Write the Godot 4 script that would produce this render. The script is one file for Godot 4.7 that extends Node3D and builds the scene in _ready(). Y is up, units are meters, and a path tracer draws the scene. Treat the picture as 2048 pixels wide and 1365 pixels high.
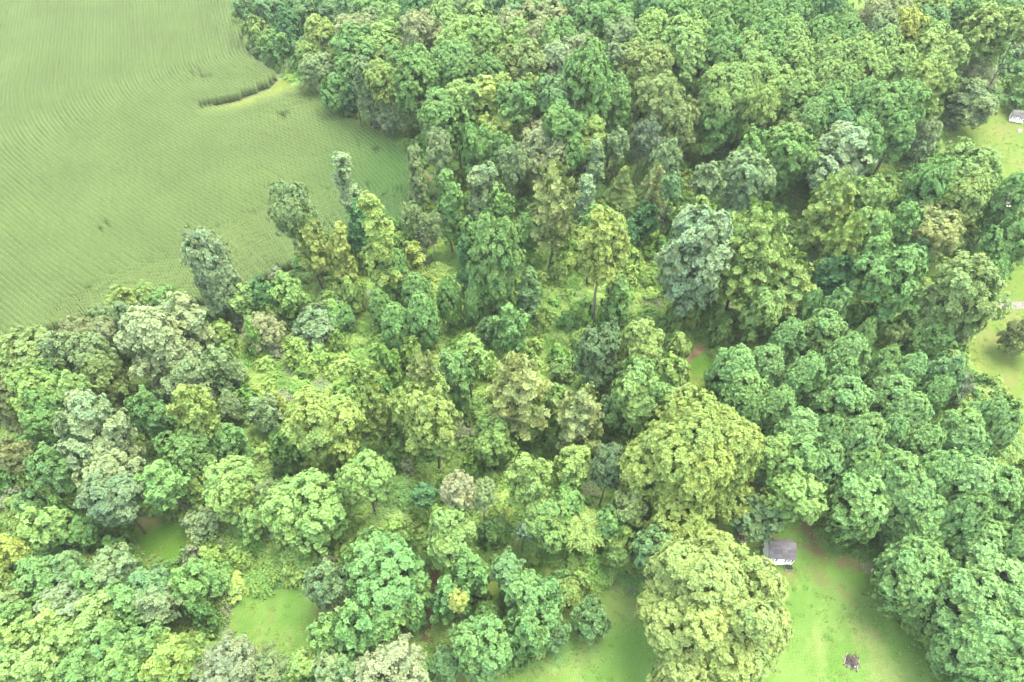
extends Node3D
# A mixed wood, a corn field and a few mown lawns seen from about 77 m up. y is up, -z is away from the camera.

var rng := RandomNumberGenerator.new()
var leaf_mat: StandardMaterial3D
var bark_mat: StandardMaterial3D
var grey_bark: StandardMaterial3D
var crowns := {}          # form -> Array of [mesh, R, C]
var trunk_meshes := []
var names := {}
var patchy := FastNoiseLite.new()
var broad := FastNoiseLite.new()
var fine := FastNoiseLite.new()

# growing leaf arrays
var lv := PackedVector3Array()
var ln := PackedVector3Array()
var lc := PackedColorArray()
var li := PackedInt32Array()


func _ready():
	rng.seed = 20240817
	# ---- camera
	var cam := Camera3D.new()
	cam.name = "camera"
	cam.position = Vector3(0, 77, 0)
	cam.rotation_degrees = Vector3(-49.5, 0, 0)
	cam.fov = 53.13
	cam.near = 0.5
	cam.far = 6000.0
	add_child(cam)
	# ---- sky and sun: bright thin overcast
	var sky_mat := ProceduralSkyMaterial.new()
	sky_mat.sky_top_color = Color(0.775, 0.795, 0.815)
	sky_mat.sky_horizon_color = Color(0.50, 0.51, 0.515)
	sky_mat.sky_curve = 0.55
	sky_mat.ground_bottom_color = Color(0.22, 0.27, 0.18)
	sky_mat.ground_horizon_color = Color(0.5, 0.53, 0.5)
	sky_mat.sun_angle_max = 20.0
	var sky := Sky.new()
	sky.sky_material = sky_mat
	var env := Environment.new()
	env.background_mode = Environment.BG_SKY
	env.sky = sky
	env.tonemap_mode = Environment.TONE_MAPPER_LINEAR
	env.tonemap_exposure = 18.0
	env.sdfgi_enabled = true
	env.ssao_enabled = true
	env.ssil_enabled = true
	env.fog_enabled = true
	env.fog_density = 0.00009
	env.fog_light_color = Color(0.86, 0.92, 0.95)
	var we := WorldEnvironment.new()
	we.name = "world_environment"
	we.environment = env
	add_child(we)
	var sun := DirectionalLight3D.new()
	sun.name = "sun"
	sun.light_energy = 0.45
	sun.light_color = Color(1.0, 0.955, 0.86)
	sun.light_angular_distance = 34.0
	sun.shadow_enabled = true
	sun.rotation_degrees = Vector3(-72, 120, 0)
	add_child(sun)

	make_materials()
	patchy.seed = 5; patchy.frequency = 0.16
	broad.seed = 9; broad.frequency = 0.035
	fine.seed = 3; fine.frequency = 0.6
	build_ground()
	build_field()
	build_forms()
	build_trees()
	build_undergrowth()
	build_grass()
	build_things()


# ------------------------------------------------------------------ helpers
func numbered(called: String) -> String:
	var n: int = names.get(called, 0)
	names[called] = n + 1
	return called if n == 0 else "%s_%03d" % [called, n]


func tag(o: Node, label: String, category: String, group := ""):
	o.set_meta("label", label)
	o.set_meta("category", category)
	if group:
		o.set_meta("group", group)


func thing(called: String, label: String, category: String, at: Vector3, turn := 0.0, group := "") -> Node3D:
	var o := Node3D.new()
	o.name = numbered(called)
	o.position = at
	o.rotation.y = turn
	tag(o, label, category, group)
	add_child(o)
	return o


func part(called: String, mesh: Mesh, m: Material, parent: Node, at := Vector3.ZERO, turn := Vector3.ZERO) -> MeshInstance3D:
	var o := MeshInstance3D.new()
	o.name = called
	o.mesh = mesh
	o.material_override = m
	o.position = at
	o.rotation = turn
	parent.add_child(o, true)
	return o


func structure(called: String, mesh: Mesh, m: Material) -> MeshInstance3D:
	var o := part(numbered(called), mesh, m, self)
	o.set_meta("kind", "structure")
	return o


func paint(c: Color, rough := 0.8, noise_amount := 0.0, scale := 1.0, bump := 0.0) -> StandardMaterial3D:
	# c is a linear base colour; noise_amount gives the surface its own mottling
	var m := StandardMaterial3D.new()
	m.albedo_color = c.linear_to_srgb()
	m.roughness = rough
	m.specular_mode = BaseMaterial3D.SPECULAR_SCHLICK_GGX
	if noise_amount > 0.0:
		m.albedo_texture = noise_tex(1.0 - noise_amount, 1.0, 0.02, 11)
		m.uv1_triplanar = true
		m.uv1_world_triplanar = true
		m.uv1_scale = Vector3.ONE * scale
	return m


func noise_tex(lo: float, hi: float, freq: float, s: int) -> NoiseTexture2D:
	var f := FastNoiseLite.new()
	f.seed = s
	f.frequency = freq
	f.fractal_octaves = 5
	var t := NoiseTexture2D.new()
	t.width = 512
	t.height = 512
	t.seamless = true
	t.noise = f
	var g := Gradient.new()
	g.set_color(0, Color(lo, lo, lo))
	g.set_color(1, Color(hi, hi, hi))
	t.color_ramp = g
	return t


func make_materials():
	leaf_mat = StandardMaterial3D.new()
	leaf_mat.vertex_color_use_as_albedo = true
	leaf_mat.roughness = 0.6
	leaf_mat.metallic_specular = 0.25
	leaf_mat.cull_mode = BaseMaterial3D.CULL_DISABLED
	leaf_mat.backlight_enabled = true
	leaf_mat.backlight = Color(0.64, 0.74, 0.36)
	bark_mat = paint(Color(0.060, 0.050, 0.038), 0.95, 0.5, 0.6)
	grey_bark = paint(Color(0.115, 0.108, 0.098), 0.95, 0.4, 0.6)


# ------------------------------------------------------------------ leaves
func fresh():
	lv = PackedVector3Array(); ln = PackedVector3Array(); lc = PackedColorArray(); li = PackedInt32Array()


func baked() -> ArrayMesh:
	var a := []
	a.resize(Mesh.ARRAY_MAX)
	a[Mesh.ARRAY_VERTEX] = lv
	a[Mesh.ARRAY_NORMAL] = ln
	a[Mesh.ARRAY_COLOR] = lc
	a[Mesh.ARRAY_INDEX] = li
	var m := ArrayMesh.new()
	m.add_surface_from_arrays(Mesh.PRIMITIVE_TRIANGLES, a)
	return m


func any_dir() -> Vector3:
	var y := rng.randf_range(-1, 1)
	var a := rng.randf() * TAU
	var r := sqrt(maxf(0.0, 1.0 - y * y))
	return Vector3(cos(a) * r, y, sin(a) * r)


func leaf(p: Vector3, d: Vector3, n: Vector3, l: float, w: float, c: Color):
	# a folded diamond: base, two sides, drooping tip
	var s := d.cross(n).normalized() * (w * 0.5)
	var k := lv.size()
	lv.append(p)
	lv.append(p + d * (l * 0.5) + s)
	lv.append(p + d * l - n * (l * 0.18))
	lv.append(p + d * (l * 0.5) - s)
	for i in 4:
		ln.append(n)
		lc.append(c)
	li.append_array(PackedInt32Array([k, k + 2, k + 1, k, k + 3, k + 2]))


func tuft(p: Vector3, u: Vector3, count: int, l: float, w: float, c: Color, spread := 1.0):
	# a rosette of leaves round the direction u
	var t := u.cross(Vector3(0.31, 0.9, 0.2)).normalized()
	var b := u.cross(t)
	var a := rng.randf() * TAU
	for i in count:
		a += TAU / count + rng.randf_range(-0.5, 0.5)
		var side := t * cos(a) + b * sin(a)
		var lift := rng.randf_range(0.0, 0.75)
		var d := (side * spread + u * lift).normalized()
		var n := (u * (1.1 - lift * 0.5) + side * -lift + Vector3(rng.randf_range(-0.3, 0.3), rng.randf_range(0.0, 0.5), rng.randf_range(-0.3, 0.3)))
		n = (n - d * n.dot(d)).normalized()
		var v := rng.randf_range(0.86, 1.14)
		leaf(p + d * (l * 0.15), d, n, l * rng.randf_range(0.7, 1.25), w * rng.randf_range(0.8, 1.2), Color(c.r * v, c.g * v, c.b * v))


func profile(kind: String, v: float) -> float:
	# the crown's half width at height v (-1 foot .. 1 top), as a share of its greatest
	match kind:
		"cone":
			if v < -0.35:
				return sqrt(maxf(0.0, 1.0 - pow((v + 0.35) / 0.65, 2.0)))
			return pow(maxf(0.0, cos((v + 0.35) / 1.35 * PI * 0.5)), 0.75)
		"column":
			return (0.80 + 0.20 * sin(v * 5.0 + 1.0)) * pow(maxf(0.0, 1.0 - pow(absf(v), 4.0)), 0.5) * (1.0 - 0.25 * v)
		"dome":
			if v < -0.2:
				return sqrt(maxf(0.0, 1.0 - pow((v + 0.2) / 0.8, 2.0)))
			return sqrt(maxf(0.0, 1.0 - pow((v + 0.2) / 1.2, 2.0)))
		"fir":
			return maxf(0.0, (1.0 - v) * 0.5) * (0.8 + 0.2 * sin(v * 22.0))
		"vase":
			return sqrt(maxf(0.0, 1.0 - v * v)) * (0.8 + 0.25 * v)
	return sqrt(maxf(0.0, 1.0 - v * v))


func lobes_of(kind: String, R: float, C: float, lump: float) -> Array:
	# the crown as overlapping rounded masses: [centre, half width, half height]
	var out := []
	match kind:
		"cone":
			# one tall dome with a blunt tip, lumpy all round
			out.append([Vector3(0, -C * 0.10, 0), R * 0.78, C * 0.90])
			out.append([Vector3(rng.randf_range(-0.1, 0.1) * R, C * 0.40, rng.randf_range(-0.1, 0.1) * R), R * 0.48, C * 0.54])
			for k in 13:
				var v := 0.62 - 1.2 * k / 12.0 + rng.randf_range(-0.08, 0.08)
				var a := k * 2.4 + rng.randf_range(-0.4, 0.4)
				var r := R * 0.70 * sqrt(maxf(0.05, 1.0 - pow(absf(v + 0.12) / 0.92, 2.0))) * rng.randf_range(1.0 - lump, 1.0 + lump)
				out.append([Vector3(cos(a) * r, C * v, sin(a) * r), R * rng.randf_range(0.18, 0.28), C * rng.randf_range(0.14, 0.22)])
		"column":
			for k in 9:
				var v := -0.84 + 1.68 * k / 8.0
				var a := rng.randf() * TAU
				var w := 0.92 - 0.34 * v
				var r := R * 0.30 * rng.randf_range(0.2, 1.0 + lump * 2.0)
				out.append([Vector3(cos(a) * r, C * v, sin(a) * r), R * w * rng.randf_range(0.58, 0.85), C * rng.randf_range(0.16, 0.28)])
		"fir":
			for k in 7:
				var v := -0.75 + 1.6 * k / 6.0
				out.append([Vector3(0, C * v, 0), maxf(0.25, R * (0.95 - v) * 0.52), C * 0.2])
		"maple":
			# a lopsided old crown: big limbs' masses unevenly set round the middle
			out.append([Vector3(-0.06 * R, 0, 0.02 * R), R * 0.56, C * 0.70])
			for q in [[0.56, -0.10, 0.26, 0.38], [-0.52, -0.08, 0.34, 0.40], [-0.50, 0.05, -0.36, 0.36], [0.12, -0.12, 0.66, 0.36], [0.05, 0.10, -0.66, 0.30], [0.44, 0.18, -0.16, 0.32], [-0.12, 0.56, -0.10, 0.38], [0.26, 0.44, 0.26, 0.30], [-0.74, -0.25, 0.02, 0.26], [0.40, -0.2, 0.60, 0.27]]:
				out.append([Vector3(q[0] * R, q[1] * C, q[2] * R), R * q[3], C * q[3] * 1.05])
			for k in 22:
				var v := rng.randf_range(-0.5, 0.75)
				var a := k * 2.4 + rng.randf_range(-0.5, 0.5)
				var r := R * 0.74 * sqrt(maxf(0.05, 1.0 - pow(v / 0.95, 2.0))) * rng.randf_range(0.8, 1.12)
				out.append([Vector3(cos(a) * r, C * v, sin(a) * r), R * rng.randf_range(0.14, 0.24), C * rng.randf_range(0.14, 0.24)])
		_:
			# a broad dome broken into uneven masses
			var n := int(11 + R * 1.6)
			var off := Vector3(rng.randf_range(-0.12, 0.12) * R, 0, rng.randf_range(-0.12, 0.12) * R)
			out.append([off + Vector3(0, -0.02 * C, 0), R * 0.64, C * 0.74])
			out.append([Vector3(rng.randf_range(-0.25, 0.25) * R, C * 0.55, rng.randf_range(-0.25, 0.25) * R), R * 0.36, C * 0.42])
			for k in n:
				var v := 0.72 - 1.30 * k / (n - 1.0) + rng.randf_range(-0.1, 0.1)
				var a := k * 2.4 + rng.randf_range(-0.5, 0.5)
				var reach := 0.68 * sqrt(maxf(0.05, 1.0 - pow(v / 0.92, 2.0)))
				var r := R * reach * rng.randf_range(1.0 - lump * 1.4, 1.0 + lump * 0.8)
				out.append([off * 0.5 + Vector3(cos(a) * r, C * v, sin(a) * r), R * rng.randf_range(0.22, 0.40), C * rng.randf_range(0.20, 0.36)])
	return out


func crown(kind: String, R: float, C: float, boughs: int, tufts: int, leaves: int, l: float, w: float, clump: float, lump: float, up := 0.4) -> ArrayMesh:
	fresh()
	var lobes := lobes_of(kind, R, C, lump)
	var lobe_tone := []
	var total := 0.0
	for q in lobes:
		lobe_tone.append([rng.randf_range(-0.7, 0.7), rng.randf_range(0.93, 1.09)])
		total += q[1] * q[2]
	var made := 0
	var tries := 0
	while made < boughs and tries < boughs * 8:
		tries += 1
		var pick := rng.randf() * total
		var j := 0
		while j < lobes.size() - 1 and pick > lobes[j][1] * lobes[j][2]:
			pick -= lobes[j][1] * lobes[j][2]
			j += 1
		var q: Array = lobes[j]
		var u := any_dir()
		if u.y < -0.35 and rng.randf() < 0.75:
			u.y = -u.y
		var c: Vector3 = q[0] + Vector3(u.x * q[1], u.y * q[2], u.z * q[1])
		# only where the masses' common outside is
		var hidden := false
		for k in lobes.size():
			if k != j:
				var d: Vector3 = c - lobes[k][0]
				if (d.x * d.x + d.z * d.z) / (lobes[k][1] * lobes[k][1]) + d.y * d.y / (lobes[k][2] * lobes[k][2]) < 0.72:
					hidden = true
					break
		if hidden:
			continue
		made += 1
		var out := (Vector3(u.x / q[1], u.y / q[2], u.z / q[1]).normalized() + Vector3(0, up, 0)).normalized()
		var rc := clump * rng.randf_range(0.6, 1.4)
		var hue: float = lobe_tone[j][0] + rng.randf_range(-0.6, 0.6)
		var lum: float = lobe_tone[j][1] * rng.randf_range(0.85, 1.17)
		var col := Color(lum * (1.0 + 0.15 * hue), lum, lum * (1.0 - 0.16 * hue))
		# a leading shoot that sticks out, and tufts round it
		var lead := rng.randf_range(0.2, 1.5) * rc
		for i in tufts:
			var t := rng.randf()
			var e := (any_dir() + out * 0.35)
			var p: Vector3 = c + out * (lead * (t * 1.5 - 0.7)) + e * (rc * (1.0 - 0.62 * t))
			tuft(p, (out + e * 0.5).normalized(), leaves, l, w, col)
	# sparse inner leaves, so that the crown is not hollow
	for i in int(boughs * tufts * 0.16):
		var q: Array = lobes[rng.randi() % lobes.size()]
		var u := any_dir() * rng.randf_range(0.1, 0.75)
		tuft(q[0] * 0.92 + Vector3(u.x * q[1], u.y * q[2], u.z * q[1]), (any_dir() + Vector3.UP).normalized(), 4, l * 1.7, w * 2.0, Color(1, 1, 1))
	return baked()


func spray_crown(R: float, C: float, boughs: int, tufts: int, leaves: int, l: float, w: float) -> ArrayMesh:
	# an open crown: ascending limbs whose foliage hangs in separate flattened sprays
	fresh()
	for i in boughs:
		var v := 1.0 - 1.75 * pow(float(i) / boughs, 0.9) + rng.randf_range(-0.08, 0.08)
		var a := i * 2.399 + rng.randf_range(-0.5, 0.5)
		var reach := profile("dome", clampf(v, -0.99, 0.97)) * R * rng.randf_range(0.55, 1.1)
		var tip := Vector3(cos(a) * reach, v * C, sin(a) * reach)
		var out := Vector3(cos(a), 0.75, sin(a)).normalized()
		var len := rng.randf_range(0.30, 0.55) * R + 0.5
		var back := (Vector3(0, v * C - len * 0.9, 0) - tip).normalized()
		var hue := rng.randf_range(-1.0, 1.0)
		var lum := rng.randf_range(0.86, 1.16)
		var col := Color(lum * (1.0 + 0.12 * hue), lum, lum * (1.0 - 0.15 * hue))
		for k in tufts:
			var t := rng.randf()
			var wide := 0.28 + 0.6 * t
			var p := tip + back * (len * t) + Vector3(rng.randf_range(-1, 1) * wide, rng.randf_range(-0.35, 0.45) * wide, rng.randf_range(-1, 1) * wide)
			tuft(p, (out + any_dir() * 0.5).normalized(), leaves, l, w, col)
	for i in int(boughs * tufts * 0.2):
		var v := rng.randf_range(-0.8, 0.5)
		var a := rng.randf() * TAU
		var r := profile("dome", v) * R * rng.randf_range(0.05, 0.55)
		tuft(Vector3(cos(a) * r, v * C, sin(a) * r), (any_dir() + Vector3.UP).normalized(), 4, l * 1.6, w * 1.8, Color(1, 1, 1))
	return baked()


func vine_mound(R: float, C: float, arms: int, l: float, w: float) -> ArrayMesh:
	# arching stems with leaves along them
	fresh()
	for i in arms:
		var a := rng.randf() * TAU
		var r := R * sqrt(rng.randf()) * 0.8
		var root := Vector3(cos(a) * r, C * rng.randf_range(0.15, 1.0) * (1.0 - 0.6 * r / R), sin(a) * r)
		var b := rng.randf() * TAU
		var dir := Vector3(cos(b), rng.randf_range(0.3, 1.1), sin(b)).normalized()
		var lum := rng.randf_range(0.8, 1.2)
		var hue := rng.randf_range(-1.0, 1.0)
		var col := Color(lum * (1.0 + 0.15 * hue), lum, lum * (1.0 - 0.15 * hue))
		var p := root
		for k in rng.randi_range(5, 9):
			p += dir * (l * 0.55)
			dir = (dir + Vector3(rng.randf_range(-0.2, 0.2), -0.28, rng.randf_range(-0.2, 0.2))).normalized()
			for s in [-1.0, 1.0]:
				var side: Vector3 = dir.cross(Vector3.UP).normalized() * s
				var d := (side + dir * 0.5 + any_dir() * 0.3).normalized()
				var n := (Vector3.UP + any_dir() * 0.5)
				n = (n - d * n.dot(d)).normalized()
				leaf(p, d, n, l * rng.randf_range(0.7, 1.2), w, col)
	return baked()


func tube(st: SurfaceTool, path: Array, radii: Array, sides := 7):
	var rings := []
	for i in path.size():
		var dir: Vector3 = (path[mini(i + 1, path.size() - 1)] - path[maxi(i - 1, 0)]).normalized()
		var x := dir.cross(Vector3(0.27, 0.1, 0.96)).normalized()
		var y := dir.cross(x)
		var ring := []
		for k in sides:
			var a := TAU * k / sides
			ring.append(path[i] + (x * cos(a) + y * sin(a)) * radii[i])
		rings.append(ring)
	for i in path.size() - 1:
		for k in sides:
			var n := (k + 1) % sides
			for v in [rings[i][k], rings[i + 1][n], rings[i + 1][k], rings[i][k], rings[i][n], rings[i + 1][n]]:
				st.add_vertex(v)
	for k in range(1, sides - 1):
		for v in [rings[-1][0], rings[-1][k], rings[-1][k + 1]]:
			st.add_vertex(v)


func done(st: SurfaceTool) -> ArrayMesh:
	st.generate_normals()
	return st.commit()


func surface() -> SurfaceTool:
	var st := SurfaceTool.new()
	st.begin(Mesh.PRIMITIVE_TRIANGLES)
	return st


func trunk_mesh(limbs: int, reach: float, bare := false) -> ArrayMesh:
	# one unit tall (scaled to the tree), radii in metres at a height of about 15
	var st := surface()
	st.set_smooth_group(0)
	var path := []
	var radii := []
	var lean := Vector3(rng.randf_range(-0.03, 0.03), 0, rng.randf_range(-0.03, 0.03))
	for i in 9:
		var t := i / 8.0
		path.append(Vector3(0, t * 0.93, 0) + lean * sin(t * 4.0))
		radii.append(lerpf(0.014, 0.0025, pow(t, 0.85)) * (1.35 if i == 0 else 1.0))
	tube(st, path, radii)
	for k in limbs:
		var t := rng.randf_range(0.35 if bare else 0.52, 0.88)
		var a := k * 2.4 + rng.randf_range(-0.4, 0.4)
		var o := Vector3(0, t * 0.93, 0) + lean * sin(t * 4.0)
		var len := reach * (1.15 - t) * rng.randf_range(0.7, 1.2)
		var d := Vector3(cos(a), rng.randf_range(0.4, 0.9), sin(a)).normalized()
		var mid := o + d * len * 0.55
		var tip := mid + (d + Vector3(rng.randf_range(-0.3, 0.3), 0.35, rng.randf_range(-0.3, 0.3))).normalized() * len * 0.5
		tube(st, [o, mid, tip], [0.009, 0.006, 0.0015], 5)
		if bare:
			for j in 5:
				var q := o.lerp(mid, rng.randf_range(0.4, 1.0)) if j < 3 else mid.lerp(tip, rng.randf_range(0.2, 0.9))
				var e := (d + any_dir() * 0.8 + Vector3(0, 0.3, 0)).normalized()
				tube(st, [q, q + e * len * 0.25, q + (e + any_dir() * 0.3).normalized() * len * 0.45], [0.004, 0.0025, 0.0008], 4)
	return done(st)


func build_forms():
	crowns["P"] = []
	for i in 6:
		crowns["P"].append([crown("cone", 4.0, 5.2, 430, 8, 8, 0.25, 0.16, 0.36, 0.10, 0.35), 4.0, 5.2])
	crowns["Rs"] = []
	for i in 4:
		crowns["Rs"].append([crown("round", 2.3, 2.5, 120, 6, 8, 0.28, 0.18, 0.36, 0.2), 2.3, 2.5])
	crowns["R"] = []
	for i in 7:
		crowns["R"].append([crown("round", 3.8, 4.2, 380, 8, 8, 0.25, 0.155, 0.37, 0.26, 0.3), 3.8, 4.2])
	crowns["Rl"] = []
	for i in 3:
		crowns["Rl"].append([crown("round", 7.4, 7.0, 1750, 8, 8, 0.26, 0.15, 0.38, 0.17, 0.35), 7.4, 7.0])
	crowns["M"] = [[crown("maple", 7.4, 7.0, 1900, 8, 8, 0.26, 0.14, 0.36, 0.2, 0.35), 7.4, 7.0]]
	crowns["L"] = []
	for i in 5:
		crowns["L"].append([spray_crown(4.2, 5.6, 62, 26, 8, 0.33, 0.19), 4.2, 5.6])
	crowns["F"] = []
	for i in 4:
		crowns["F"].append([crown("round", 3.7, 3.8, 330, 7, 8, 0.24, 0.11, 0.38, 0.14, 0.3), 3.7, 3.8])
	crowns["Fl"] = [[crown("round", 5.6, 5.4, 640, 7, 8, 0.25, 0.12, 0.40, 0.14, 0.3), 5.6, 5.4]]
	crowns["Ll"] = []
	for i in 2:
		crowns["Ll"].append([spray_crown(6.4, 7.4, 130, 26, 8, 0.33, 0.19), 6.4, 7.4])
	crowns["C"] = []
	for i in 5:
		crowns["C"].append([crown("column", 1.9, 5.5, 190, 7, 8, 0.31, 0.19, 0.40, 0.3, 0.3), 1.9, 5.5])
	crowns["C2"] = []
	for i in 2:
		crowns["C2"].append([crown("round", 4.4, 7.4, 470, 8, 8, 0.33, 0.18, 0.48, 0.16, 0.4), 4.4, 7.4])
	crowns["K"] = []
	for i in 2:
		crowns["K"].append([crown("fir", 2.6, 4.2, 230, 7, 8, 0.34, 0.08, 0.34, 0.1, -0.1), 2.6, 4.2])
	crowns["S"] = []
	for i in 4:
		crowns["S"].append([crown("round", 1.9, 1.6, 110, 6, 8, 0.25, 0.15, 0.32, 0.2), 1.9, 1.6])
	crowns["V"] = []
	for i in 3:
		crowns["V"].append([vine_mound(2.6, 2.6, 420, 0.36, 0.16), 2.6, 2.6])
	for i in 4:
		trunk_meshes.append(trunk_mesh(7, 0.28))
	trunk_meshes.append(trunk_mesh(16, 0.34, true))


func tinted(called: String, mesh: Mesh, m: Material, c: Color, parent: Node) -> MultiMeshInstance3D:
	# one copy of a shared mesh with a leaf colour of its own
	var mm := MultiMesh.new()
	mm.transform_format = MultiMesh.TRANSFORM_3D
	mm.use_colors = true
	mm.mesh = mesh
	mm.instance_count = 1
	mm.set_instance_transform(0, Transform3D.IDENTITY)
	mm.set_instance_color(0, c)
	var o := MultiMeshInstance3D.new()
	o.name = called
	o.multimesh = mm
	o.material_override = m
	parent.add_child(o, true)
	return o


func plant(form: String, called: String, label: String, category: String, group: String, at: Vector3, size: Vector2, c: Color):
	# at.y is the tree's height; size is the half width and half height of its crown
	var f := form
	if form == "R":
		f = "Rs" if size.x < 2.7 else ("Rl" if size.x > 5.8 else "R")
	elif form == "C3":
		f = "C2"
	elif form == "F" and size.x > 4.9:
		f = "Fl"
	elif form == "L" and size.x > 5.2:
		f = "Ll"
	elif form == "K2":
		f = "K"
	elif form == "S3" or form == "S2":
		f = "S"
	var o := thing(called, label, category, Vector3(at.x, 0, at.z), 0.0, group)
	if form == "D":
		var d := part("trunk", trunk_meshes[4], grey_bark, o)
		d.scale = Vector3(at.y * 1.1, at.y, at.y * 1.1)
		return
	var kinds: Array = crowns[f]
	var pick: Array = kinds[rng.randi() % kinds.size()]
	var v := rng.randf_range(0.93, 1.07)
	var cr := tinted("crown", pick[0], leaf_mat, Color(c.r * v * rng.randf_range(0.96, 1.04), c.g * v, c.b * v * rng.randf_range(0.94, 1.06)), o)
	cr.position = Vector3(0, at.y - size.y, 0)
	cr.rotation.y = 0.0 if f == "M" else rng.randf() * TAU
	cr.scale = Vector3(size.x / pick[1], size.y / pick[2], size.x / pick[1])
	if at.y > 2.6:
		var t := part("trunk", trunk_meshes[rng.randi() % 4], grey_bark if form in ["F", "C2", "Fl"] else bark_mat, o)
		var s := at.y * (0.92 if size.x > 2.0 else 0.7)
		t.rotation.y = rng.randf() * TAU
		t.scale = Vector3(s, at.y * 0.97, s)


func build_trees():
	plant("R", "broadleaf_tree", "small blue green rounded tree straight behind the bend of the field path", "tree", "trees of the far woods", Vector3(-60.3, 12.00, -156.1), Vector2(2.4, 3.0), Color(0.060, 0.119, 0.048))
	plant("R", "broadleaf_tree", "yellow green tree over the bend of the field path", "tree", "trees of the far woods", Vector3(-57.0, 8.00, -153.1), Vector2(2.5, 3.2), Color(0.102, 0.157, 0.044))
	plant("R", "broadleaf_tree", "mid green rounded tree on the driveway side of the bend of the field path", "tree", "trees of the far woods", Vector3(-52.8, 8.00, -147.6), Vector2(3.7, 3.8), Color(0.064, 0.132, 0.041))
	plant("R", "broadleaf_tree", "blue green rounded tree straight behind the bend of the field path", "tree", "trees of the far woods", Vector3(-54.1, 12.00, -157.1), Vector2(4.2, 4.4), Color(0.060, 0.119, 0.048))
	plant("P", "poplar_tree", "dark green cone crowned poplar diagonally behind, driveway side of the bend of the field path", "poplar", "trees of the far woods", Vector3(-49.6, 12.00, -151.6), Vector2(3.3, 5.6), Color(0.036, 0.091, 0.036))
	plant("R", "broadleaf_tree", "blue green rounded tree diagonally behind, driveway side of the bend of the field path", "tree", "trees of the far woods", Vector3(-46.8, 12.00, -156.3), Vector2(3.7, 3.9), Color(0.060, 0.119, 0.048))
	plant("R", "broadleaf_tree", "blue green rounded tree diagonally behind, cornward of the broad light green poplar", "tree", "trees of the far woods", Vector3(-41.4, 12.00, -156.5), Vector2(3.7, 3.9), Color(0.060, 0.119, 0.048))
	plant("R", "broadleaf_tree", "yellow green rounded tree on the corn side of the broad light green poplar", "tree", "trees of the far woods", Vector3(-41.2, 12.00, -145.8), Vector2(4.1, 4.4), Color(0.102, 0.157, 0.044))
	plant("R", "broadleaf_tree", "yellow green rounded tree on the driveway side of the bend of the field path", "tree", "trees of the far woods", Vector3(-43.2, 8.00, -143.2), Vector2(3.5, 3.7), Color(0.102, 0.157, 0.044))
	plant("R", "broadleaf_tree", "grey green rounded tree on the corn side of the broad light green poplar", "tree", "trees of the far woods", Vector3(-40.0, 9.00, -134.5), Vector2(4.0, 4.2), Color(0.079, 0.124, 0.055))
	plant("R", "broadleaf_tree", "mid green rounded tree diagonally in front of, cornward of the broad light green poplar", "tree", "trees of the far woods", Vector3(-35.2, 9.00, -126.0), Vector2(3.2, 4.0), Color(0.064, 0.132, 0.041))
	plant("R", "broadleaf_tree", "small dark green rounded tree on the driveway side of the bend of the field path", "tree", "trees of the far woods", Vector3(-47.6, 6.00, -148.2), Vector2(2.4, 2.8), Color(0.036, 0.091, 0.036))
	plant("R", "broadleaf_tree", "blue green rounded tree on the driveway side of the bend of the field path", "tree", "trees of the far woods", Vector3(-35.0, 15.00, -150.1), Vector2(3.6, 3.8), Color(0.060, 0.119, 0.048))
	plant("R", "broadleaf_tree", "mid green rounded tree straight behind the broad light green poplar", "tree", "trees of the far woods", Vector3(-30.0, 15.00, -148.4), Vector2(4.4, 4.6), Color(0.064, 0.132, 0.041))
	plant("R", "broadleaf_tree", "blue green rounded tree straight behind the broad light green poplar", "tree", "trees of the far woods", Vector3(-25.5, 15.00, -148.9), Vector2(4.3, 4.5), Color(0.060, 0.119, 0.048))
	plant("R", "broadleaf_tree", "dark green rounded tree close behind the brownish feathery tree in the far woods", "tree", "trees of the far woods", Vector3(-17.6, 20.00, -137.8), Vector2(4.3, 4.5), Color(0.036, 0.091, 0.036))
	plant("F", "feathery_tree", "grey green feathery tree on the corn side of the wide brown domed tree", "tree", "trees of the far woods", Vector3(-8.9, 20.00, -136.3), Vector2(3.0, 3.0), Color(0.079, 0.124, 0.055))
	plant("R", "broadleaf_tree", "blue green rounded tree on the corn side of the wide brown domed tree", "tree", "trees of the far woods", Vector3(0.5, 20.00, -137.1), Vector2(4.0, 4.2), Color(0.060, 0.119, 0.048))
	plant("R", "broadleaf_tree", "mid green rounded tree diagonally behind, cornward of the wide brown domed tree", "tree", "trees of the far woods", Vector3(4.4, 20.00, -136.6), Vector2(3.7, 3.9), Color(0.064, 0.132, 0.041))
	plant("R", "broadleaf_tree", "blue green rounded tree on the driveway side of the wide brown domed tree", "tree", "trees of the far woods", Vector3(12.7, 20.00, -137.3), Vector2(3.4, 3.6), Color(0.060, 0.119, 0.048))
	plant("R", "broadleaf_tree", "dark green rounded tree diagonally behind, driveway side of the broad light green poplar", "tree", "trees of the far woods", Vector3(-13.3, 20.00, -138.7), Vector2(3.2, 3.3), Color(0.036, 0.091, 0.036))
	plant("R", "broadleaf_tree", "blue green rounded tree diagonally behind, cornward of the silver grey woodland tree", "tree", "trees of the far woods", Vector3(-4.4, 20.00, -138.0), Vector2(3.2, 3.3), Color(0.060, 0.119, 0.048))
	plant("R", "broadleaf_tree", "blue green rounded tree close behind the wide brown domed tree", "tree", "trees of the far woods", Vector3(8.5, 20.00, -137.7), Vector2(3.2, 3.3), Color(0.060, 0.119, 0.048))
	plant("R", "broadleaf_tree", "mid green rounded tree diagonally behind, cornward of the wide pale olive oak", "tree", "trees of the far woods", Vector3(17.5, 20.00, -137.7), Vector2(3.4, 3.6), Color(0.064, 0.132, 0.041))
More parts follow.
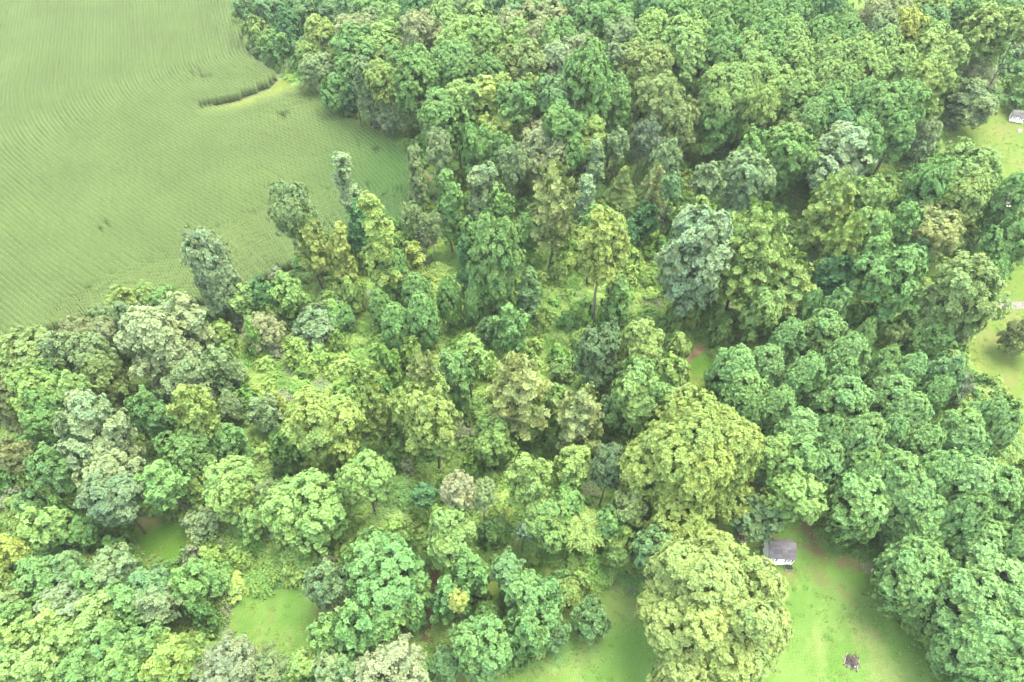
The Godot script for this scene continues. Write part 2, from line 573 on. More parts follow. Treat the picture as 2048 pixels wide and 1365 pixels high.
	plant("F", "feathery_tree", "brown tinged feathery tree diagonally behind, cornward of the broad light green poplar", "tree", "trees of the far woods", Vector3(-32.7, 15.00, -139.7), Vector2(4.1, 4.1), Color(0.117, 0.148, 0.072))
	plant("R", "broadleaf_tree", "grey green rounded tree close behind the broad light green poplar", "tree", "trees of the far woods", Vector3(-28.7, 15.00, -142.1), Vector2(3.4, 3.6), Color(0.079, 0.124, 0.055))
	plant("R", "broadleaf_tree", "light green rounded tree close behind the broad light green poplar", "tree", "trees of the far woods", Vector3(-24.5, 15.00, -142.1), Vector2(4.2, 4.5), Color(0.090, 0.158, 0.048))
	plant("F", "feathery_tree", "brownish grey feathery tree in the far woods before the dark treetops", "tree", "trees of the far woods", Vector3(-17.5, 20.00, -129.7), Vector2(3.8, 3.8), Color(0.117, 0.148, 0.072))
	plant("P", "poplar_tree", "light green cone crowned poplar on the driveway side of the broad light green poplar", "poplar", "trees of the far woods", Vector3(-13.2, 20.00, -135.0), Vector2(5.3, 7.2), Color(0.090, 0.158, 0.048))
	plant("P", "poplar_tree", "large light green cone crowned poplar straight behind the higher yellow woodland tree", "poplar", "trees of the far woods", Vector3(-6.8, 20.00, -133.5), Vector2(5.8, 7.9), Color(0.090, 0.158, 0.048))
	plant("F", "feathery_tree", "brown tinged feathery tree on the corn side of the wide brown domed tree", "tree", "trees of the far woods", Vector3(-0.2, 20.00, -129.9), Vector2(3.8, 3.8), Color(0.117, 0.148, 0.072))
	plant("F", "feathery_tree", "wide brown tinged domed tree on the far ridge of the woods", "tree", "trees of the far woods", Vector3(6.9, 20.00, -134.4), Vector2(4.8, 4.8), Color(0.117, 0.148, 0.072))
	plant("R", "broadleaf_tree", "mid green rounded tree on the driveway side of the wide brown domed tree", "tree", "trees of the far woods", Vector3(15.4, 20.00, -132.6), Vector2(3.9, 4.1), Color(0.064, 0.132, 0.041))
	plant("R", "broadleaf_tree", "mid green rounded tree diagonally in front of, driveway side of the wide brown domed tree", "tree", "trees of the far woods", Vector3(8.8, 20.00, -126.6), Vector2(3.5, 3.7), Color(0.064, 0.132, 0.041))
	plant("R", "broadleaf_tree", "mid green rounded tree diagonally behind, driveway side of the silver grey woodland tree", "tree", "trees of the far woods", Vector3(21.4, 20.00, -136.5), Vector2(4.3, 4.6), Color(0.064, 0.132, 0.041))
	plant("R", "broadleaf_tree", "dark green rounded tree straight behind the wide pale olive oak", "tree", "trees of the far woods", Vector3(26.1, 20.00, -136.6), Vector2(3.3, 3.4), Color(0.036, 0.091, 0.036))
	plant("R", "broadleaf_tree", "grey green rounded tree straight behind the wide pale olive oak", "tree", "trees of the far woods", Vector3(20.4, 20.00, -126.6), Vector2(3.1, 3.3), Color(0.079, 0.124, 0.055))
	plant("P", "poplar_tree", "light green cone crowned poplar close behind the wide pale olive oak", "poplar", "trees of the far woods", Vector3(26.9, 20.00, -131.2), Vector2(5.2, 7.1), Color(0.090, 0.158, 0.048))
	plant("P", "poplar_tree", "light green cone crowned poplar diagonally behind, driveway side of the wide pale olive oak", "poplar", "trees of the far woods", Vector3(31.5, 20.00, -128.3), Vector2(4.9, 6.7), Color(0.090, 0.158, 0.048))
	plant("R", "broadleaf_tree", "mid green rounded tree straight behind the wide pale olive oak", "tree", "trees of the far woods", Vector3(32.6, 20.00, -137.7), Vector2(4.8, 5.0), Color(0.064, 0.132, 0.041))
	plant("P", "poplar_tree", "broad light green tulip poplar on the field side of the woods", "poplar", "trees of the far woods", Vector3(-26.7, 15.00, -135.8), Vector2(6.7, 7.0), Color(0.090, 0.158, 0.048))
	plant("R", "broadleaf_tree", "mid green rounded tree on the corn side of the broad light green poplar", "tree", "trees of the far woods", Vector3(-30.9, 15.00, -133.5), Vector2(4.8, 5.1), Color(0.064, 0.132, 0.041))
	plant("P", "poplar_tree", "large light green cone crowned poplar diagonally behind, cornward of the higher yellow woodland tree", "poplar", "trees of the far woods", Vector3(-10.1, 20.00, -126.6), Vector2(5.6, 7.6), Color(0.090, 0.158, 0.048))
	plant("P", "poplar_tree", "light green cone crowned poplar straight behind the higher yellow woodland tree", "poplar", "trees of the far woods", Vector3(-4.1, 20.00, -125.7), Vector2(4.0, 5.4), Color(0.090, 0.158, 0.048))
	plant("P", "poplar_tree", "light green cone crowned poplar on the corn side of the silver grey woodland tree", "poplar", "trees of the far woods", Vector3(1.4, 20.00, -127.1), Vector2(5.1, 6.9), Color(0.090, 0.158, 0.048))
	plant("R", "broadleaf_tree", "small light green rounded tree close in front of the wide brown domed tree", "tree", "trees of the far woods", Vector3(6.7, 20.00, -122.3), Vector2(2.3, 2.9), Color(0.090, 0.158, 0.048))
	plant("F", "feathery_tree", "brown tinged feathery tree on the driveway side of the silver grey woodland tree", "tree", "trees of the far woods", Vector3(12.9, 20.00, -120.5), Vector2(3.2, 3.2), Color(0.117, 0.148, 0.072))
	plant("F", "feathery_tree", "brown tinged feathery tree diagonally in front of, cornward of the wide brown domed tree", "tree", "trees of the far woods", Vector3(4.3, 20.00, -125.9), Vector2(2.7, 2.7), Color(0.117, 0.148, 0.072))
	plant("P", "poplar_tree", "large mid green cone crowned poplar on the corn side of the higher yellow woodland tree", "poplar", "trees of the far woods", Vector3(-17.0, 20.00, -116.4), Vector2(5.1, 6.9), Color(0.064, 0.132, 0.041))
	plant("P", "poplar_tree", "mid green cone crowned poplar on the corn side of the higher yellow woodland tree", "poplar", "trees of the far woods", Vector3(-22.5, 15.00, -127.4), Vector2(3.1, 4.2), Color(0.064, 0.132, 0.041))
	plant("P", "poplar_tree", "mid green cone crowned poplar on the driveway side of the broad light green poplar", "poplar", "trees of the far woods", Vector3(-11.4, 20.00, -118.3), Vector2(4.0, 5.4), Color(0.064, 0.132, 0.041))
	plant("P", "poplar_tree", "mid green cone crowned poplar diagonally behind, cornward of the higher yellow woodland tree", "poplar", "trees of the far woods", Vector3(-8.9, 20.00, -116.5), Vector2(4.4, 6.0), Color(0.064, 0.132, 0.041))
	plant("P", "poplar_tree", "mid green cone crowned poplar close behind the higher yellow woodland tree", "poplar", "trees of the far woods", Vector3(-3.8, 20.00, -113.6), Vector2(2.9, 3.9), Color(0.064, 0.132, 0.041))
	plant("R", "broadleaf_tree", "yellow green rounded tree close in front of the broad light green poplar", "tree", "trees of the far woods", Vector3(-24.3, 15.00, -120.0), Vector2(3.3, 4.1), Color(0.102, 0.157, 0.044))
	plant("R", "broadleaf_tree", "grey green rounded tree diagonally in front of, cornward of the broad light green poplar", "tree", "trees of the far woods", Vector3(-28.4, 15.00, -122.3), Vector2(2.9, 3.7), Color(0.079, 0.124, 0.055))
	plant("R", "broadleaf_tree", "olive green rounded tree on the corn side of the silver grey woodland tree", "tree", "trees of the far woods", Vector3(1.6, 20.00, -117.0), Vector2(4.6, 4.8), Color(0.083, 0.124, 0.043))
	plant("R", "broadleaf_tree", "silver grey tree in the woods beside the tall dark poplar", "tree", "trees of the far woods", Vector3(8.1, 20.00, -118.1), Vector2(4.1, 4.4), Color(0.096, 0.146, 0.072))
	plant("P", "poplar_tree", "tall dark green poplar rising like a cone in mid woods", "poplar", "trees of the far woods", Vector3(12.4, 26.00, -105.7), Vector2(5.0, 8.7), Color(0.064, 0.132, 0.041))
	plant("P", "poplar_tree", "mid green cone crowned poplar on the driveway side of the tall dark cone shaped poplar", "poplar", "trees of the far woods", Vector3(17.4, 20.00, -106.5), Vector2(3.5, 5.7), Color(0.064, 0.132, 0.041))
	plant("F", "feathery_tree", "wide pale olive oak with a smooth rounded crown", "tree", "trees of the far woods", Vector3(23.4, 20.00, -117.4), Vector2(5.8, 5.8), Color(0.083, 0.124, 0.043))
	plant("F", "feathery_tree", "olive green feathery tree diagonally in front of, driveway side of the wide pale olive oak", "tree", "trees of the far woods", Vector3(24.4, 20.00, -106.3), Vector2(4.1, 4.1), Color(0.083, 0.124, 0.043))
	plant("R", "broadleaf_tree", "small grey green rounded tree on the corn side of the wide pale olive oak", "tree", "trees of the far woods", Vector3(17.9, 20.00, -116.3), Vector2(2.1, 2.3), Color(0.079, 0.124, 0.055))
	plant("R", "broadleaf_tree", "yellow tree higher of two yellow ones in the woods", "tree", "trees of the far woods", Vector3(-4.7, 20.00, -105.0), Vector2(2.6, 2.7), Color(0.139, 0.191, 0.050))
	plant("R", "broadleaf_tree", "small yellow green rounded tree on the driveway side of the higher yellow woodland tree", "tree", "trees of the far woods", Vector3(-1.6, 20.00, -106.4), Vector2(1.7, 1.8), Color(0.102, 0.157, 0.044))
	plant("R", "broadleaf_tree", "mid green rounded tree diagonally behind, cornward of the dead bare grey tree", "tree", "trees of the far woods", Vector3(0.4, 20.00, -103.8), Vector2(3.4, 3.5), Color(0.064, 0.132, 0.041))
	plant("R", "broadleaf_tree", "small yellow green rounded tree diagonally in front of, cornward of the silver grey woodland tree", "tree", "trees of the far woods", Vector3(3.0, 20.00, -106.3), Vector2(1.5, 1.8), Color(0.102, 0.157, 0.044))
	plant("R", "broadleaf_tree", "blue green rounded tree diagonally behind, driveway side of the dead bare grey tree", "tree", "trees of the far woods", Vector3(6.7, 20.00, -105.6), Vector2(3.5, 3.7), Color(0.060, 0.119, 0.048))
	plant("R", "broadleaf_tree", "light green rounded tree on the corn side of the higher yellow woodland tree", "tree", "trees of the far woods", Vector3(-9.0, 20.00, -103.9), Vector2(3.4, 3.5), Color(0.090, 0.158, 0.048))
	plant("P", "poplar_tree", "mid green cone crowned poplar close behind the pale silvery tree by the field path", "poplar", "trees of the far woods", Vector3(-11.8, 20.00, -101.5), Vector2(4.0, 5.4), Color(0.064, 0.132, 0.041))
	plant("P", "poplar_tree", "mid green cone crowned poplar diagonally in front of, cornward of the higher yellow woodland tree", "poplar", "trees of the far woods", Vector3(-8.5, 16.00, -105.7), Vector2(3.0, 4.1), Color(0.064, 0.132, 0.041))
	plant("R", "broadleaf_tree", "wide yellow green tree in front of the bare grey dead tree", "tree", "trees of the far woods", Vector3(-2.1, 16.00, -103.4), Vector2(4.0, 4.2), Color(0.139, 0.191, 0.050))
	plant("D", "dead_tree", "dead bare grey tree among green crowns in the woods", "dead tree", "", Vector3(3.5, 16.00, -103.2), Vector2(1.8, 2.2), Color(0.240, 0.237, 0.210))
	plant("R", "broadleaf_tree", "mid green rounded tree on the driveway side of the dead bare grey tree", "tree", "trees of the far woods", Vector3(7.8, 20.00, -97.1), Vector2(3.5, 3.7), Color(0.064, 0.132, 0.041))
	plant("R", "broadleaf_tree", "yellow green rounded tree close behind the slim silvery column tree", "tree", "trees of the far woods", Vector3(13.0, 16.00, -99.3), Vector2(3.1, 3.2), Color(0.102, 0.157, 0.044))
	plant("R", "broadleaf_tree", "mid green rounded tree close in front of the tall dark cone shaped poplar", "tree", "trees of the far woods", Vector3(9.8, 16.00, -102.3), Vector2(2.7, 2.8), Color(0.064, 0.132, 0.041))
	plant("F", "feathery_tree", "small grey green feathery tree straight in front of the broad light green poplar", "tree", "trees of the far woods", Vector3(-27.7, 8.00, -121.4), Vector2(2.5, 3.1), Color(0.079, 0.124, 0.055))
	plant("F", "feathery_tree", "silvery green feathery tree diagonally behind, cornward of the pale silvery tree by the field path", "tree", "trees of the far woods", Vector3(-23.7, 8.00, -118.6), Vector2(2.6, 3.3), Color(0.096, 0.146, 0.072))
	plant("F", "feathery_tree", "small silvery green feathery tree straight behind the thin ivy column at the field edge", "tree", "trees of the far woods", Vector3(-20.3, 8.00, -118.3), Vector2(2.4, 3.0), Color(0.096, 0.146, 0.072))
	plant("F", "feathery_tree", "small silvery green feathery tree straight behind the pale silvery tree by the field path", "tree", "trees of the far woods", Vector3(-18.1, 9.00, -120.2), Vector2(2.1, 2.6), Color(0.096, 0.146, 0.072))
	plant("R", "broadleaf_tree", "dark green rounded tree diagonally in front of, cornward of the broad light green poplar", "tree", "trees of the far woods", Vector3(-33.3, 8.00, -126.7), Vector2(3.3, 3.8), Color(0.036, 0.091, 0.036))
	plant("R", "broadleaf_tree", "small mid green rounded tree on the corn side of the broad light green poplar", "tree", "trees of the far woods", Vector3(-30.7, 15.00, -123.1), Vector2(2.3, 2.9), Color(0.064, 0.132, 0.041))
	plant("F", "feathery_tree", "pale silvery tree leaning over the red field path", "tree", "trees of the grove round the vine meadow", Vector3(-12.0, 16.00, -96.2), Vector2(2.6, 3.9), Color(0.096, 0.146, 0.072))
	plant("C", "ivy_column", "thin grey green ivy covered column at the field edge", "ivy snag", "ivy clad column trees of the vine meadow and field edge", Vector3(-15.2, 16.00, -91.0), Vector2(1.5, 5.3), Color(0.079, 0.124, 0.055))
	plant("R", "broadleaf_tree", "mid green rounded tree diagonally in front of, cornward of the wide yellow woodland tree", "tree", "trees of the grove round the vine meadow", Vector3(-6.1, 16.00, -97.3), Vector2(3.1, 4.7), Color(0.064, 0.132, 0.041))
	plant("R", "broadleaf_tree", "small mid green rounded tree close in front of the wide yellow woodland tree", "tree", "trees of the grove round the vine meadow", Vector3(-1.9, 16.00, -94.9), Vector2(2.1, 3.2), Color(0.064, 0.132, 0.041))
	plant("C", "ivy_column", "grey green ivy clad column tree on the corn side of the pale cream green tree", "ivy snag", "ivy clad column trees of the vine meadow and field edge", Vector3(-4.5, 16.00, -86.5), Vector2(2.3, 5.9), Color(0.079, 0.124, 0.055))
	plant("C", "ivy_column", "slim mid green ivy clad column tree behind, driveway side of the small bright yellow column", "ivy snag", "ivy clad column trees of the vine meadow and field edge", Vector3(-9.6, 16.00, -83.9), Vector2(1.9, 5.8), Color(0.064, 0.132, 0.041))
	plant("F", "feathery_tree", "broad greyish brown feathery tree in the middle of the woods edge", "tree", "trees of the grove round the vine meadow", Vector3(5.8, 16.00, -96.9), Vector2(5.0, 5.8), Color(0.117, 0.148, 0.072))
	plant("F", "feathery_tree", "grey green feathery tree on the corn side of the broad greyish brown tree", "tree", "trees of the grove round the vine meadow", Vector3(0.1, 16.00, -92.1), Vector2(2.6, 3.8), Color(0.079, 0.124, 0.055))
	plant("L", "open_crowned_tree", "pale cream green tree standing before the broad greyish brown tree", "tree", "trees of the grove round the vine meadow", Vector3(5.9, 21.00, -80.5), Vector2(4.0, 7.6), Color(0.127, 0.163, 0.064))
	plant("C", "ivy_column", "slim silvery blue column tree beside the dark gap", "ivy snag", "ivy clad column trees of the vine meadow and field edge", Vector3(13.4, 16.00, -93.0), Vector2(1.5, 4.0), Color(0.096, 0.152, 0.076))
	plant("C", "ivy_column", "small silvery ivy clad column tree on the driveway side of the pale cream green tree", "ivy snag", "ivy clad column trees of the vine meadow and field edge", Vector3(11.1, 16.00, -83.8), Vector2(1.5, 3.8), Color(0.096, 0.152, 0.076))
	plant("K", "conifer_tree", "dark olive feathery evergreen beside the dark gap in the woods", "conifer", "", Vector3(16.9, 16.00, -86.0), Vector2(2.4, 3.1), Color(0.083, 0.124, 0.043))
	plant("F", "feathery_tree", "grey brown rounded tree above the olive evergreen", "tree", "trees of the grove round the vine meadow", Vector3(22.2, 16.00, -99.5), Vector2(2.9, 4.4), Color(0.065, 0.095, 0.060))
	plant("R", "broadleaf_tree", "small grey green rounded tree diagonally behind, driveway side of the slim silvery column tree", "tree", "trees of the grove round the vine meadow", Vector3(17.1, 16.00, -96.2), Vector2(1.9, 2.8), Color(0.079, 0.124, 0.055))
	plant("R", "broadleaf_tree", "olive green rounded tree on the corn side of the big ragged light green tree", "tree", "trees of the far woods", Vector3(28.5, 16.00, -105.5), Vector2(4.1, 5.1), Color(0.083, 0.124, 0.043))
	plant("R", "broadleaf_tree", "grey green rounded tree close behind the cream tipped slim tree", "tree", "trees of the grove round the vine meadow", Vector3(24.4, 16.00, -92.1), Vector2(2.4, 3.6), Color(0.079, 0.124, 0.055))
	plant("L", "open_crowned_tree", "slim pale topped tree with cream tips beside the olive evergreen", "tree", "trees of the grove round the vine meadow", Vector3(22.2, 16.00, -87.7), Vector2(2.6, 5.7), Color(0.127, 0.163, 0.064))
	plant("R", "broadleaf_tree", "small blue green rounded tree on the driveway side of the cream tipped slim tree", "tree", "trees of the grove round the vine meadow", Vector3(24.0, 16.00, -84.2), Vector2(1.6, 2.4), Color(0.060, 0.119, 0.048))
	plant("R", "broadleaf_tree", "small mid green rounded tree close behind the lone tree with a bare trunk", "tree", "trees of the grove round the vine meadow", Vector3(12.0, 16.00, -76.8), Vector2(1.9, 2.8), Color(0.064, 0.132, 0.041))
	plant("R", "broadleaf_tree", "small mid green rounded tree on the corn side of the slim silvery column tree", "tree", "trees of the grove round the vine meadow", Vector3(10.1, 16.00, -94.2), Vector2(2.0, 2.9), Color(0.064, 0.132, 0.041))
	plant("P", "poplar_tree", "mid green cone crowned poplar diagonally behind, driveway side of the wide pale olive oak", "poplar", "trees of the far woods", Vector3(41.8, 19.00, -140.5), Vector2(4.9, 6.7), Color(0.064, 0.132, 0.041))
	plant("P", "poplar_tree", "mid green cone crowned poplar on the driveway side of the wide pale olive oak", "poplar", "trees of the far woods", Vector3(40.2, 19.00, -132.1), Vector2(4.2, 5.7), Color(0.064, 0.132, 0.041))
	plant("P", "poplar_tree", "light green cone crowned poplar diagonally behind, cornward of the smooth yellowish tree", "poplar", "trees of the far woods", Vector3(35.1, 19.00, -131.6), Vector2(4.0, 5.4), Color(0.090, 0.158, 0.048))
	plant("P", "poplar_tree", "large light green cone crowned poplar on the driveway side of the wide pale olive oak", "poplar", "trees of the far woods", Vector3(33.1, 19.00, -125.6), Vector2(5.5, 7.5), Color(0.090, 0.158, 0.048))
	plant("P", "poplar_tree", "slim mid green cone crowned poplar behind the big ragged light green tree", "poplar", "trees of the far woods", Vector3(47.1, 19.00, -139.3), Vector2(3.9, 5.3), Color(0.064, 0.132, 0.041))
	plant("P", "poplar_tree", "mid green cone crowned poplar on the corn side of the thin far evergreen", "poplar", "trees of the far woods", Vector3(51.9, 19.00, -139.4), Vector2(4.3, 5.9), Color(0.064, 0.132, 0.041))
	plant("P", "poplar_tree", "mid green cone crowned poplar on the corn side of the far green field", "poplar", "trees of the far woods", Vector3(57.7, 19.00, -140.5), Vector2(4.4, 5.9), Color(0.064, 0.132, 0.041))
	plant("P", "poplar_tree", "mid green cone crowned poplar straight behind the smooth yellowish tree", "poplar", "trees of the far woods", Vector3(50.1, 19.00, -133.1), Vector2(4.8, 6.4), Color(0.064, 0.132, 0.041))
	plant("P", "poplar_tree", "light green cone crowned poplar on the corn side of the thin far evergreen", "poplar", "trees of the far woods", Vector3(61.1, 19.00, -140.3), Vector2(4.4, 5.9), Color(0.090, 0.158, 0.048))
	plant("P", "poplar_tree", "light green cone crowned poplar straight behind the smooth yellowish tree", "poplar", "trees of the far woods", Vector3(53.6, 19.00, -130.2), Vector2(4.3, 5.8), Color(0.090, 0.158, 0.048))
	plant("P", "poplar_tree", "mid green cone crowned poplar diagonally in front of, cornward of the thin far evergreen", "poplar", "trees of the far woods", Vector3(59.4, 19.00, -130.8), Vector2(4.3, 5.8), Color(0.064, 0.132, 0.041))
	plant("P", "poplar_tree", "mid green cone crowned poplar on the corn side of the far grey brown tree", "poplar", "trees of the far woods", Vector3(65.2, 19.00, -136.4), Vector2(3.7, 5.0), Color(0.064, 0.132, 0.041))
	plant("P", "poplar_tree", "mid green cone crowned poplar diagonally in front of, cornward of the far grey brown tree", "poplar", "trees of the far woods", Vector3(64.8, 19.00, -129.0), Vector2(4.1, 5.6), Color(0.064, 0.132, 0.041))
	plant("P", "poplar_tree", "light green cone crowned poplar close in front of the far grey brown tree", "poplar", "trees of the far woods", Vector3(70.1, 19.00, -126.6), Vector2(4.5, 6.1), Color(0.090, 0.158, 0.048))
	plant("P", "poplar_tree", "light green cone crowned poplar straight in front of the far grey brown tree", "poplar", "trees of the far woods", Vector3(64.7, 19.00, -123.1), Vector2(4.5, 6.1), Color(0.090, 0.158, 0.048))
	plant("P", "poplar_tree", "light green cone crowned poplar straight in front of the thin far evergreen", "poplar", "trees of the far woods", Vector3(59.0, 19.00, -122.3), Vector2(4.0, 5.4), Color(0.090, 0.158, 0.048))
	plant("P", "poplar_tree", "light green cone crowned poplar diagonally behind, driveway side of the smooth yellowish tree", "poplar", "trees of the far woods", Vector3(52.4, 19.00, -121.3), Vector2(4.1, 5.5), Color(0.090, 0.158, 0.048))
	plant("P", "poplar_tree", "mid green cone crowned poplar diagonally behind, driveway side of the big ragged light green tree", "poplar", "trees of the far woods", Vector3(48.7, 19.00, -124.1), Vector2(4.1, 5.6), Color(0.064, 0.132, 0.041))
	plant("P", "poplar_tree", "light green cone crowned poplar straight behind the big ragged light green tree", "poplar", "trees of the far woods", Vector3(44.3, 19.00, -124.2), Vector2(4.7, 6.3), Color(0.090, 0.158, 0.048))
	plant("P", "poplar_tree", "mid green cone crowned poplar straight behind the big ragged light green tree", "poplar", "trees of the far woods", Vector3(39.4, 19.00, -123.3), Vector2(4.0, 5.4), Color(0.064, 0.132, 0.041))
	plant("P", "poplar_tree", "light green cone crowned poplar close behind the smooth yellowish tree", "poplar", "trees of the far woods", Vector3(44.0, 19.00, -116.2), Vector2(4.5, 6.0), Color(0.090, 0.158, 0.048))
	plant("P", "poplar_tree", "light green cone crowned poplar on the driveway side of the big ragged light green tree", "poplar", "trees of the far woods", Vector3(46.5, 19.00, -111.3), Vector2(3.5, 4.7), Color(0.090, 0.158, 0.048))
	plant("P", "poplar_tree", "light green cone crowned poplar on the driveway side of the smooth yellowish tree", "poplar", "trees of the far woods", Vector3(49.8, 19.00, -109.7), Vector2(3.8, 5.2), Color(0.090, 0.158, 0.048))
	plant("P", "poplar_tree", "light green cone crowned poplar straight behind the olive brown dome", "poplar", "trees of the far woods", Vector3(55.9, 19.00, -114.3), Vector2(3.7, 5.0), Color(0.090, 0.158, 0.048))
	plant("P", "poplar_tree", "light green cone crowned poplar diagonally behind, driveway side of the olive brown dome", "poplar", "trees of the far woods", Vector3(58.3, 19.00, -112.5), Vector2(3.0, 4.1), Color(0.090, 0.158, 0.048))
	plant("P", "poplar_tree", "light green cone crowned poplar diagonally in front of, cornward of the far yellow olive tree", "poplar", "trees of the far woods", Vector3(64.8, 19.00, -117.6), Vector2(4.0, 5.4), Color(0.090, 0.158, 0.048))
	plant("P", "poplar_tree", "light green cone crowned poplar straight in front of the far yellow olive tree", "poplar", "trees of the far woods", Vector3(70.8, 19.00, -118.6), Vector2(4.5, 6.1), Color(0.090, 0.158, 0.048))
	plant("P", "poplar_tree", "mid green cone crowned poplar diagonally behind, cornward of the narrow tree by the upper lawn", "poplar", "trees of the far woods", Vector3(59.9, 19.00, -107.3), Vector2(2.9, 3.9), Color(0.064, 0.132, 0.041))
	plant("P", "poplar_tree", "mid green cone crowned poplar diagonally behind, driveway side of the olive brown dome", "poplar", "trees of the far woods", Vector3(54.0, 19.00, -105.7), Vector2(3.7, 5.0), Color(0.064, 0.132, 0.041))
	plant("P", "poplar_tree", "mid green cone crowned poplar close behind the narrow tree by the upper lawn", "poplar", "trees of the far woods", Vector3(63.0, 19.00, -105.5), Vector2(3.8, 5.2), Color(0.064, 0.132, 0.041))
	plant("R", "broadleaf_tree", "mid green rounded tree close behind the narrow tree by the upper lawn", "tree", "trees of the far woods", Vector3(67.0, 19.00, -105.4), Vector2(3.2, 3.5), Color(0.064, 0.132, 0.041))
	plant("P", "poplar_tree", "mid green cone crowned poplar on the driveway side of the smooth yellowish tree", "poplar", "trees of the far woods", Vector3(49.2, 19.00, -100.9), Vector2(2.9, 3.9), Color(0.064, 0.132, 0.041))
	plant("R", "broadleaf_tree", "dark green rounded tree on the corn side of the thin far evergreen", "tree", "trees of the far woods", Vector3(63.3, 20.00, -137.7), Vector2(3.3, 3.4), Color(0.036, 0.091, 0.036))
	plant("R", "broadleaf_tree", "dark green rounded tree close behind the whitish bubbly tree", "tree", "trees of the far woods", Vector3(56.0, 16.00, -102.4), Vector2(3.8, 4.0), Color(0.036, 0.091, 0.036))
	plant("R", "broadleaf_tree", "mid green rounded tree on the corn side of the narrow tree by the upper lawn", "tree", "trees of the far woods", Vector3(58.4, 16.00, -100.2), Vector2(2.9, 3.1), Color(0.064, 0.132, 0.041))
	plant("K", "conifer_tree", "lone thin dark evergreen against the distant green field", "conifer", "", Vector3(77.7, 9.00, -159.3), Vector2(0.8, 1.0), Color(0.036, 0.091, 0.036))
	plant("R", "broadleaf_tree", "large yellow green tree beside the silver willow", "tree", "trees of the far woods", Vector3(78.0, 20.00, -122.8), Vector2(5.2, 5.4), Color(0.102, 0.157, 0.044))
	plant("R", "broadleaf_tree", "yellow green rounded tree straight in front of the silver willow", "tree", "trees of the far woods", Vector3(72.2, 20.00, -111.5), Vector2(3.8, 4.0), Color(0.102, 0.157, 0.044))
	plant("F", "feathery_tree", "silver willow like tree behind the large yellow green tree", "tree", "trees of the far woods", Vector3(92.0, 13.00, -140.4), Vector2(2.8, 3.5), Color(0.096, 0.152, 0.076))
	plant("F", "feathery_tree", "silvery feathery tree straight in front of the silver willow", "tree", "trees of the far woods", Vector3(87.6, 9.00, -127.5), Vector2(3.1, 3.9), Color(0.096, 0.152, 0.076))
	plant("F", "feathery_tree", "wide grey brown feathery tree at the edge of the far green field", "tree", "trees of the far woods", Vector3(74.0, 20.00, -137.8), Vector2(5.3, 5.3), Color(0.117, 0.148, 0.072))
	plant("R", "broadleaf_tree", "grey green rounded tree close in front of the far grey brown tree", "tree", "trees of the far woods", Vector3(70.7, 20.00, -128.9), Vector2(3.2, 3.4), Color(0.079, 0.124, 0.055))
	plant("R", "broadleaf_tree", "yellow olive tree beside the far grey brown tree", "tree", "trees of the far woods", Vector3(75.9, 20.00, -130.3), Vector2(3.5, 3.9), Color(0.123, 0.160, 0.036))
	plant("R", "broadleaf_tree", "yellow green rounded tree diagonally behind, driveway side of the far yellow olive tree", "tree", "trees of the far woods", Vector3(83.3, 20.00, -138.8), Vector2(4.4, 4.6), Color(0.102, 0.157, 0.044))
	plant("R", "broadleaf_tree", "blue green rounded tree diagonally behind, cornward of the silver willow", "tree", "trees of the far woods", Vector3(81.3, 20.00, -131.9), Vector2(3.2, 3.3), Color(0.060, 0.119, 0.048))
	plant("R", "broadleaf_tree", "tall twin topped yellow green tree in the far corner beyond the white shed", "tree", "trees of the far woods", Vector3(91.4, 20.00, -132.3), Vector2(5.5, 5.8), Color(0.102, 0.157, 0.044))
	plant("R", "broadleaf_tree", "mid green rounded tree diagonally behind, cornward of the twin topped tree", "tree", "trees of the far woods", Vector3(89.4, 20.00, -137.5), Vector2(3.3, 3.4), Color(0.064, 0.132, 0.041))
	plant("R", "broadleaf_tree", "blue green rounded tree on the driveway side of the twin topped tree", "tree", "trees of the far woods", Vector3(110.4, 12.00, -152.7), Vector2(3.7, 3.9), Color(0.060, 0.119, 0.048))
	plant("R", "broadleaf_tree", "small yellow green rounded tree on the driveway side of the twin topped tree", "tree", "trees of the far woods", Vector3(96.0, 20.00, -128.5), Vector2(2.3, 2.9), Color(0.102, 0.157, 0.044))
	plant("R", "broadleaf_tree", "grey green rounded tree on the driveway side of the twin topped tree", "tree", "trees of the far woods", Vector3(107.9, 10.00, -142.8), Vector2(3.6, 4.5), Color(0.079, 0.124, 0.055))
	plant("R", "broadleaf_tree", "mid green rounded tree close in front of the twin topped tree", "tree", "trees of the far woods", Vector3(98.8, 11.00, -137.2), Vector2(4.6, 4.8), Color(0.064, 0.132, 0.041))
	plant("R", "broadleaf_tree", "mid green rounded tree straight behind the small far shed", "tree", "trees of the far woods", Vector3(107.0, 6.00, -137.6), Vector2(3.5, 2.8), Color(0.064, 0.132, 0.041))
	plant("F", "feathery_tree", "brown tinged feathery tree diagonally behind, cornward of the small far shed", "tree", "trees of the far woods", Vector3(94.8, 9.00, -130.7), Vector2(4.3, 4.2), Color(0.117, 0.148, 0.072))
	plant("R", "broadleaf_tree", "grey green rounded tree on the corn side of the small far shed", "tree", "trees of the far woods", Vector3(89.1, 10.00, -121.4), Vector2(4.8, 4.7), Color(0.079, 0.124, 0.055))
	plant("R", "broadleaf_tree", "small mid green rounded tree diagonally behind, cornward of the small far shed", "tree", "trees of the far woods", Vector3(98.2, 5.00, -129.7), Vector2(2.7, 2.3), Color(0.064, 0.132, 0.041))
	plant("R", "broadleaf_tree", "small mid green rounded tree close behind the small far shed", "tree", "trees of the far woods", Vector3(104.2, 5.00, -128.1), Vector2(2.2, 2.3), Color(0.064, 0.132, 0.041))
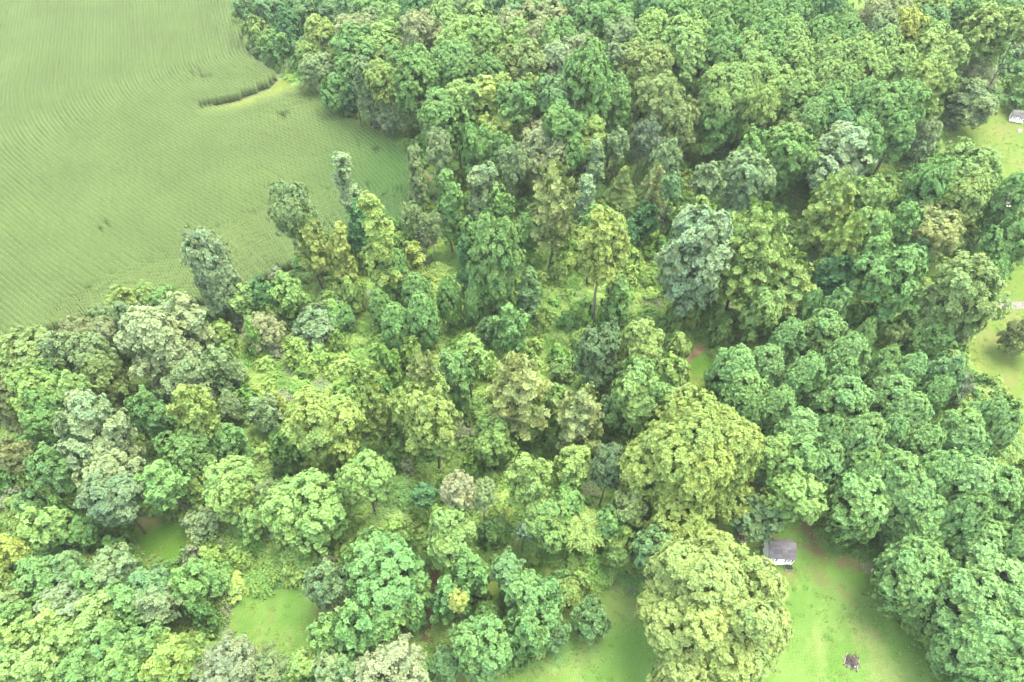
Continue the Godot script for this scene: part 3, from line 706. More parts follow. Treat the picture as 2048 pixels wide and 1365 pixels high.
	plant("R", "broadleaf_tree", "mid green rounded tree diagonally behind, driveway side of the twin topped tree", "tree", "trees of the far woods", Vector3(95.0, 20.00, -136.1), Vector2(3.1, 3.3), Color(0.064, 0.132, 0.041))
	plant("F", "feathery_tree", "small domed olive brown tree before the poplar woods", "tree", "trees of the far woods", Vector3(47.7, 16.00, -100.9), Vector2(3.2, 3.2), Color(0.083, 0.124, 0.043))
	plant("R", "broadleaf_tree", "big light green tree with a ragged top beside the smooth yellowish one", "tree", "trees of the far woods", Vector3(37.2, 20.00, -108.9), Vector2(6.1, 6.4), Color(0.090, 0.158, 0.048))
	plant("F", "feathery_tree", "smooth yellowish rounded tree beside the olive brown dome", "tree", "trees of the far woods", Vector3(41.1, 20.00, -103.0), Vector2(3.0, 3.7), Color(0.102, 0.157, 0.044))
	plant("R", "broadleaf_tree", "tall green tree in front of the big ragged light green tree", "tree", "trees of the far woods", Vector3(36.3, 16.00, -107.3), Vector2(4.8, 6.0), Color(0.064, 0.132, 0.041))
	plant("R", "broadleaf_tree", "broad mid green tree beside the whitish bubbly tree", "tree", "trees between the far woods and the driveway lawn", Vector3(45.2, 16.00, -96.7), Vector2(4.9, 5.8), Color(0.064, 0.132, 0.041))
	plant("R", "broadleaf_tree", "mid green rounded tree close behind the grey green dome", "tree", "trees between the far woods and the driveway lawn", Vector3(38.8, 16.00, -95.4), Vector2(2.5, 3.8), Color(0.064, 0.132, 0.041))
	plant("R", "broadleaf_tree", "whitish green tree with a bubbly cauliflower crown", "tree", "trees between the far woods and the driveway lawn", Vector3(53.7, 16.00, -95.4), Vector2(5.7, 6.0), Color(0.098, 0.152, 0.076))
	plant("R", "broadleaf_tree", "small mid green rounded tree on the driveway side of the whitish bubbly tree", "tree", "trees between the far woods and the driveway lawn", Vector3(57.5, 16.00, -94.1), Vector2(1.8, 2.7), Color(0.064, 0.132, 0.041))
	plant("R", "broadleaf_tree", "narrow green tree with a dark foot by the upper lawn", "tree", "trees of the far woods", Vector3(64.9, 16.00, -101.2), Vector2(3.2, 4.8), Color(0.064, 0.132, 0.041))
	plant("F", "feathery_tree", "small silvery green feathery tree on the corn side of the upper lawn", "tree", "trees of the far woods", Vector3(75.5, 10.00, -109.3), Vector2(2.4, 3.0), Color(0.096, 0.146, 0.072))
	plant("R", "broadleaf_tree", "small silvery green rounded tree on the corn side of the upper lawn", "tree", "trees between the far woods and the driveway lawn", Vector3(74.8, 7.00, -107.8), Vector2(2.0, 2.6), Color(0.096, 0.146, 0.072))
	plant("R", "broadleaf_tree", "grey green domed tree before the broad mid green tree", "tree", "trees between the far woods and the driveway lawn", Vector3(36.9, 16.00, -90.0), Vector2(4.3, 5.8), Color(0.082, 0.137, 0.067))
	plant("R", "broadleaf_tree", "grey green rounded tree on the corn side of the grey green dome", "tree", "trees between the far woods and the driveway lawn", Vector3(30.3, 16.00, -87.0), Vector2(2.3, 3.5), Color(0.079, 0.124, 0.055))
	plant("R", "broadleaf_tree", "wide light green domed tree at the rim of the upper lawn", "tree", "trees between the far woods and the driveway lawn", Vector3(73.6, 15.00, -93.1), Vector2(4.9, 5.4), Color(0.090, 0.158, 0.048))
	plant("R", "broadleaf_tree", "mid green rounded tree on the corn side of the wide dome by the upper lawn", "tree", "trees between the far woods and the driveway lawn", Vector3(66.4, 15.00, -89.1), Vector2(3.6, 5.4), Color(0.064, 0.132, 0.041))
	plant("R", "broadleaf_tree", "yellow green rounded tree close in front of the wide dome by the upper lawn", "tree", "trees between the far woods and the driveway lawn", Vector3(70.9, 14.00, -87.3), Vector2(3.9, 5.0), Color(0.102, 0.157, 0.044))
	plant("R", "broadleaf_tree", "mid green rounded tree on the driveway side of the wide dome by the upper lawn", "tree", "trees between the far woods and the driveway lawn", Vector3(77.3, 15.00, -85.8), Vector2(2.7, 4.1), Color(0.064, 0.132, 0.041))
	plant("L", "open_crowned_tree", "golden green tree between the silver bubbly tree and the plantation", "tree", "trees between the far woods and the driveway lawn", Vector3(47.2, 19.00, -81.1), Vector2(4.1, 6.8), Color(0.102, 0.157, 0.044))
	plant("R", "broadleaf_tree", "light green rounded tree on the driveway side of the golden green tree", "tree", "trees between the far woods and the driveway lawn", Vector3(52.6, 17.00, -81.8), Vector2(3.4, 5.0), Color(0.090, 0.158, 0.048))
	plant("R", "broadleaf_tree", "yellow green rounded tree on the driveway side of the cream tipped slim tree", "tree", "trees of the grove round the vine meadow", Vector3(27.3, 16.00, -78.5), Vector2(2.0, 3.0), Color(0.102, 0.157, 0.044))
	plant("F", "feathery_tree", "pale yellow domed tree beside the small dark conifer", "tree", "trees between the far woods and the driveway lawn", Vector3(67.1, 10.00, -83.2), Vector2(4.1, 4.1), Color(0.127, 0.163, 0.064))
	plant("R", "broadleaf_tree", "mid green rounded tree diagonally behind, cornward of the small dark conifer", "tree", "trees between the far woods and the driveway lawn", Vector3(60.2, 12.00, -82.2), Vector2(2.3, 3.5), Color(0.064, 0.132, 0.041))
	plant("R", "broadleaf_tree", "small mid green rounded tree on the driveway side of the pale yellow dome", "tree", "trees between the far woods and the driveway lawn", Vector3(77.0, 9.00, -85.6), Vector2(2.0, 3.0), Color(0.064, 0.132, 0.041))
	plant("R", "broadleaf_tree", "small mid green rounded tree straight behind the gravel driveway", "tree", "trees between the far woods and the driveway lawn", Vector3(79.0, 10.00, -82.7), Vector2(1.7, 2.5), Color(0.064, 0.132, 0.041))
	plant("C2", "column_tree", "tall silver blue billowing tree beside the winding dirt path", "tree", "ivy clad column trees of the vine meadow and field edge", Vector3(24.7, 22.00, -68.3), Vector2(4.9, 9.7), Color(0.096, 0.150, 0.080))
	plant("L", "open_crowned_tree", "large golden green tree behind the blue green plantation", "tree", "trees between the far woods and the driveway lawn", Vector3(32.2, 22.00, -69.7), Vector2(6.0, 7.9), Color(0.102, 0.157, 0.044))
	plant("L", "open_crowned_tree", "drooping golden lower tree in front of the large golden green tree", "tree", "trees between the far woods and the driveway lawn", Vector3(38.3, 15.00, -67.7), Vector2(4.6, 5.8), Color(0.102, 0.157, 0.044))
	plant("L", "open_crowned_tree", "yellow green open crowned tree close in front of the golden green tree", "tree", "trees between the far woods and the driveway lawn", Vector3(47.5, 17.00, -74.2), Vector2(3.2, 6.1), Color(0.102, 0.157, 0.044))
	plant("R", "broadleaf_tree", "light green rounded tree diagonally in front of, driveway side of the golden green tree", "tree", "trees between the far woods and the driveway lawn", Vector3(51.5, 16.00, -76.1), Vector2(2.9, 4.3), Color(0.090, 0.158, 0.048))
	plant("R", "broadleaf_tree", "greyish green rounded tree diagonally behind, cornward of the large round tree by the leaning one", "tree", "trees between the far woods and the driveway lawn", Vector3(52.9, 11.00, -75.4), Vector2(2.5, 3.7), Color(0.082, 0.137, 0.067))
	plant("R", "broadleaf_tree", "dark green rounded tree straight in front of the golden green tree", "tree", "trees between the far woods and the driveway lawn", Vector3(47.6, 11.00, -72.5), Vector2(2.6, 3.8), Color(0.036, 0.091, 0.036))
	plant("K2", "conifer_tree", "small dark spreading conifer under the pale yellow dome", "conifer", "", Vector3(63.9, 7.00, -80.7), Vector2(2.7, 2.1), Color(0.036, 0.091, 0.036))
	plant("R", "broadleaf_tree", "large round mid green tree beside the leaning tree", "tree", "trees between the far woods and the driveway lawn", Vector3(51.2, 17.00, -66.9), Vector2(5.1, 6.3), Color(0.064, 0.132, 0.041))
	plant("R", "broadleaf_tree", "tall light green leaning tree overhanging the driveway lawn", "tree", "trees between the far woods and the driveway lawn", Vector3(59.5, 18.00, -63.3), Vector2(5.0, 6.5), Color(0.090, 0.146, 0.050))
	plant("R", "broadleaf_tree", "rounded green tree above the driveway lawn", "tree", "trees between the far woods and the driveway lawn", Vector3(75.6, 12.00, -78.5), Vector2(3.4, 4.3), Color(0.064, 0.132, 0.041))
	plant("R", "broadleaf_tree", "mid green rounded tree close behind the gravel driveway", "tree", "trees between the far woods and the driveway lawn", Vector3(73.4, 7.00, -75.6), Vector2(2.2, 2.5), Color(0.064, 0.132, 0.041))
	plant("F", "feathery_tree", "dark olive bush with bronze tinge on the yellow lawn", "tree", "trees of the grove round the vine meadow", Vector3(72.2, 7.00, -63.3), Vector2(2.6, 3.3), Color(0.068, 0.090, 0.037))
	plant("R", "broadleaf_tree", "light green rounded tree straight in front of the large golden green tree", "tree", "trees between the far woods and the driveway lawn", Vector3(33.8, 13.00, -63.1), Vector2(3.0, 4.6), Color(0.090, 0.158, 0.048))
	plant("R", "broadleaf_tree", "dark green rounded tree diagonally in front of, driveway side of the large golden green tree", "tree", "trees between the far woods and the driveway lawn", Vector3(38.5, 10.00, -66.4), Vector2(2.5, 3.6), Color(0.036, 0.091, 0.036))
	plant("R", "broadleaf_tree", "small blue green rounded tree on the driveway side of the winding dirt path", "tree", "domed trees of the dense planted stand", Vector3(40.8, 12.00, -64.5), Vector2(1.5, 4.3), Color(0.081, 0.157, 0.055))
	plant("R", "broadleaf_tree", "blue green rounded tree diagonally in front of, driveway side of the large golden green tree", "tree", "domed trees of the dense planted stand", Vector3(44.2, 12.00, -64.2), Vector2(1.9, 4.3), Color(0.081, 0.157, 0.055))
	plant("R", "broadleaf_tree", "mid green rounded tree diagonally in front of, cornward of the leaning tree", "tree", "trees of the grove round the vine meadow", Vector3(57.0, 10.00, -60.4), Vector2(3.0, 3.6), Color(0.064, 0.132, 0.041))
	plant("R", "broadleaf_tree", "small olive green rounded tree diagonally in front of, cornward of the leaning tree", "tree", "trees of the grove round the vine meadow", Vector3(53.0, 8.00, -61.6), Vector2(1.8, 2.7), Color(0.083, 0.124, 0.043))
	plant("P", "poplar_tree", "blue green cone crowned poplar straight in front of the large golden green tree", "poplar", "domed trees of the dense planted stand", Vector3(36.2, 12.62, -58.5), Vector2(2.4, 4.5), Color(0.081, 0.157, 0.055))
	plant("P", "poplar_tree", "blue green cone crowned poplar diagonally in front of, cornward of the small dark conifer", "poplar", "domed trees of the dense planted stand", Vector3(41.3, 12.62, -59.7), Vector2(3.0, 4.5), Color(0.081, 0.157, 0.055))
	plant("P", "poplar_tree", "small blue green cone crowned poplar on the corn side of the leaning tree", "poplar", "domed trees of the dense planted stand", Vector3(44.4, 15.12, -56.4), Vector2(1.6, 5.4), Color(0.081, 0.157, 0.055))
	plant("P", "poplar_tree", "blue green cone crowned poplar on the corn side of the leaning tree", "poplar", "domed trees of the dense planted stand", Vector3(41.4, 15.50, -53.4), Vector2(3.0, 5.6), Color(0.081, 0.157, 0.055))
	plant("P", "poplar_tree", "blue green cone crowned poplar on the driveway side of the winding dirt path", "poplar", "domed trees of the dense planted stand", Vector3(27.7, 14.12, -52.3), Vector2(3.2, 5.1), Color(0.081, 0.157, 0.055))
	plant("P", "poplar_tree", "blue green cone crowned poplar diagonally behind, driveway side of the huge yellow green tree", "poplar", "domed trees of the dense planted stand", Vector3(31.8, 13.62, -53.1), Vector2(2.8, 4.9), Color(0.081, 0.157, 0.055))
	plant("P", "poplar_tree", "blue green cone crowned poplar straight behind the bright tree over the track", "poplar", "domed trees of the dense planted stand", Vector3(35.3, 15.75, -50.2), Vector2(2.7, 5.7), Color(0.081, 0.157, 0.055))
	plant("P", "poplar_tree", "shorter blue green cone crowned poplar on the corn side of the yellow green shrub patch", "poplar", "domed trees of the dense planted stand", Vector3(46.7, 13.38, -53.5), Vector2(2.0, 4.8), Color(0.081, 0.157, 0.055))
	plant("P", "poplar_tree", "blue green cone crowned poplar diagonally in front of, cornward of the leaning tree", "poplar", "domed trees of the dense planted stand", Vector3(49.3, 13.38, -52.3), Vector2(2.2, 4.8), Color(0.081, 0.157, 0.055))
	plant("P", "poplar_tree", "slim blue green cone crowned poplar on the corn side of the yellow green shrub patch", "poplar", "domed trees of the dense planted stand", Vector3(40.4, 14.38, -50.8), Vector2(2.2, 5.2), Color(0.081, 0.157, 0.055))
	plant("P", "poplar_tree", "blue green cone crowned poplar diagonally in front of, driveway side of the winding dirt path", "poplar", "domed trees of the dense planted stand", Vector3(28.3, 13.50, -48.9), Vector2(3.1, 4.9), Color(0.081, 0.157, 0.055))
	plant("P", "poplar_tree", "blue green cone crowned poplar straight behind the blue green tree behind the shed", "poplar", "domed trees of the dense planted stand", Vector3(31.0, 15.00, -46.0), Vector2(2.5, 5.4), Color(0.081, 0.157, 0.055))
	plant("P", "poplar_tree", "large blue green cone crowned poplar straight behind the bright tree over the track", "poplar", "domed trees of the dense planted stand", Vector3(38.9, 15.38, -46.6), Vector2(3.5, 5.5), Color(0.081, 0.157, 0.055))
	plant("P", "poplar_tree", "slim blue green cone crowned poplar on the corn side of the long yellow lawn", "poplar", "domed trees of the dense planted stand", Vector3(45.9, 12.88, -51.0), Vector2(1.9, 4.6), Color(0.081, 0.157, 0.055))
	plant("P", "poplar_tree", "blue green cone crowned poplar on the corn side of the yellow green shrub patch", "poplar", "domed trees of the dense planted stand", Vector3(46.1, 12.88, -49.0), Vector2(3.0, 4.6), Color(0.081, 0.157, 0.055))
	plant("P", "poplar_tree", "blue green cone crowned poplar on the corn side of the long yellow lawn", "poplar", "domed trees of the dense planted stand", Vector3(46.1, 14.88, -44.9), Vector2(2.9, 5.4), Color(0.081, 0.157, 0.055))
	plant("P", "poplar_tree", "blue green cone crowned poplar diagonally in front of, cornward of the bronze tinged bush", "poplar", "domed trees of the dense planted stand", Vector3(51.0, 13.62, -48.6), Vector2(2.0, 4.9), Color(0.081, 0.157, 0.055))
	plant("P", "poplar_tree", "blue green cone crowned poplar straight in front of the bronze tinged bush", "poplar", "domed trees of the dense planted stand", Vector3(55.8, 13.62, -45.2), Vector2(2.3, 4.9), Color(0.081, 0.157, 0.055))
	plant("P", "poplar_tree", "blue green cone crowned poplar close in front of the yellow green shrub patch", "poplar", "domed trees of the dense planted stand", Vector3(52.0, 13.75, -43.5), Vector2(2.9, 5.0), Color(0.081, 0.157, 0.055))
	plant("P", "poplar_tree", "blue green cone crowned poplar straight in front of the long yellow lawn", "poplar", "domed trees of the dense planted stand", Vector3(55.7, 14.88, -42.8), Vector2(2.0, 5.4), Color(0.081, 0.157, 0.055))
	plant("P", "poplar_tree", "large blue green cone crowned poplar straight behind the blue green tree behind the shed", "poplar", "domed trees of the dense planted stand", Vector3(32.8, 14.00, -42.9), Vector2(3.2, 5.0), Color(0.081, 0.157, 0.055))
	plant("P", "poplar_tree", "blue green cone crowned poplar on the driveway side of the huge yellow green tree", "poplar", "domed trees of the dense planted stand", Vector3(35.8, 14.88, -41.9), Vector2(2.1, 5.4), Color(0.081, 0.157, 0.055))
	plant("P", "poplar_tree", "blue green cone crowned poplar straight behind the worn track", "poplar", "domed trees of the dense planted stand", Vector3(39.2, 15.88, -41.4), Vector2(2.8, 5.7), Color(0.081, 0.157, 0.055))
	plant("P", "poplar_tree", "blue green cone crowned poplar diagonally in front of, cornward of the long yellow lawn", "poplar", "domed trees of the dense planted stand", Vector3(43.5, 14.12, -42.6), Vector2(2.1, 5.1), Color(0.081, 0.157, 0.055))
	plant("P", "poplar_tree", "blue green cone crowned poplar diagonally in front of, cornward of the yellow green shrub patch", "poplar", "domed trees of the dense planted stand", Vector3(46.4, 14.00, -41.5), Vector2(2.6, 5.0), Color(0.081, 0.157, 0.055))
	plant("P", "poplar_tree", "large blue green cone crowned poplar straight in front of the bronze tinged bush", "poplar", "domed trees of the dense planted stand", Vector3(52.1, 12.88, -42.3), Vector2(3.2, 4.6), Color(0.081, 0.157, 0.055))
	plant("P", "poplar_tree", "blue green cone crowned poplar diagonally behind, cornward of the bright tree over the track", "poplar", "domed trees of the dense planted stand", Vector3(28.1, 12.62, -45.5), Vector2(1.7, 4.5), Color(0.081, 0.157, 0.055))
	plant("P", "poplar_tree", "broad blue green cone crowned poplar on the driveway side of the worn track", "poplar", "domed trees of the dense planted stand", Vector3(41.8, 14.75, -37.3), Vector2(3.3, 5.3), Color(0.081, 0.157, 0.055))
	plant("P", "poplar_tree", "blue green cone crowned poplar diagonally behind, driveway side of the worn track", "poplar", "domed trees of the dense planted stand", Vector3(39.1, 13.88, -38.4), Vector2(2.5, 5.0), Color(0.081, 0.157, 0.055))
	plant("P", "poplar_tree", "large blue green cone crowned poplar straight in front of the long yellow lawn", "poplar", "domed trees of the dense planted stand", Vector3(49.0, 15.38, -36.1), Vector2(3.5, 5.5), Color(0.081, 0.157, 0.055))
	plant("P", "poplar_tree", "large blue green cone crowned poplar on the driveway side of the worn track", "poplar", "domed trees of the dense planted stand", Vector3(38.7, 12.12, -35.9), Vector2(4.0, 5.7), Color(0.081, 0.157, 0.055))
	plant("P", "poplar_tree", "taller blue green cone crowned poplar on the driveway side of the worn track", "poplar", "domed trees of the dense planted stand", Vector3(42.7, 13.75, -35.0), Vector2(3.0, 5.0), Color(0.081, 0.157, 0.055))
	plant("P", "poplar_tree", "large blue green cone crowned poplar diagonally behind, driveway side of the yard lawn", "poplar", "domed trees of the dense planted stand", Vector3(45.3, 11.12, -33.6), Vector2(3.8, 5.2), Color(0.081, 0.157, 0.055))
	plant("P", "poplar_tree", "blue green cone crowned poplar on the driveway side of the worn track", "poplar", "domed trees of the dense planted stand", Vector3(47.6, 14.62, -32.8), Vector2(2.7, 6.7), Color(0.081, 0.157, 0.055))
	plant("P", "poplar_tree", "broad blue green cone crowned poplar in front of the yellow green shrub patch", "poplar", "domed trees of the dense planted stand", Vector3(51.8, 14.88, -35.3), Vector2(3.0, 5.4), Color(0.081, 0.157, 0.055))
	plant("P", "poplar_tree", "large blue green cone crowned poplar straight in front of the yellow green shrub patch", "poplar", "domed trees of the dense planted stand", Vector3(49.9, 11.38, -30.8), Vector2(3.7, 5.2), Color(0.081, 0.157, 0.055))
	plant("P", "poplar_tree", "blue green cone crowned poplar straight in front of the yellow green shrub patch", "poplar", "domed trees of the dense planted stand", Vector3(52.4, 14.38, -29.5), Vector2(2.7, 6.5), Color(0.081, 0.157, 0.055))
	plant("P", "poplar_tree", "taller blue green cone crowned poplar on the driveway side of the yard lawn", "poplar", "domed trees of the dense planted stand", Vector3(42.6, 11.50, -28.5), Vector2(3.4, 5.2), Color(0.081, 0.157, 0.055))
	plant("P", "poplar_tree", "large blue green cone crowned poplar diagonally behind, driveway side of the fire pit", "poplar", "domed trees of the dense planted stand", Vector3(41.5, 11.12, -27.1), Vector2(3.5, 5.1), Color(0.081, 0.157, 0.055))
	plant("P", "poplar_tree", "broad blue green cone crowned poplar on the driveway side of the yard lawn", "poplar", "domed trees of the dense planted stand", Vector3(49.1, 11.62, -26.9), Vector2(4.4, 5.5), Color(0.081, 0.157, 0.055))
	plant("P", "poplar_tree", "large blue green cone crowned poplar on the driveway side of the yard lawn", "poplar", "domed trees of the dense planted stand", Vector3(45.1, 13.25, -24.3), Vector2(3.9, 6.0), Color(0.081, 0.157, 0.055))
	plant("P", "poplar_tree", "large blue green cone crowned poplar on the driveway side of the fire pit", "poplar", "domed trees of the dense planted stand", Vector3(49.2, 11.88, -23.6), Vector2(4.0, 5.4), Color(0.081, 0.157, 0.055))
	plant("P", "poplar_tree", "large blue green cone crowned poplar diagonally in front of, driveway side of the worn track", "poplar", "domed trees of the dense planted stand", Vector3(44.7, 13.00, -20.1), Vector2(3.4, 5.9), Color(0.081, 0.157, 0.055))
	plant("P", "poplar_tree", "large blue green cone crowned poplar on the driveway side of the white shed", "poplar", "domed trees of the dense planted stand", Vector3(47.6, 14.62, -19.6), Vector2(3.1, 6.7), Color(0.081, 0.157, 0.055))
	plant("P", "poplar_tree", "broad blue green cone crowned poplar on the driveway side of the fire pit", "poplar", "domed trees of the dense planted stand", Vector3(45.0, 12.88, -17.1), Vector2(2.7, 5.9), Color(0.081, 0.157, 0.055))
	plant("P", "poplar_tree", "blue green cone crowned poplar diagonally behind, driveway side of the bright tree over the track", "poplar", "domed trees of the dense planted stand", Vector3(35.3, 12.88, -39.8), Vector2(2.7, 4.6), Color(0.081, 0.157, 0.055))
	plant("P", "poplar_tree", "blue green cone crowned poplar on the driveway side of the bright tree over the track", "poplar", "domed trees of the dense planted stand", Vector3(46.0, 15.50, -37.2), Vector2(2.6, 5.6), Color(0.081, 0.157, 0.055))
	plant("R", "broadleaf_tree", "blue green rounded tree diagonally behind, cornward of the yellow green shrub patch", "tree", "trees of the grove round the vine meadow", Vector3(55.2, 10.00, -53.7), Vector2(2.6, 3.6), Color(0.060, 0.119, 0.048))
	plant("F", "feathery_tree", "bluish grey feathery tree diagonally behind, cornward of the yellow green shrub patch", "tree", "trees of the grove round the vine meadow", Vector3(57.8, 8.00, -53.8), Vector2(2.4, 2.9), Color(0.065, 0.095, 0.060))
	plant("S", "shrub", "yellow green shrub patch at the lawn edge of the plantation", "shrub", "shrubs and vine thickets in the clearings", Vector3(62.1, 3.50, -53.5), Vector2(2.7, 1.8), Color(0.102, 0.157, 0.044))
	plant("R", "broadleaf_tree", "large light green rounded tree diagonally behind, cornward of the bright tree over the track", "tree", "trees of the grove round the vine meadow", Vector3(28.4, 15.00, -38.8), Vector2(3.0, 3.7), Color(0.090, 0.158, 0.048))
	plant("R", "broadleaf_tree", "bright green tree overhanging the worn track behind the white shed", "tree", "trees of the grove round the vine meadow", Vector3(30.1, 14.00, -34.4), Vector2(2.9, 3.1), Color(0.090, 0.158, 0.048))
	plant("R", "broadleaf_tree", "mid green rounded tree straight behind the bright tree over the track", "tree", "trees of the grove round the vine meadow", Vector3(31.1, 15.00, -38.5), Vector2(2.4, 2.6), Color(0.064, 0.132, 0.041))
	plant("R", "broadleaf_tree", "blue green tree behind the white shed beside the log stack", "tree", "trees of the grove round the vine meadow", Vector3(27.5, 10.00, -34.5), Vector2(3.0, 3.2), Color(0.071, 0.126, 0.058))
	plant("M", "maple_tree", "huge pale yellow green maple beside the white shed", "maple", "trees round the mown lawns", Vector3(19.5, 17.00, -23.5), Vector2(7.0, 6.3), Color(0.102, 0.144, 0.046))
	plant("R", "broadleaf_tree", "huge yellow green tree standing behind the log stack", "tree", "trees of the grove round the vine meadow", Vector3(19.6, 20.00, -38.1), Vector2(7.4, 9.3), Color(0.104, 0.150, 0.041))
	plant("R", "broadleaf_tree", "smaller pale green tree at the bottom edge below the huge pale maple", "tree", "trees round the mown lawns", Vector3(16.1, 11.00, -16.7), Vector2(3.4, 3.6), Color(0.102, 0.144, 0.046))
	plant("R", "broadleaf_tree", "dark blue green tree between the two huge pale trees", "tree", "trees round the mown lawns", Vector3(15.0, 11.00, -29.6), Vector2(2.4, 3.0), Color(0.060, 0.119, 0.048))
	plant("R", "broadleaf_tree", "olive green rounded tree on the driveway side of the trailing vine thicket", "tree", "trees of the grove round the vine meadow", Vector3(12.9, 11.00, -34.3), Vector2(2.0, 2.4), Color(0.083, 0.124, 0.043))
	plant("R", "broadleaf_tree", "light green tree with upright tips beside the dark domed tree", "tree", "trees of the grove round the vine meadow", Vector3(14.8, 17.00, -46.7), Vector2(3.9, 5.8), Color(0.090, 0.158, 0.048))
	plant("R", "broadleaf_tree", "light green rounded tree on the corn side of the winding dirt path", "tree", "trees of the grove round the vine meadow", Vector3(19.2, 14.00, -50.6), Vector2(1.9, 2.9), Color(0.090, 0.158, 0.048))
	plant("R", "broadleaf_tree", "small yellow green rounded tree on the corn side of the winding dirt path", "tree", "trees of the grove round the vine meadow", Vector3(21.2, 12.00, -56.1), Vector2(1.6, 2.3), Color(0.102, 0.157, 0.044))
	plant("R", "broadleaf_tree", "smooth rounded yellow green tree beside the dirt path", "tree", "trees of the grove round the vine meadow", Vector3(16.4, 15.00, -55.4), Vector2(3.3, 5.0), Color(0.106, 0.160, 0.050))
	plant("R", "broadleaf_tree", "dark domed tree at the edge of the vine meadow", "tree", "trees of the grove round the vine meadow", Vector3(11.2, 14.00, -55.0), Vector2(3.0, 4.5), Color(0.054, 0.095, 0.046))
	plant("C2", "column_tree", "lone tall yellow green tree with its bare trunk showing", "tree", "ivy clad column trees of the vine meadow and field edge", Vector3(12.2, 22.00, -68.2), Vector2(3.2, 6.5), Color(0.120, 0.165, 0.046))
	plant("C", "ivy_column", "small green column tree at the foot of the lone tall tree", "ivy snag", "ivy clad column trees of the vine meadow and field edge", Vector3(15.1, 11.00, -68.2), Vector2(2.1, 5.2), Color(0.064, 0.132, 0.041))
	plant("S", "shrub", "round green bush in the middle of the vine meadow", "shrub", "shrubs and vine thickets in the clearings", Vector3(8.5, 3.50, -67.9), Vector2(1.7, 1.8), Color(0.064, 0.132, 0.041))
	plant("C2", "column_tree", "massive ivy clad tree with yellowing tips by the vine meadow", "tree", "ivy clad column trees of the vine meadow and field edge", Vector3(-2.5, 21.00, -68.8), Vector2(3.5, 9.8), Color(0.072, 0.138, 0.042))
	plant("C", "ivy_column", "dark narrow column beside the massive ivy clad tree", "ivy snag", "ivy clad column trees of the vine meadow and field edge", Vector3(-6.3, 16.00, -70.7), Vector2(1.3, 4.7), Color(0.036, 0.091, 0.036))
	plant("C", "ivy_column", "small blue green ivy clad column tree diagonally behind, cornward of the round meadow bush", "ivy snag", "ivy clad column trees of the vine meadow and field edge", Vector3(2.3, 11.00, -69.6), Vector2(1.7, 4.4), Color(0.060, 0.119, 0.048))
	plant("P", "poplar_tree", "fresh blue green cone crowned poplar close behind the tallest blue green sapling", "poplar", "trees of the grove round the vine meadow", Vector3(-13.8, 10.00, -69.7), Vector2(2.6, 4.2), Color(0.071, 0.146, 0.046))
	plant("P", "poplar_tree", "slim fresh blue green cone crowned poplar in front of the tall yellow topped column", "poplar", "trees of the grove round the vine meadow", Vector3(-18.7, 10.00, -66.7), Vector2(1.9, 4.2), Color(0.071, 0.146, 0.046))
	plant("P", "poplar_tree", "fresh blue green cone crowned poplar on the corn side of the tallest blue green sapling", "poplar", "trees of the grove round the vine meadow", Vector3(-15.9, 11.00, -62.9), Vector2(2.5, 4.6), Color(0.071, 0.146, 0.046))
	plant("P", "poplar_tree", "tallest of the blue green saplings facing the vine meadow", "poplar", "trees of the grove round the vine meadow", Vector3(-12.2, 13.00, -63.0), Vector2(2.6, 5.5), Color(0.071, 0.146, 0.046))
	plant("P", "poplar_tree", "fresh blue green cone crowned poplar diagonally behind, driveway side of the tallest blue green sapling", "poplar", "trees of the grove round the vine meadow", Vector3(-8.9, 12.00, -66.9), Vector2(2.0, 5.0), Color(0.071, 0.146, 0.046))
	plant("P", "poplar_tree", "fresh blue green cone crowned poplar close in front of the massive ivy clad tree", "poplar", "trees of the grove round the vine meadow", Vector3(-5.3, 11.00, -66.9), Vector2(2.0, 4.6), Color(0.071, 0.146, 0.046))
	plant("R", "broadleaf_tree", "small blue green rounded tree on the driveway side of the tallest blue green sapling", "tree", "trees of the grove round the vine meadow", Vector3(-3.5, 7.00, -63.8), Vector2(1.5, 2.3), Color(0.060, 0.119, 0.048))
	plant("R", "broadleaf_tree", "fresh blue green rounded tree on the corn side of the round meadow bush", "tree", "trees of the grove round the vine meadow", Vector3(-0.3, 10.00, -62.4), Vector2(2.6, 4.2), Color(0.071, 0.146, 0.046))
	plant("R", "broadleaf_tree", "light green rounded tree on the driveway side of the cream tipped tree of the grove", "tree", "trees of the grove round the vine meadow", Vector3(-5.3, 14.00, -53.8), Vector2(2.4, 3.6), Color(0.090, 0.158, 0.048))
	plant("R", "broadleaf_tree", "mid green rounded tree on the driveway side of the cream tipped tree of the grove", "tree", "trees of the grove round the vine meadow", Vector3(-6.9, 14.00, -51.3), Vector2(2.5, 3.8), Color(0.064, 0.132, 0.041))
	plant("L", "open_crowned_tree", "pale cream tipped tree behind the yellow green grove", "tree", "trees of the grove round the vine meadow", Vector3(-10.4, 17.00, -49.5), Vector2(2.4, 5.4), Color(0.127, 0.163, 0.064))
	plant("L", "open_crowned_tree", "wide open topped pale yellow tree with spreading bare tips", "tree", "trees of the grove round the vine meadow", Vector3(0.7, 18.00, -47.8), Vector2(4.3, 6.5), Color(0.127, 0.163, 0.064))
	plant("L", "open_crowned_tree", "yellow green open crowned tree on the driveway side of the broad grove tree", "tree", "trees of the grove round the vine meadow", Vector3(-16.4, 14.00, -47.4), Vector2(2.2, 4.8), Color(0.102, 0.157, 0.044))
	plant("R", "broadleaf_tree", "full yellow green tree in the centre of the grove", "tree", "trees of the grove round the vine meadow", Vector3(-9.3, 17.00, -43.3), Vector2(3.7, 5.6), Color(0.102, 0.157, 0.044))
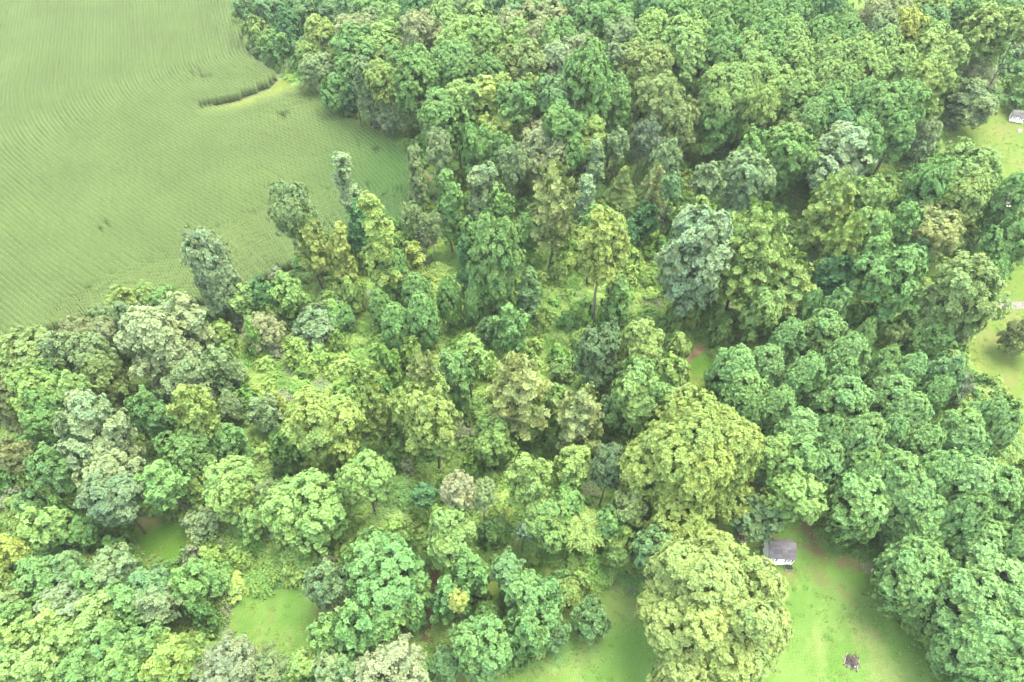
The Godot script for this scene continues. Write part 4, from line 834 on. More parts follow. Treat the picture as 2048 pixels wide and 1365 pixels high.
	plant("L", "open_crowned_tree", "pale golden tree with drooping sprays beside the dark gap", "tree", "trees of the grove round the vine meadow", Vector3(7.9, 17.00, -44.4), Vector2(3.3, 6.1), Color(0.127, 0.163, 0.064))
	plant("R", "broadleaf_tree", "broad yellow green tree at the field side of the grove", "tree", "trees of the grove round the vine meadow", Vector3(-21.8, 15.00, -43.8), Vector2(4.4, 5.5), Color(0.102, 0.157, 0.044))
	plant("R", "broadleaf_tree", "light green rounded tree diagonally behind, cornward of the light yellowish tree", "tree", "trees of the grove round the vine meadow", Vector3(-2.2, 10.00, -44.1), Vector2(2.7, 3.6), Color(0.090, 0.158, 0.048))
	plant("S", "shrub", "light shrub at the rim of the vine meadow beside the dark dome", "shrub", "shrubs and vine thickets in the clearings", Vector3(6.7, 4.00, -58.5), Vector2(1.7, 1.8), Color(0.090, 0.158, 0.048))
	plant("R", "broadleaf_tree", "light green rounded tree close in front of the wide open topped pale tree", "tree", "trees of the grove round the vine meadow", Vector3(2.0, 10.00, -47.1), Vector2(2.1, 3.2), Color(0.090, 0.158, 0.048))
	plant("R", "broadleaf_tree", "yellow green rounded tree diagonally behind, cornward of the full yellow green grove tree", "tree", "trees of the grove round the vine meadow", Vector3(-13.1, 12.00, -47.5), Vector2(1.8, 2.7), Color(0.102, 0.157, 0.044))
	plant("R", "broadleaf_tree", "dark bluish rounded tree on the driveway side of the pale golden drooping tree", "tree", "trees of the grove round the vine meadow", Vector3(12.1, 9.00, -48.3), Vector2(1.8, 2.6), Color(0.054, 0.095, 0.046))
	plant("R", "broadleaf_tree", "small light green rounded tree diagonally behind, cornward of the pale golden drooping tree", "tree", "trees of the grove round the vine meadow", Vector3(5.6, 11.00, -48.9), Vector2(1.5, 2.2), Color(0.090, 0.158, 0.048))
	plant("R", "broadleaf_tree", "light green rounded tree diagonally behind, driveway side of the broad grove tree", "tree", "trees of the grove round the vine meadow", Vector3(-20.5, 9.00, -50.2), Vector2(1.8, 2.8), Color(0.090, 0.158, 0.048))
	plant("F", "feathery_tree", "grey green treetop standing against the corn at the field edge", "tree", "trees along the corn field edge", Vector3(-31.1, 19.00, -77.7), Vector2(3.5, 5.3), Color(0.079, 0.124, 0.055))
	plant("L", "open_crowned_tree", "yellow green open crowned tree close behind the pale yellow column", "tree", "trees along the corn field edge", Vector3(-29.9, 17.00, -76.5), Vector2(2.3, 5.0), Color(0.102, 0.157, 0.044))
	plant("L", "open_crowned_tree", "pale yellow flaming column between two field edge trees", "tree", "trees along the corn field edge", Vector3(-29.3, 15.00, -76.1), Vector2(2.8, 5.4), Color(0.144, 0.191, 0.052))
	plant("C", "ivy_column", "thin bright yellow vine column by the field edge", "ivy snag", "ivy clad column trees of the vine meadow and field edge", Vector3(-25.1, 14.00, -75.1), Vector2(1.4, 5.1), Color(0.144, 0.191, 0.052))
	plant("C", "ivy_column", "pale silver vine topped snag standing out over the corn", "ivy snag", "ivy clad column trees of the vine meadow and field edge", Vector3(-24.6, 20.00, -83.8), Vector2(1.7, 4.5), Color(0.096, 0.146, 0.072))
	plant("C", "ivy_column", "small dark green ivy clad column tree diagonally behind, cornward of the tall yellow topped column", "ivy snag", "ivy clad column trees of the vine meadow and field edge", Vector3(-23.4, 13.00, -81.9), Vector2(2.0, 5.3), Color(0.036, 0.091, 0.036))
	plant("C", "ivy_column", "tall yellow topped ivy column in front of the corn", "ivy snag", "ivy clad column trees of the vine meadow and field edge", Vector3(-18.5, 21.00, -71.8), Vector2(2.2, 7.5), Color(0.102, 0.157, 0.044))
	plant("P", "poplar_tree", "mid green cone crowned poplar on the corn side of the small bright yellow column", "poplar", "trees of the grove round the vine meadow", Vector3(-17.9, 13.00, -72.4), Vector2(2.9, 5.0), Color(0.064, 0.132, 0.041))
	plant("C", "ivy_column", "small bright yellow column behind the blue green saplings", "ivy snag", "ivy clad column trees of the vine meadow and field edge", Vector3(-14.9, 9.00, -77.0), Vector2(1.4, 3.7), Color(0.139, 0.191, 0.050))
	plant("C3", "vine_clad_tree", "tall grey green vine tree standing over the corn edge", "tree", "ivy clad column trees of the vine meadow and field edge", Vector3(-42.1, 18.00, -69.8), Vector2(3.4, 7.9), Color(0.096, 0.146, 0.072))
	plant("C3", "vine_clad_tree", "grey green vine clad tree close in front of the tall grey vine tree", "tree", "ivy clad column trees of the vine meadow and field edge", Vector3(-41.5, 12.00, -68.8), Vector2(2.6, 5.3), Color(0.079, 0.124, 0.055))
	plant("R", "broadleaf_tree", "light green rounded tree diagonally behind, cornward of the grey green bush mound", "tree", "trees along the corn field edge", Vector3(-32.4, 9.00, -69.4), Vector2(2.6, 3.3), Color(0.090, 0.158, 0.048))
	plant("R", "broadleaf_tree", "dark green rounded tree close behind the pinkish vine arch", "tree", "trees along the corn field edge", Vector3(-36.0, 9.00, -68.9), Vector2(2.2, 3.2), Color(0.036, 0.091, 0.036))
	plant("R", "broadleaf_tree", "light green rounded tree close behind the pinkish vine arch", "tree", "trees along the corn field edge", Vector3(-38.5, 8.00, -68.5), Vector2(2.6, 2.9), Color(0.090, 0.158, 0.048))
	plant("F", "feathery_tree", "pinkish brown vine arch over a dark hollow", "tree", "trees of the grove round the vine meadow", Vector3(-35.3, 7.00, -64.1), Vector2(2.9, 2.9), Color(0.115, 0.139, 0.066))
	plant("S", "shrub", "grey green bush mound at the top of the tangled clearing", "shrub", "shrubs and vine thickets in the clearings", Vector3(-28.3, 5.00, -66.0), Vector2(3.4, 2.4), Color(0.067, 0.113, 0.055))
	plant("S", "shrub", "mid green shrub on the driveway side of the grey green bush mound", "shrub", "shrubs and vine thickets in the clearings", Vector3(-25.0, 5.00, -67.5), Vector2(2.1, 2.3), Color(0.064, 0.132, 0.041))
	plant("R", "broadleaf_tree", "light green rounded tree on the corn side of the pinkish vine arch", "tree", "trees of the shady corner and bottom thicket", Vector3(-41.3, 6.00, -63.3), Vector2(2.1, 2.2), Color(0.090, 0.158, 0.048))
	plant("S", "shrub", "small light green shrub diagonally in front of, cornward of the grey green bush mound", "shrub", "shrubs and vine thickets in the clearings", Vector3(-30.5, 3.00, -63.2), Vector2(1.7, 1.2), Color(0.090, 0.158, 0.048))
	plant("F", "feathery_tree", "small grey green feathery tree close behind the small bright yellow column", "tree", "trees of the grove round the vine meadow", Vector3(-12.5, 12.00, -80.4), Vector2(1.8, 2.8), Color(0.079, 0.124, 0.055))
	plant("F", "feathery_tree", "small grey green feathery tree diagonally behind, driveway side of the tall yellow topped column", "tree", "trees of the grove round the vine meadow", Vector3(-15.7, 12.00, -82.8), Vector2(1.9, 2.8), Color(0.079, 0.124, 0.055))
	plant("R", "broadleaf_tree", "mid green rounded tree on the corn side of the pale cream green tree", "tree", "trees of the grove round the vine meadow", Vector3(-1.9, 13.00, -84.5), Vector2(2.3, 3.4), Color(0.064, 0.132, 0.041))
	plant("R", "broadleaf_tree", "mid green rounded tree diagonally in front of, cornward of the pale cream green tree", "tree", "trees of the grove round the vine meadow", Vector3(2.0, 9.00, -82.2), Vector2(2.3, 3.2), Color(0.064, 0.132, 0.041))
	plant("R", "broadleaf_tree", "small mid green rounded tree diagonally behind, cornward of the massive ivy clad tree", "tree", "trees of the grove round the vine meadow", Vector3(-6.5, 10.00, -81.1), Vector2(1.9, 2.8), Color(0.064, 0.132, 0.041))
	plant("R", "broadleaf_tree", "dark green rounded tree close in front of the cream tipped slim tree", "tree", "trees of the grove round the vine meadow", Vector3(21.2, 10.00, -85.3), Vector2(2.3, 3.5), Color(0.036, 0.091, 0.036))
	plant("R", "broadleaf_tree", "dark green rounded tree on the driveway side of the lone tree with a bare trunk", "tree", "trees of the grove round the vine meadow", Vector3(17.9, 8.00, -82.7), Vector2(2.3, 2.9), Color(0.036, 0.091, 0.036))
	plant("R", "broadleaf_tree", "big silvery pale tree between the corn and the clearing", "tree", "trees of the shady corner and bottom thicket", Vector3(-44.9, 16.00, -57.4), Vector2(5.4, 5.8), Color(0.098, 0.140, 0.068))
	plant("R", "broadleaf_tree", "silver green rounded tree close behind the bright yellow green tree by the clearing", "tree", "trees of the shady corner and bottom thicket", Vector3(-40.3, 12.00, -51.5), Vector2(2.9, 4.3), Color(0.098, 0.140, 0.068))
	plant("R", "broadleaf_tree", "grey green rounded tree diagonally in front of, cornward of the pinkish vine arch", "tree", "trees of the shady corner and bottom thicket", Vector3(-37.4, 11.00, -54.3), Vector2(2.6, 3.9), Color(0.079, 0.124, 0.055))
	plant("R", "broadleaf_tree", "yellow green rounded tree diagonally behind, cornward of the big silvery tree", "tree", "trees along the corn field edge", Vector3(-56.3, 8.00, -68.7), Vector2(2.2, 2.9), Color(0.102, 0.157, 0.044))
	plant("R", "broadleaf_tree", "small yellow green rounded tree straight behind the big silvery tree", "tree", "trees along the corn field edge", Vector3(-53.4, 7.00, -70.1), Vector2(1.8, 2.5), Color(0.102, 0.157, 0.044))
	plant("R", "broadleaf_tree", "mid green rounded tree close behind the big silvery tree", "tree", "trees along the corn field edge", Vector3(-49.4, 8.00, -68.1), Vector2(3.3, 3.5), Color(0.064, 0.132, 0.041))
	plant("F", "feathery_tree", "grey green feathery tree on the corn side of the big silvery tree", "tree", "trees of the shady corner and bottom thicket", Vector3(-56.3, 9.00, -63.5), Vector2(2.4, 3.2), Color(0.079, 0.124, 0.055))
	plant("R", "broadleaf_tree", "grey green rounded tree on the corn side of the big silvery tree", "tree", "trees of the shady corner and bottom thicket", Vector3(-52.0, 11.00, -62.4), Vector2(2.1, 3.2), Color(0.079, 0.124, 0.055))
	plant("F", "feathery_tree", "brown tinged feathery tree on the driveway side of the wide olive corner tree", "tree", "trees of the shady corner and bottom thicket", Vector3(-58.9, 10.00, -60.7), Vector2(2.4, 3.6), Color(0.117, 0.148, 0.072))
	plant("F", "feathery_tree", "brown tinged feathery tree on the corn side of the big silvery tree", "tree", "trees of the shady corner and bottom thicket", Vector3(-55.1, 10.00, -60.6), Vector2(2.0, 3.1), Color(0.117, 0.148, 0.072))
	plant("R", "broadleaf_tree", "wide olive green tree at the corner of the corn field", "tree", "trees of the shady corner and bottom thicket", Vector3(-62.3, 12.00, -55.1), Vector2(4.5, 4.7), Color(0.083, 0.124, 0.043))
	plant("R", "broadleaf_tree", "mid green rounded tree on the corn side of the wide olive corner tree", "tree", "trees of the shady corner and bottom thicket", Vector3(-64.8, 11.00, -54.4), Vector2(2.6, 4.0), Color(0.064, 0.132, 0.041))
	plant("R", "broadleaf_tree", "grey green rounded tree straight behind the big pale silver green tree", "tree", "trees of the shady corner and bottom thicket", Vector3(-58.4, 12.00, -55.8), Vector2(2.3, 3.4), Color(0.079, 0.124, 0.055))
	plant("R", "broadleaf_tree", "grey green rounded tree on the driveway side of the wide olive corner tree", "tree", "trees of the shady corner and bottom thicket", Vector3(-53.5, 13.00, -55.2), Vector2(2.9, 4.3), Color(0.079, 0.124, 0.055))
	plant("R", "broadleaf_tree", "mid green rounded tree on the driveway side of the wide olive corner tree", "tree", "trees of the shady corner and bottom thicket", Vector3(-59.1, 10.00, -53.5), Vector2(2.2, 3.3), Color(0.064, 0.132, 0.041))
	plant("R", "broadleaf_tree", "olive green rounded tree straight behind the big pale silver green tree", "tree", "trees of the shady corner and bottom thicket", Vector3(-52.1, 12.00, -52.6), Vector2(3.1, 4.3), Color(0.083, 0.124, 0.043))
	plant("R", "broadleaf_tree", "large light green rounded tree close in front of the wide olive corner tree", "tree", "trees of the shady corner and bottom thicket", Vector3(-55.8, 15.00, -47.9), Vector2(3.3, 5.0), Color(0.090, 0.158, 0.048))
	plant("R", "broadleaf_tree", "light green rounded tree on the driveway side of the wide olive corner tree", "tree", "trees of the shady corner and bottom thicket", Vector3(-51.0, 15.00, -47.2), Vector2(1.8, 2.6), Color(0.090, 0.158, 0.048))
	plant("R", "broadleaf_tree", "dark olive rounded tree straight in front of the wide olive corner tree", "tree", "trees of the shady corner and bottom thicket", Vector3(-59.4, 14.00, -47.1), Vector2(2.7, 4.1), Color(0.068, 0.090, 0.037))
	plant("R", "broadleaf_tree", "mid green rounded tree on the corn side of the big pale silver green tree", "tree", "trees of the shady corner and bottom thicket", Vector3(-54.2, 14.00, -45.4), Vector2(2.7, 4.0), Color(0.064, 0.132, 0.041))
	plant("R", "broadleaf_tree", "big pale silver green tree in the shady woods corner", "tree", "trees of the shady corner and bottom thicket", Vector3(-47.4, 16.00, -42.7), Vector2(4.0, 5.8), Color(0.098, 0.140, 0.068))
	plant("R", "broadleaf_tree", "deep green rounded tree on the driveway side of the big pale silver green tree", "tree", "trees of the shady corner and bottom thicket", Vector3(-44.0, 11.00, -47.2), Vector2(2.6, 3.8), Color(0.048, 0.103, 0.037))
	plant("R", "broadleaf_tree", "bright yellow green tree between the silvery trees and the clearing", "tree", "trees of the shady corner and bottom thicket", Vector3(-37.4, 14.00, -45.9), Vector2(2.6, 4.0), Color(0.102, 0.157, 0.044))
	plant("R", "broadleaf_tree", "mid green rounded tree close in front of the bright yellow green tree by the clearing", "tree", "trees of the shady corner and bottom thicket", Vector3(-38.4, 10.00, -42.8), Vector2(3.0, 3.6), Color(0.064, 0.132, 0.041))
	plant("R", "broadleaf_tree", "grey green bush like tree beside the yellow vine spike", "tree", "trees of the grove round the vine meadow", Vector3(-31.8, 7.00, -49.7), Vector2(2.1, 2.6), Color(0.079, 0.124, 0.055))
	plant("C", "ivy_column", "thin yellow vine spike in the tangled clearing", "ivy snag", "ivy clad column trees of the vine meadow and field edge", Vector3(-30.4, 6.00, -51.7), Vector2(0.8, 2.8), Color(0.139, 0.191, 0.050))
	plant("R", "broadleaf_tree", "small grey green rounded tree on the corn side of the yellow vine spike", "tree", "trees of the shady corner and bottom thicket", Vector3(-36.2, 7.00, -50.4), Vector2(1.7, 2.5), Color(0.079, 0.124, 0.055))
	plant("R", "broadleaf_tree", "mid green rounded tree straight behind the rounded light green tree", "tree", "trees of the shady corner and bottom thicket", Vector3(-34.9, 8.00, -44.9), Vector2(2.2, 2.9), Color(0.064, 0.132, 0.041))
	plant("R", "broadleaf_tree", "dark olive rounded tree on the corn side of the big pale silver green tree", "tree", "trees of the shady corner and bottom thicket", Vector3(-54.6, 14.00, -39.1), Vector2(1.8, 2.2), Color(0.068, 0.090, 0.037))
	plant("R", "broadleaf_tree", "deep green rounded tree diagonally in front of, cornward of the big pale silver green tree", "tree", "trees of the shady corner and bottom thicket", Vector3(-50.6, 13.00, -38.3), Vector2(2.5, 3.1), Color(0.048, 0.103, 0.037))
	plant("R", "broadleaf_tree", "large silver green rounded tree close behind the blue grey tree by the mown patch", "tree", "trees of the shady corner and bottom thicket", Vector3(-44.9, 12.00, -38.4), Vector2(3.1, 3.2), Color(0.098, 0.140, 0.068))
	plant("R", "broadleaf_tree", "blue grey tree hanging over the small mown patch", "tree", "trees of the shady corner and bottom thicket", Vector3(-43.9, 12.00, -35.5), Vector2(3.2, 3.4), Color(0.067, 0.113, 0.058))
	plant("R", "broadleaf_tree", "mid green rounded tree diagonally behind, cornward of the pale vine bush", "tree", "trees of the shady corner and bottom thicket", Vector3(-39.2, 11.00, -37.4), Vector2(2.6, 2.7), Color(0.064, 0.132, 0.041))
	plant("R", "broadleaf_tree", "rounded light green tree between the mown patch and the grove", "tree", "trees of the shady corner and bottom thicket", Vector3(-31.7, 11.00, -37.3), Vector2(3.3, 3.5), Color(0.090, 0.158, 0.048))
	plant("F", "feathery_tree", "grey green feathery tree on the driveway side of the rounded light green tree", "tree", "trees of the grove round the vine meadow", Vector3(-28.3, 8.00, -37.8), Vector2(1.6, 1.6), Color(0.079, 0.124, 0.055))
	plant("S2", "vine_bush", "pale sprawling vine bush on the rim of the mown patch", "bush", "shrubs and vine thickets in the clearings", Vector3(-36.1, 4.50, -35.5), Vector2(1.9, 1.7), Color(0.096, 0.146, 0.072))
	plant("R", "broadleaf_tree", "wide light green tree with yellow tips beside the grove", "tree", "trees of the grove round the vine meadow", Vector3(-22.8, 12.00, -34.5), Vector2(4.6, 4.8), Color(0.090, 0.158, 0.048))
	plant("R", "broadleaf_tree", "light green rounded tree diagonally in front of, driveway side of the rounded light green tree", "tree", "trees round the mown lawns", Vector3(-29.2, 7.00, -34.5), Vector2(1.9, 2.1), Color(0.090, 0.158, 0.048))
	plant("R", "broadleaf_tree", "yellow and green tree at the corner by the bottom thicket", "tree", "trees of the shady corner and bottom thicket", Vector3(-52.1, 11.00, -29.5), Vector2(1.6, 2.0), Color(0.123, 0.160, 0.036))
	plant("R", "broadleaf_tree", "olive green rounded tree straight in front of the yellow corner tree", "tree", "trees of the shady corner and bottom thicket", Vector3(-50.7, 9.00, -24.5), Vector2(1.5, 1.8), Color(0.083, 0.124, 0.043))
	plant("R", "broadleaf_tree", "bright light green tree above the bottom thicket", "tree", "trees of the shady corner and bottom thicket", Vector3(-50.1, 11.00, -32.3), Vector2(2.3, 2.9), Color(0.090, 0.158, 0.048))
	plant("R", "broadleaf_tree", "mid green rounded tree on the driveway side of the bright thicket tree", "tree", "trees of the shady corner and bottom thicket", Vector3(-47.9, 7.00, -33.2), Vector2(1.7, 1.9), Color(0.064, 0.132, 0.041))
	plant("R", "broadleaf_tree", "deep green rounded tree diagonally behind, cornward of the bright thicket tree", "tree", "trees of the shady corner and bottom thicket", Vector3(-53.7, 9.00, -35.5), Vector2(1.6, 1.7), Color(0.048, 0.103, 0.037))
	plant("R", "broadleaf_tree", "mid green rounded tree diagonally in front of, driveway side of the yellow corner tree", "tree", "trees of the shady corner and bottom thicket", Vector3(-49.2, 9.00, -27.6), Vector2(2.3, 2.5), Color(0.064, 0.132, 0.041))
	plant("R", "broadleaf_tree", "blue green rounded tree straight in front of the bright thicket tree", "tree", "trees of the shady corner and bottom thicket", Vector3(-46.5, 9.00, -28.3), Vector2(1.8, 1.9), Color(0.060, 0.119, 0.048))
	plant("R", "broadleaf_tree", "greyish green rounded tree diagonally in front of, cornward of the small mown patch", "tree", "trees of the shady corner and bottom thicket", Vector3(-42.3, 9.00, -28.0), Vector2(2.7, 2.8), Color(0.082, 0.137, 0.067))
	plant("R", "broadleaf_tree", "blue green rounded tree straight in front of the small mown patch", "tree", "trees of the shady corner and bottom thicket", Vector3(-37.1, 9.00, -26.2), Vector2(2.4, 2.5), Color(0.060, 0.119, 0.048))
	plant("R", "broadleaf_tree", "large soft grey green rounded tree straight in front of the bright thicket tree", "tree", "trees of the shady corner and bottom thicket", Vector3(-45.6, 9.00, -24.9), Vector2(2.8, 2.9), Color(0.082, 0.129, 0.065))
	plant("R", "broadleaf_tree", "large light green rounded tree diagonally behind, cornward of the bright bottom tree", "tree", "trees of the shady corner and bottom thicket", Vector3(-41.8, 9.00, -24.1), Vector2(2.6, 2.7), Color(0.090, 0.158, 0.048))
	plant("R", "broadleaf_tree", "mid green rounded tree straight in front of the small mown patch", "tree", "trees of the shady corner and bottom thicket", Vector3(-38.7, 9.00, -25.1), Vector2(2.3, 2.4), Color(0.064, 0.132, 0.041))
	plant("R", "broadleaf_tree", "soft grey green rounded tree straight in front of the small mown patch", "tree", "trees of the shady corner and bottom thicket", Vector3(-36.0, 9.00, -24.9), Vector2(2.1, 2.6), Color(0.082, 0.129, 0.065))
	plant("R", "broadleaf_tree", "mid green rounded tree diagonally in front of, driveway side of the small mown patch", "tree", "trees of the shady corner and bottom thicket", Vector3(-33.3, 9.00, -27.0), Vector2(2.1, 2.2), Color(0.064, 0.132, 0.041))
	plant("R", "broadleaf_tree", "mid green rounded tree straight in front of the bright thicket tree", "tree", "trees of the shady corner and bottom thicket", Vector3(-49.6, 9.00, -23.6), Vector2(1.8, 2.2), Color(0.064, 0.132, 0.041))
	plant("R", "broadleaf_tree", "light green rounded tree straight in front of the yellow corner tree", "tree", "trees of the shady corner and bottom thicket", Vector3(-46.2, 9.00, -22.7), Vector2(2.5, 2.6), Color(0.090, 0.158, 0.048))
	plant("R", "broadleaf_tree", "light green rounded tree diagonally in front of, driveway side of the yellow corner tree", "tree", "trees of the shady corner and bottom thicket", Vector3(-43.3, 9.00, -21.4), Vector2(2.0, 2.1), Color(0.090, 0.158, 0.048))
	plant("R", "broadleaf_tree", "light green rounded tree diagonally in front of, cornward of the small mown patch", "tree", "trees of the shady corner and bottom thicket", Vector3(-49.0, 9.00, -21.5), Vector2(1.8, 1.9), Color(0.090, 0.158, 0.048))
	plant("R", "broadleaf_tree", "mid green rounded tree on the corn side of the bright bottom tree", "tree", "trees of the shady corner and bottom thicket", Vector3(-39.5, 9.00, -20.9), Vector2(2.4, 2.6), Color(0.064, 0.132, 0.041))
	plant("R", "broadleaf_tree", "mid green rounded tree on the corn side of the greyish bottom tree", "tree", "trees of the shady corner and bottom thicket", Vector3(-37.3, 9.00, -18.6), Vector2(2.1, 2.2), Color(0.064, 0.132, 0.041))
	plant("R", "broadleaf_tree", "light green rounded tree on the corn side of the bright bottom tree", "tree", "trees of the shady corner and bottom thicket", Vector3(-45.2, 9.00, -18.5), Vector2(2.4, 2.5), Color(0.090, 0.158, 0.048))
	plant("R", "broadleaf_tree", "mid green rounded tree straight in front of the yellow corner tree", "tree", "trees of the shady corner and bottom thicket", Vector3(-41.4, 9.00, -18.6), Vector2(2.1, 2.2), Color(0.064, 0.132, 0.041))
	plant("R", "broadleaf_tree", "light green rounded tree straight in front of the bright thicket tree", "tree", "trees of the shady corner and bottom thicket", Vector3(-48.0, 9.00, -18.9), Vector2(1.6, 1.8), Color(0.090, 0.158, 0.048))
	plant("R", "broadleaf_tree", "mid green rounded tree diagonally behind, cornward of the bright bottom tree", "tree", "trees of the shady corner and bottom thicket", Vector3(-35.4, 9.00, -20.8), Vector2(1.9, 2.1), Color(0.064, 0.132, 0.041))
	plant("R", "broadleaf_tree", "mid green rounded tree diagonally in front of, driveway side of the bright thicket tree", "tree", "trees of the shady corner and bottom thicket", Vector3(-43.5, 9.00, -26.7), Vector2(2.0, 2.1), Color(0.064, 0.132, 0.041))
	plant("R", "broadleaf_tree", "mid green rounded tree straight in front of the pale vine bush", "tree", "trees of the shady corner and bottom thicket", Vector3(-32.4, 6.00, -28.4), Vector2(1.9, 2.0), Color(0.064, 0.132, 0.041))
	plant("S2", "vine_bush", "tangled light green vine mound beside the mown lawn", "bush", "shrubs and vine thickets in the clearings", Vector3(-33.8, 4.00, -26.0), Vector2(1.6, 2.0), Color(0.090, 0.158, 0.048))
	plant("R", "broadleaf_tree", "bright yellow green tree at the bottom by the grey bush", "tree", "trees of the shady corner and bottom thicket", Vector3(-33.0, 9.00, -19.0), Vector2(2.6, 2.8), Color(0.100, 0.158, 0.038))
	plant("F", "feathery_tree", "greyish feathery tree at the bottom beside the small lawn", "tree", "trees of the shady corner and bottom thicket", Vector3(-27.9, 8.00, -19.3), Vector2(2.9, 2.9), Color(0.091, 0.119, 0.068))
	plant("F", "feathery_tree", "grey green feathery tree on the driveway side of the greyish bottom tree", "tree", "trees round the mown lawns", Vector3(-24.1, 6.00, -19.4), Vector2(2.0, 2.0), Color(0.079, 0.124, 0.055))
	plant("R", "broadleaf_tree", "light green rounded tree diagonally in front of, driveway side of the small mown lawn", "tree", "trees round the mown lawns", Vector3(-20.7, 7.00, -19.3), Vector2(1.5, 1.6), Color(0.090, 0.158, 0.048))
	plant("R", "broadleaf_tree", "grey green rounded tree on the corn side of the silvery bottom tree", "tree", "trees round the mown lawns", Vector3(-17.8, 7.00, -18.9), Vector2(1.7, 1.8), Color(0.079, 0.124, 0.055))
	plant("R", "broadleaf_tree", "dark bluish tree overhanging the small lawn", "tree", "trees round the mown lawns", Vector3(-19.2, 9.00, -26.9), Vector2(2.4, 3.0), Color(0.054, 0.095, 0.046))
	plant("R", "broadleaf_tree", "mid green rounded tree straight in front of the dark bluish tree by the small lawn", "tree", "trees round the mown lawns", Vector3(-18.5, 8.00, -22.0), Vector2(2.0, 2.5), Color(0.064, 0.132, 0.041))
	plant("R", "broadleaf_tree", "large lime green rounded tree diagonally in front of, driveway side of the broad grove tree", "tree", "trees of the grove round the vine meadow", Vector3(-15.9, 14.00, -36.7), Vector2(2.8, 3.2), Color(0.088, 0.149, 0.045))
	plant("F", "feathery_tree", "half bare greyish brown tree topping the round green tree", "tree", "trees of the grove round the vine meadow", Vector3(-5.7, 14.00, -35.0), Vector2(2.1, 2.6), Color(0.127, 0.149, 0.085))
	plant("F", "feathery_tree", "grey green feathery tree beside the half bare greyish tree", "tree", "trees of the grove round the vine meadow", Vector3(-3.0, 13.00, -34.8), Vector2(1.6, 1.9), Color(0.079, 0.124, 0.055))
	plant("R", "broadleaf_tree", "round light green tree beneath the half bare greyish tree", "tree", "trees round the mown lawns", Vector3(-6.3, 12.00, -31.5), Vector2(3.2, 3.9), Color(0.090, 0.158, 0.048))
	plant("R", "broadleaf_tree", "small dark green rounded tree on the corn side of the half bare greyish tree", "tree", "trees of the grove round the vine meadow", Vector3(-9.7, 9.00, -36.7), Vector2(1.5, 1.7), Color(0.036, 0.091, 0.036))
	plant("R", "broadleaf_tree", "light yellowish green tree beside the pale golden drooping tree", "tree", "trees of the grove round the vine meadow", Vector3(1.7, 14.00, -36.6), Vector2(2.6, 3.2), Color(0.088, 0.149, 0.045))
	plant("R", "broadleaf_tree", "yellow green rounded tree on the corn side of the dark blue green column", "tree", "trees of the grove round the vine meadow", Vector3(7.1, 12.00, -39.6), Vector2(2.3, 2.9), Color(0.102, 0.157, 0.044))
	plant("C2", "column_tree", "dark blue green column between golden trees", "tree", "ivy clad column trees of the vine meadow and field edge", Vector3(10.5, 14.00, -38.6), Vector2(2.0, 4.0), Color(0.054, 0.095, 0.046))
	plant("R", "broadleaf_tree", "mid green rounded tree close behind the trailing vine thicket", "tree", "trees of the grove round the vine meadow", Vector3(6.2, 9.00, -35.8), Vector2(2.1, 2.2), Color(0.064, 0.132, 0.041))
	plant("R", "broadleaf_tree", "light green rounded tree on the corn side of the trailing vine thicket", "tree", "trees round the mown lawns", Vector3(3.6, 10.00, -33.5), Vector2(2.8, 3.5), Color(0.090, 0.158, 0.048))
	plant("R", "broadleaf_tree", "small blue grey rounded tree on the corn side of the trailing vine thicket", "tree", "trees round the mown lawns", Vector3(1.4, 8.00, -32.8), Vector2(1.2, 1.5), Color(0.067, 0.113, 0.058))
	plant("V", "vine_thicket", "bright trailing vine thicket in front of the round trees", "thicket", "shrubs and vine thickets in the clearings", Vector3(7.9, 8.00, -33.3), Vector2(2.3, 2.8), Color(0.102, 0.157, 0.044))
	plant("R", "broadleaf_tree", "mid green rounded tree on the driveway side of the trailing vine thicket", "tree", "trees round the mown lawns", Vector3(10.8, 9.00, -33.4), Vector2(1.7, 2.1), Color(0.064, 0.132, 0.041))
	plant("R", "broadleaf_tree", "small light green rounded tree diagonally in front of, driveway side of the trailing vine thicket", "tree", "trees round the mown lawns", Vector3(11.6, 6.00, -31.1), Vector2(1.3, 1.6), Color(0.090, 0.158, 0.048))
	plant("S2", "vine_bush", "leafy understory bush beside the round light green tree", "bush", "shrubs and vine thickets in the clearings", Vector3(-2.2, 5.00, -34.3), Vector2(1.7, 2.1), Color(0.064, 0.132, 0.041))
	plant("V", "vine_thicket", "mid green vine thicket on the corn side of the half bare greyish tree", "thicket", "shrubs and vine thickets in the clearings", Vector3(-13.3, 6.00, -38.6), Vector2(2.3, 2.9), Color(0.064, 0.132, 0.041))
	plant("V", "vine_thicket", "light green vine thicket straight behind the broad tree by the mulch strip", "thicket", "shrubs and vine thickets in the clearings", Vector3(-14.2, 5.00, -35.1), Vector2(2.5, 2.3), Color(0.090, 0.158, 0.048))
	plant("R", "broadleaf_tree", "broad blue green tree beside the brown mulch strip", "tree", "trees round the mown lawns", Vector3(-13.3, 11.00, -27.9), Vector2(4.4, 4.6), Color(0.065, 0.136, 0.046))
	plant("R", "broadleaf_tree", "rich green rounded tree straight behind the silvery bottom tree", "tree", "trees round the mown lawns", Vector3(-15.3, 10.00, -22.5), Vector2(2.5, 4.2), Color(0.065, 0.136, 0.046))
	plant("R", "broadleaf_tree", "mid green rounded tree straight in front of the broad tree by the mulch strip", "tree", "trees round the mown lawns", Vector3(-13.2, 8.00, -23.4), Vector2(2.3, 2.4), Color(0.064, 0.132, 0.041))
	plant("R", "broadleaf_tree", "mid green rounded tree on the corn side of the mulch strip", "tree", "trees round the mown lawns", Vector3(-11.0, 8.00, -25.3), Vector2(2.3, 2.9), Color(0.064, 0.132, 0.041))
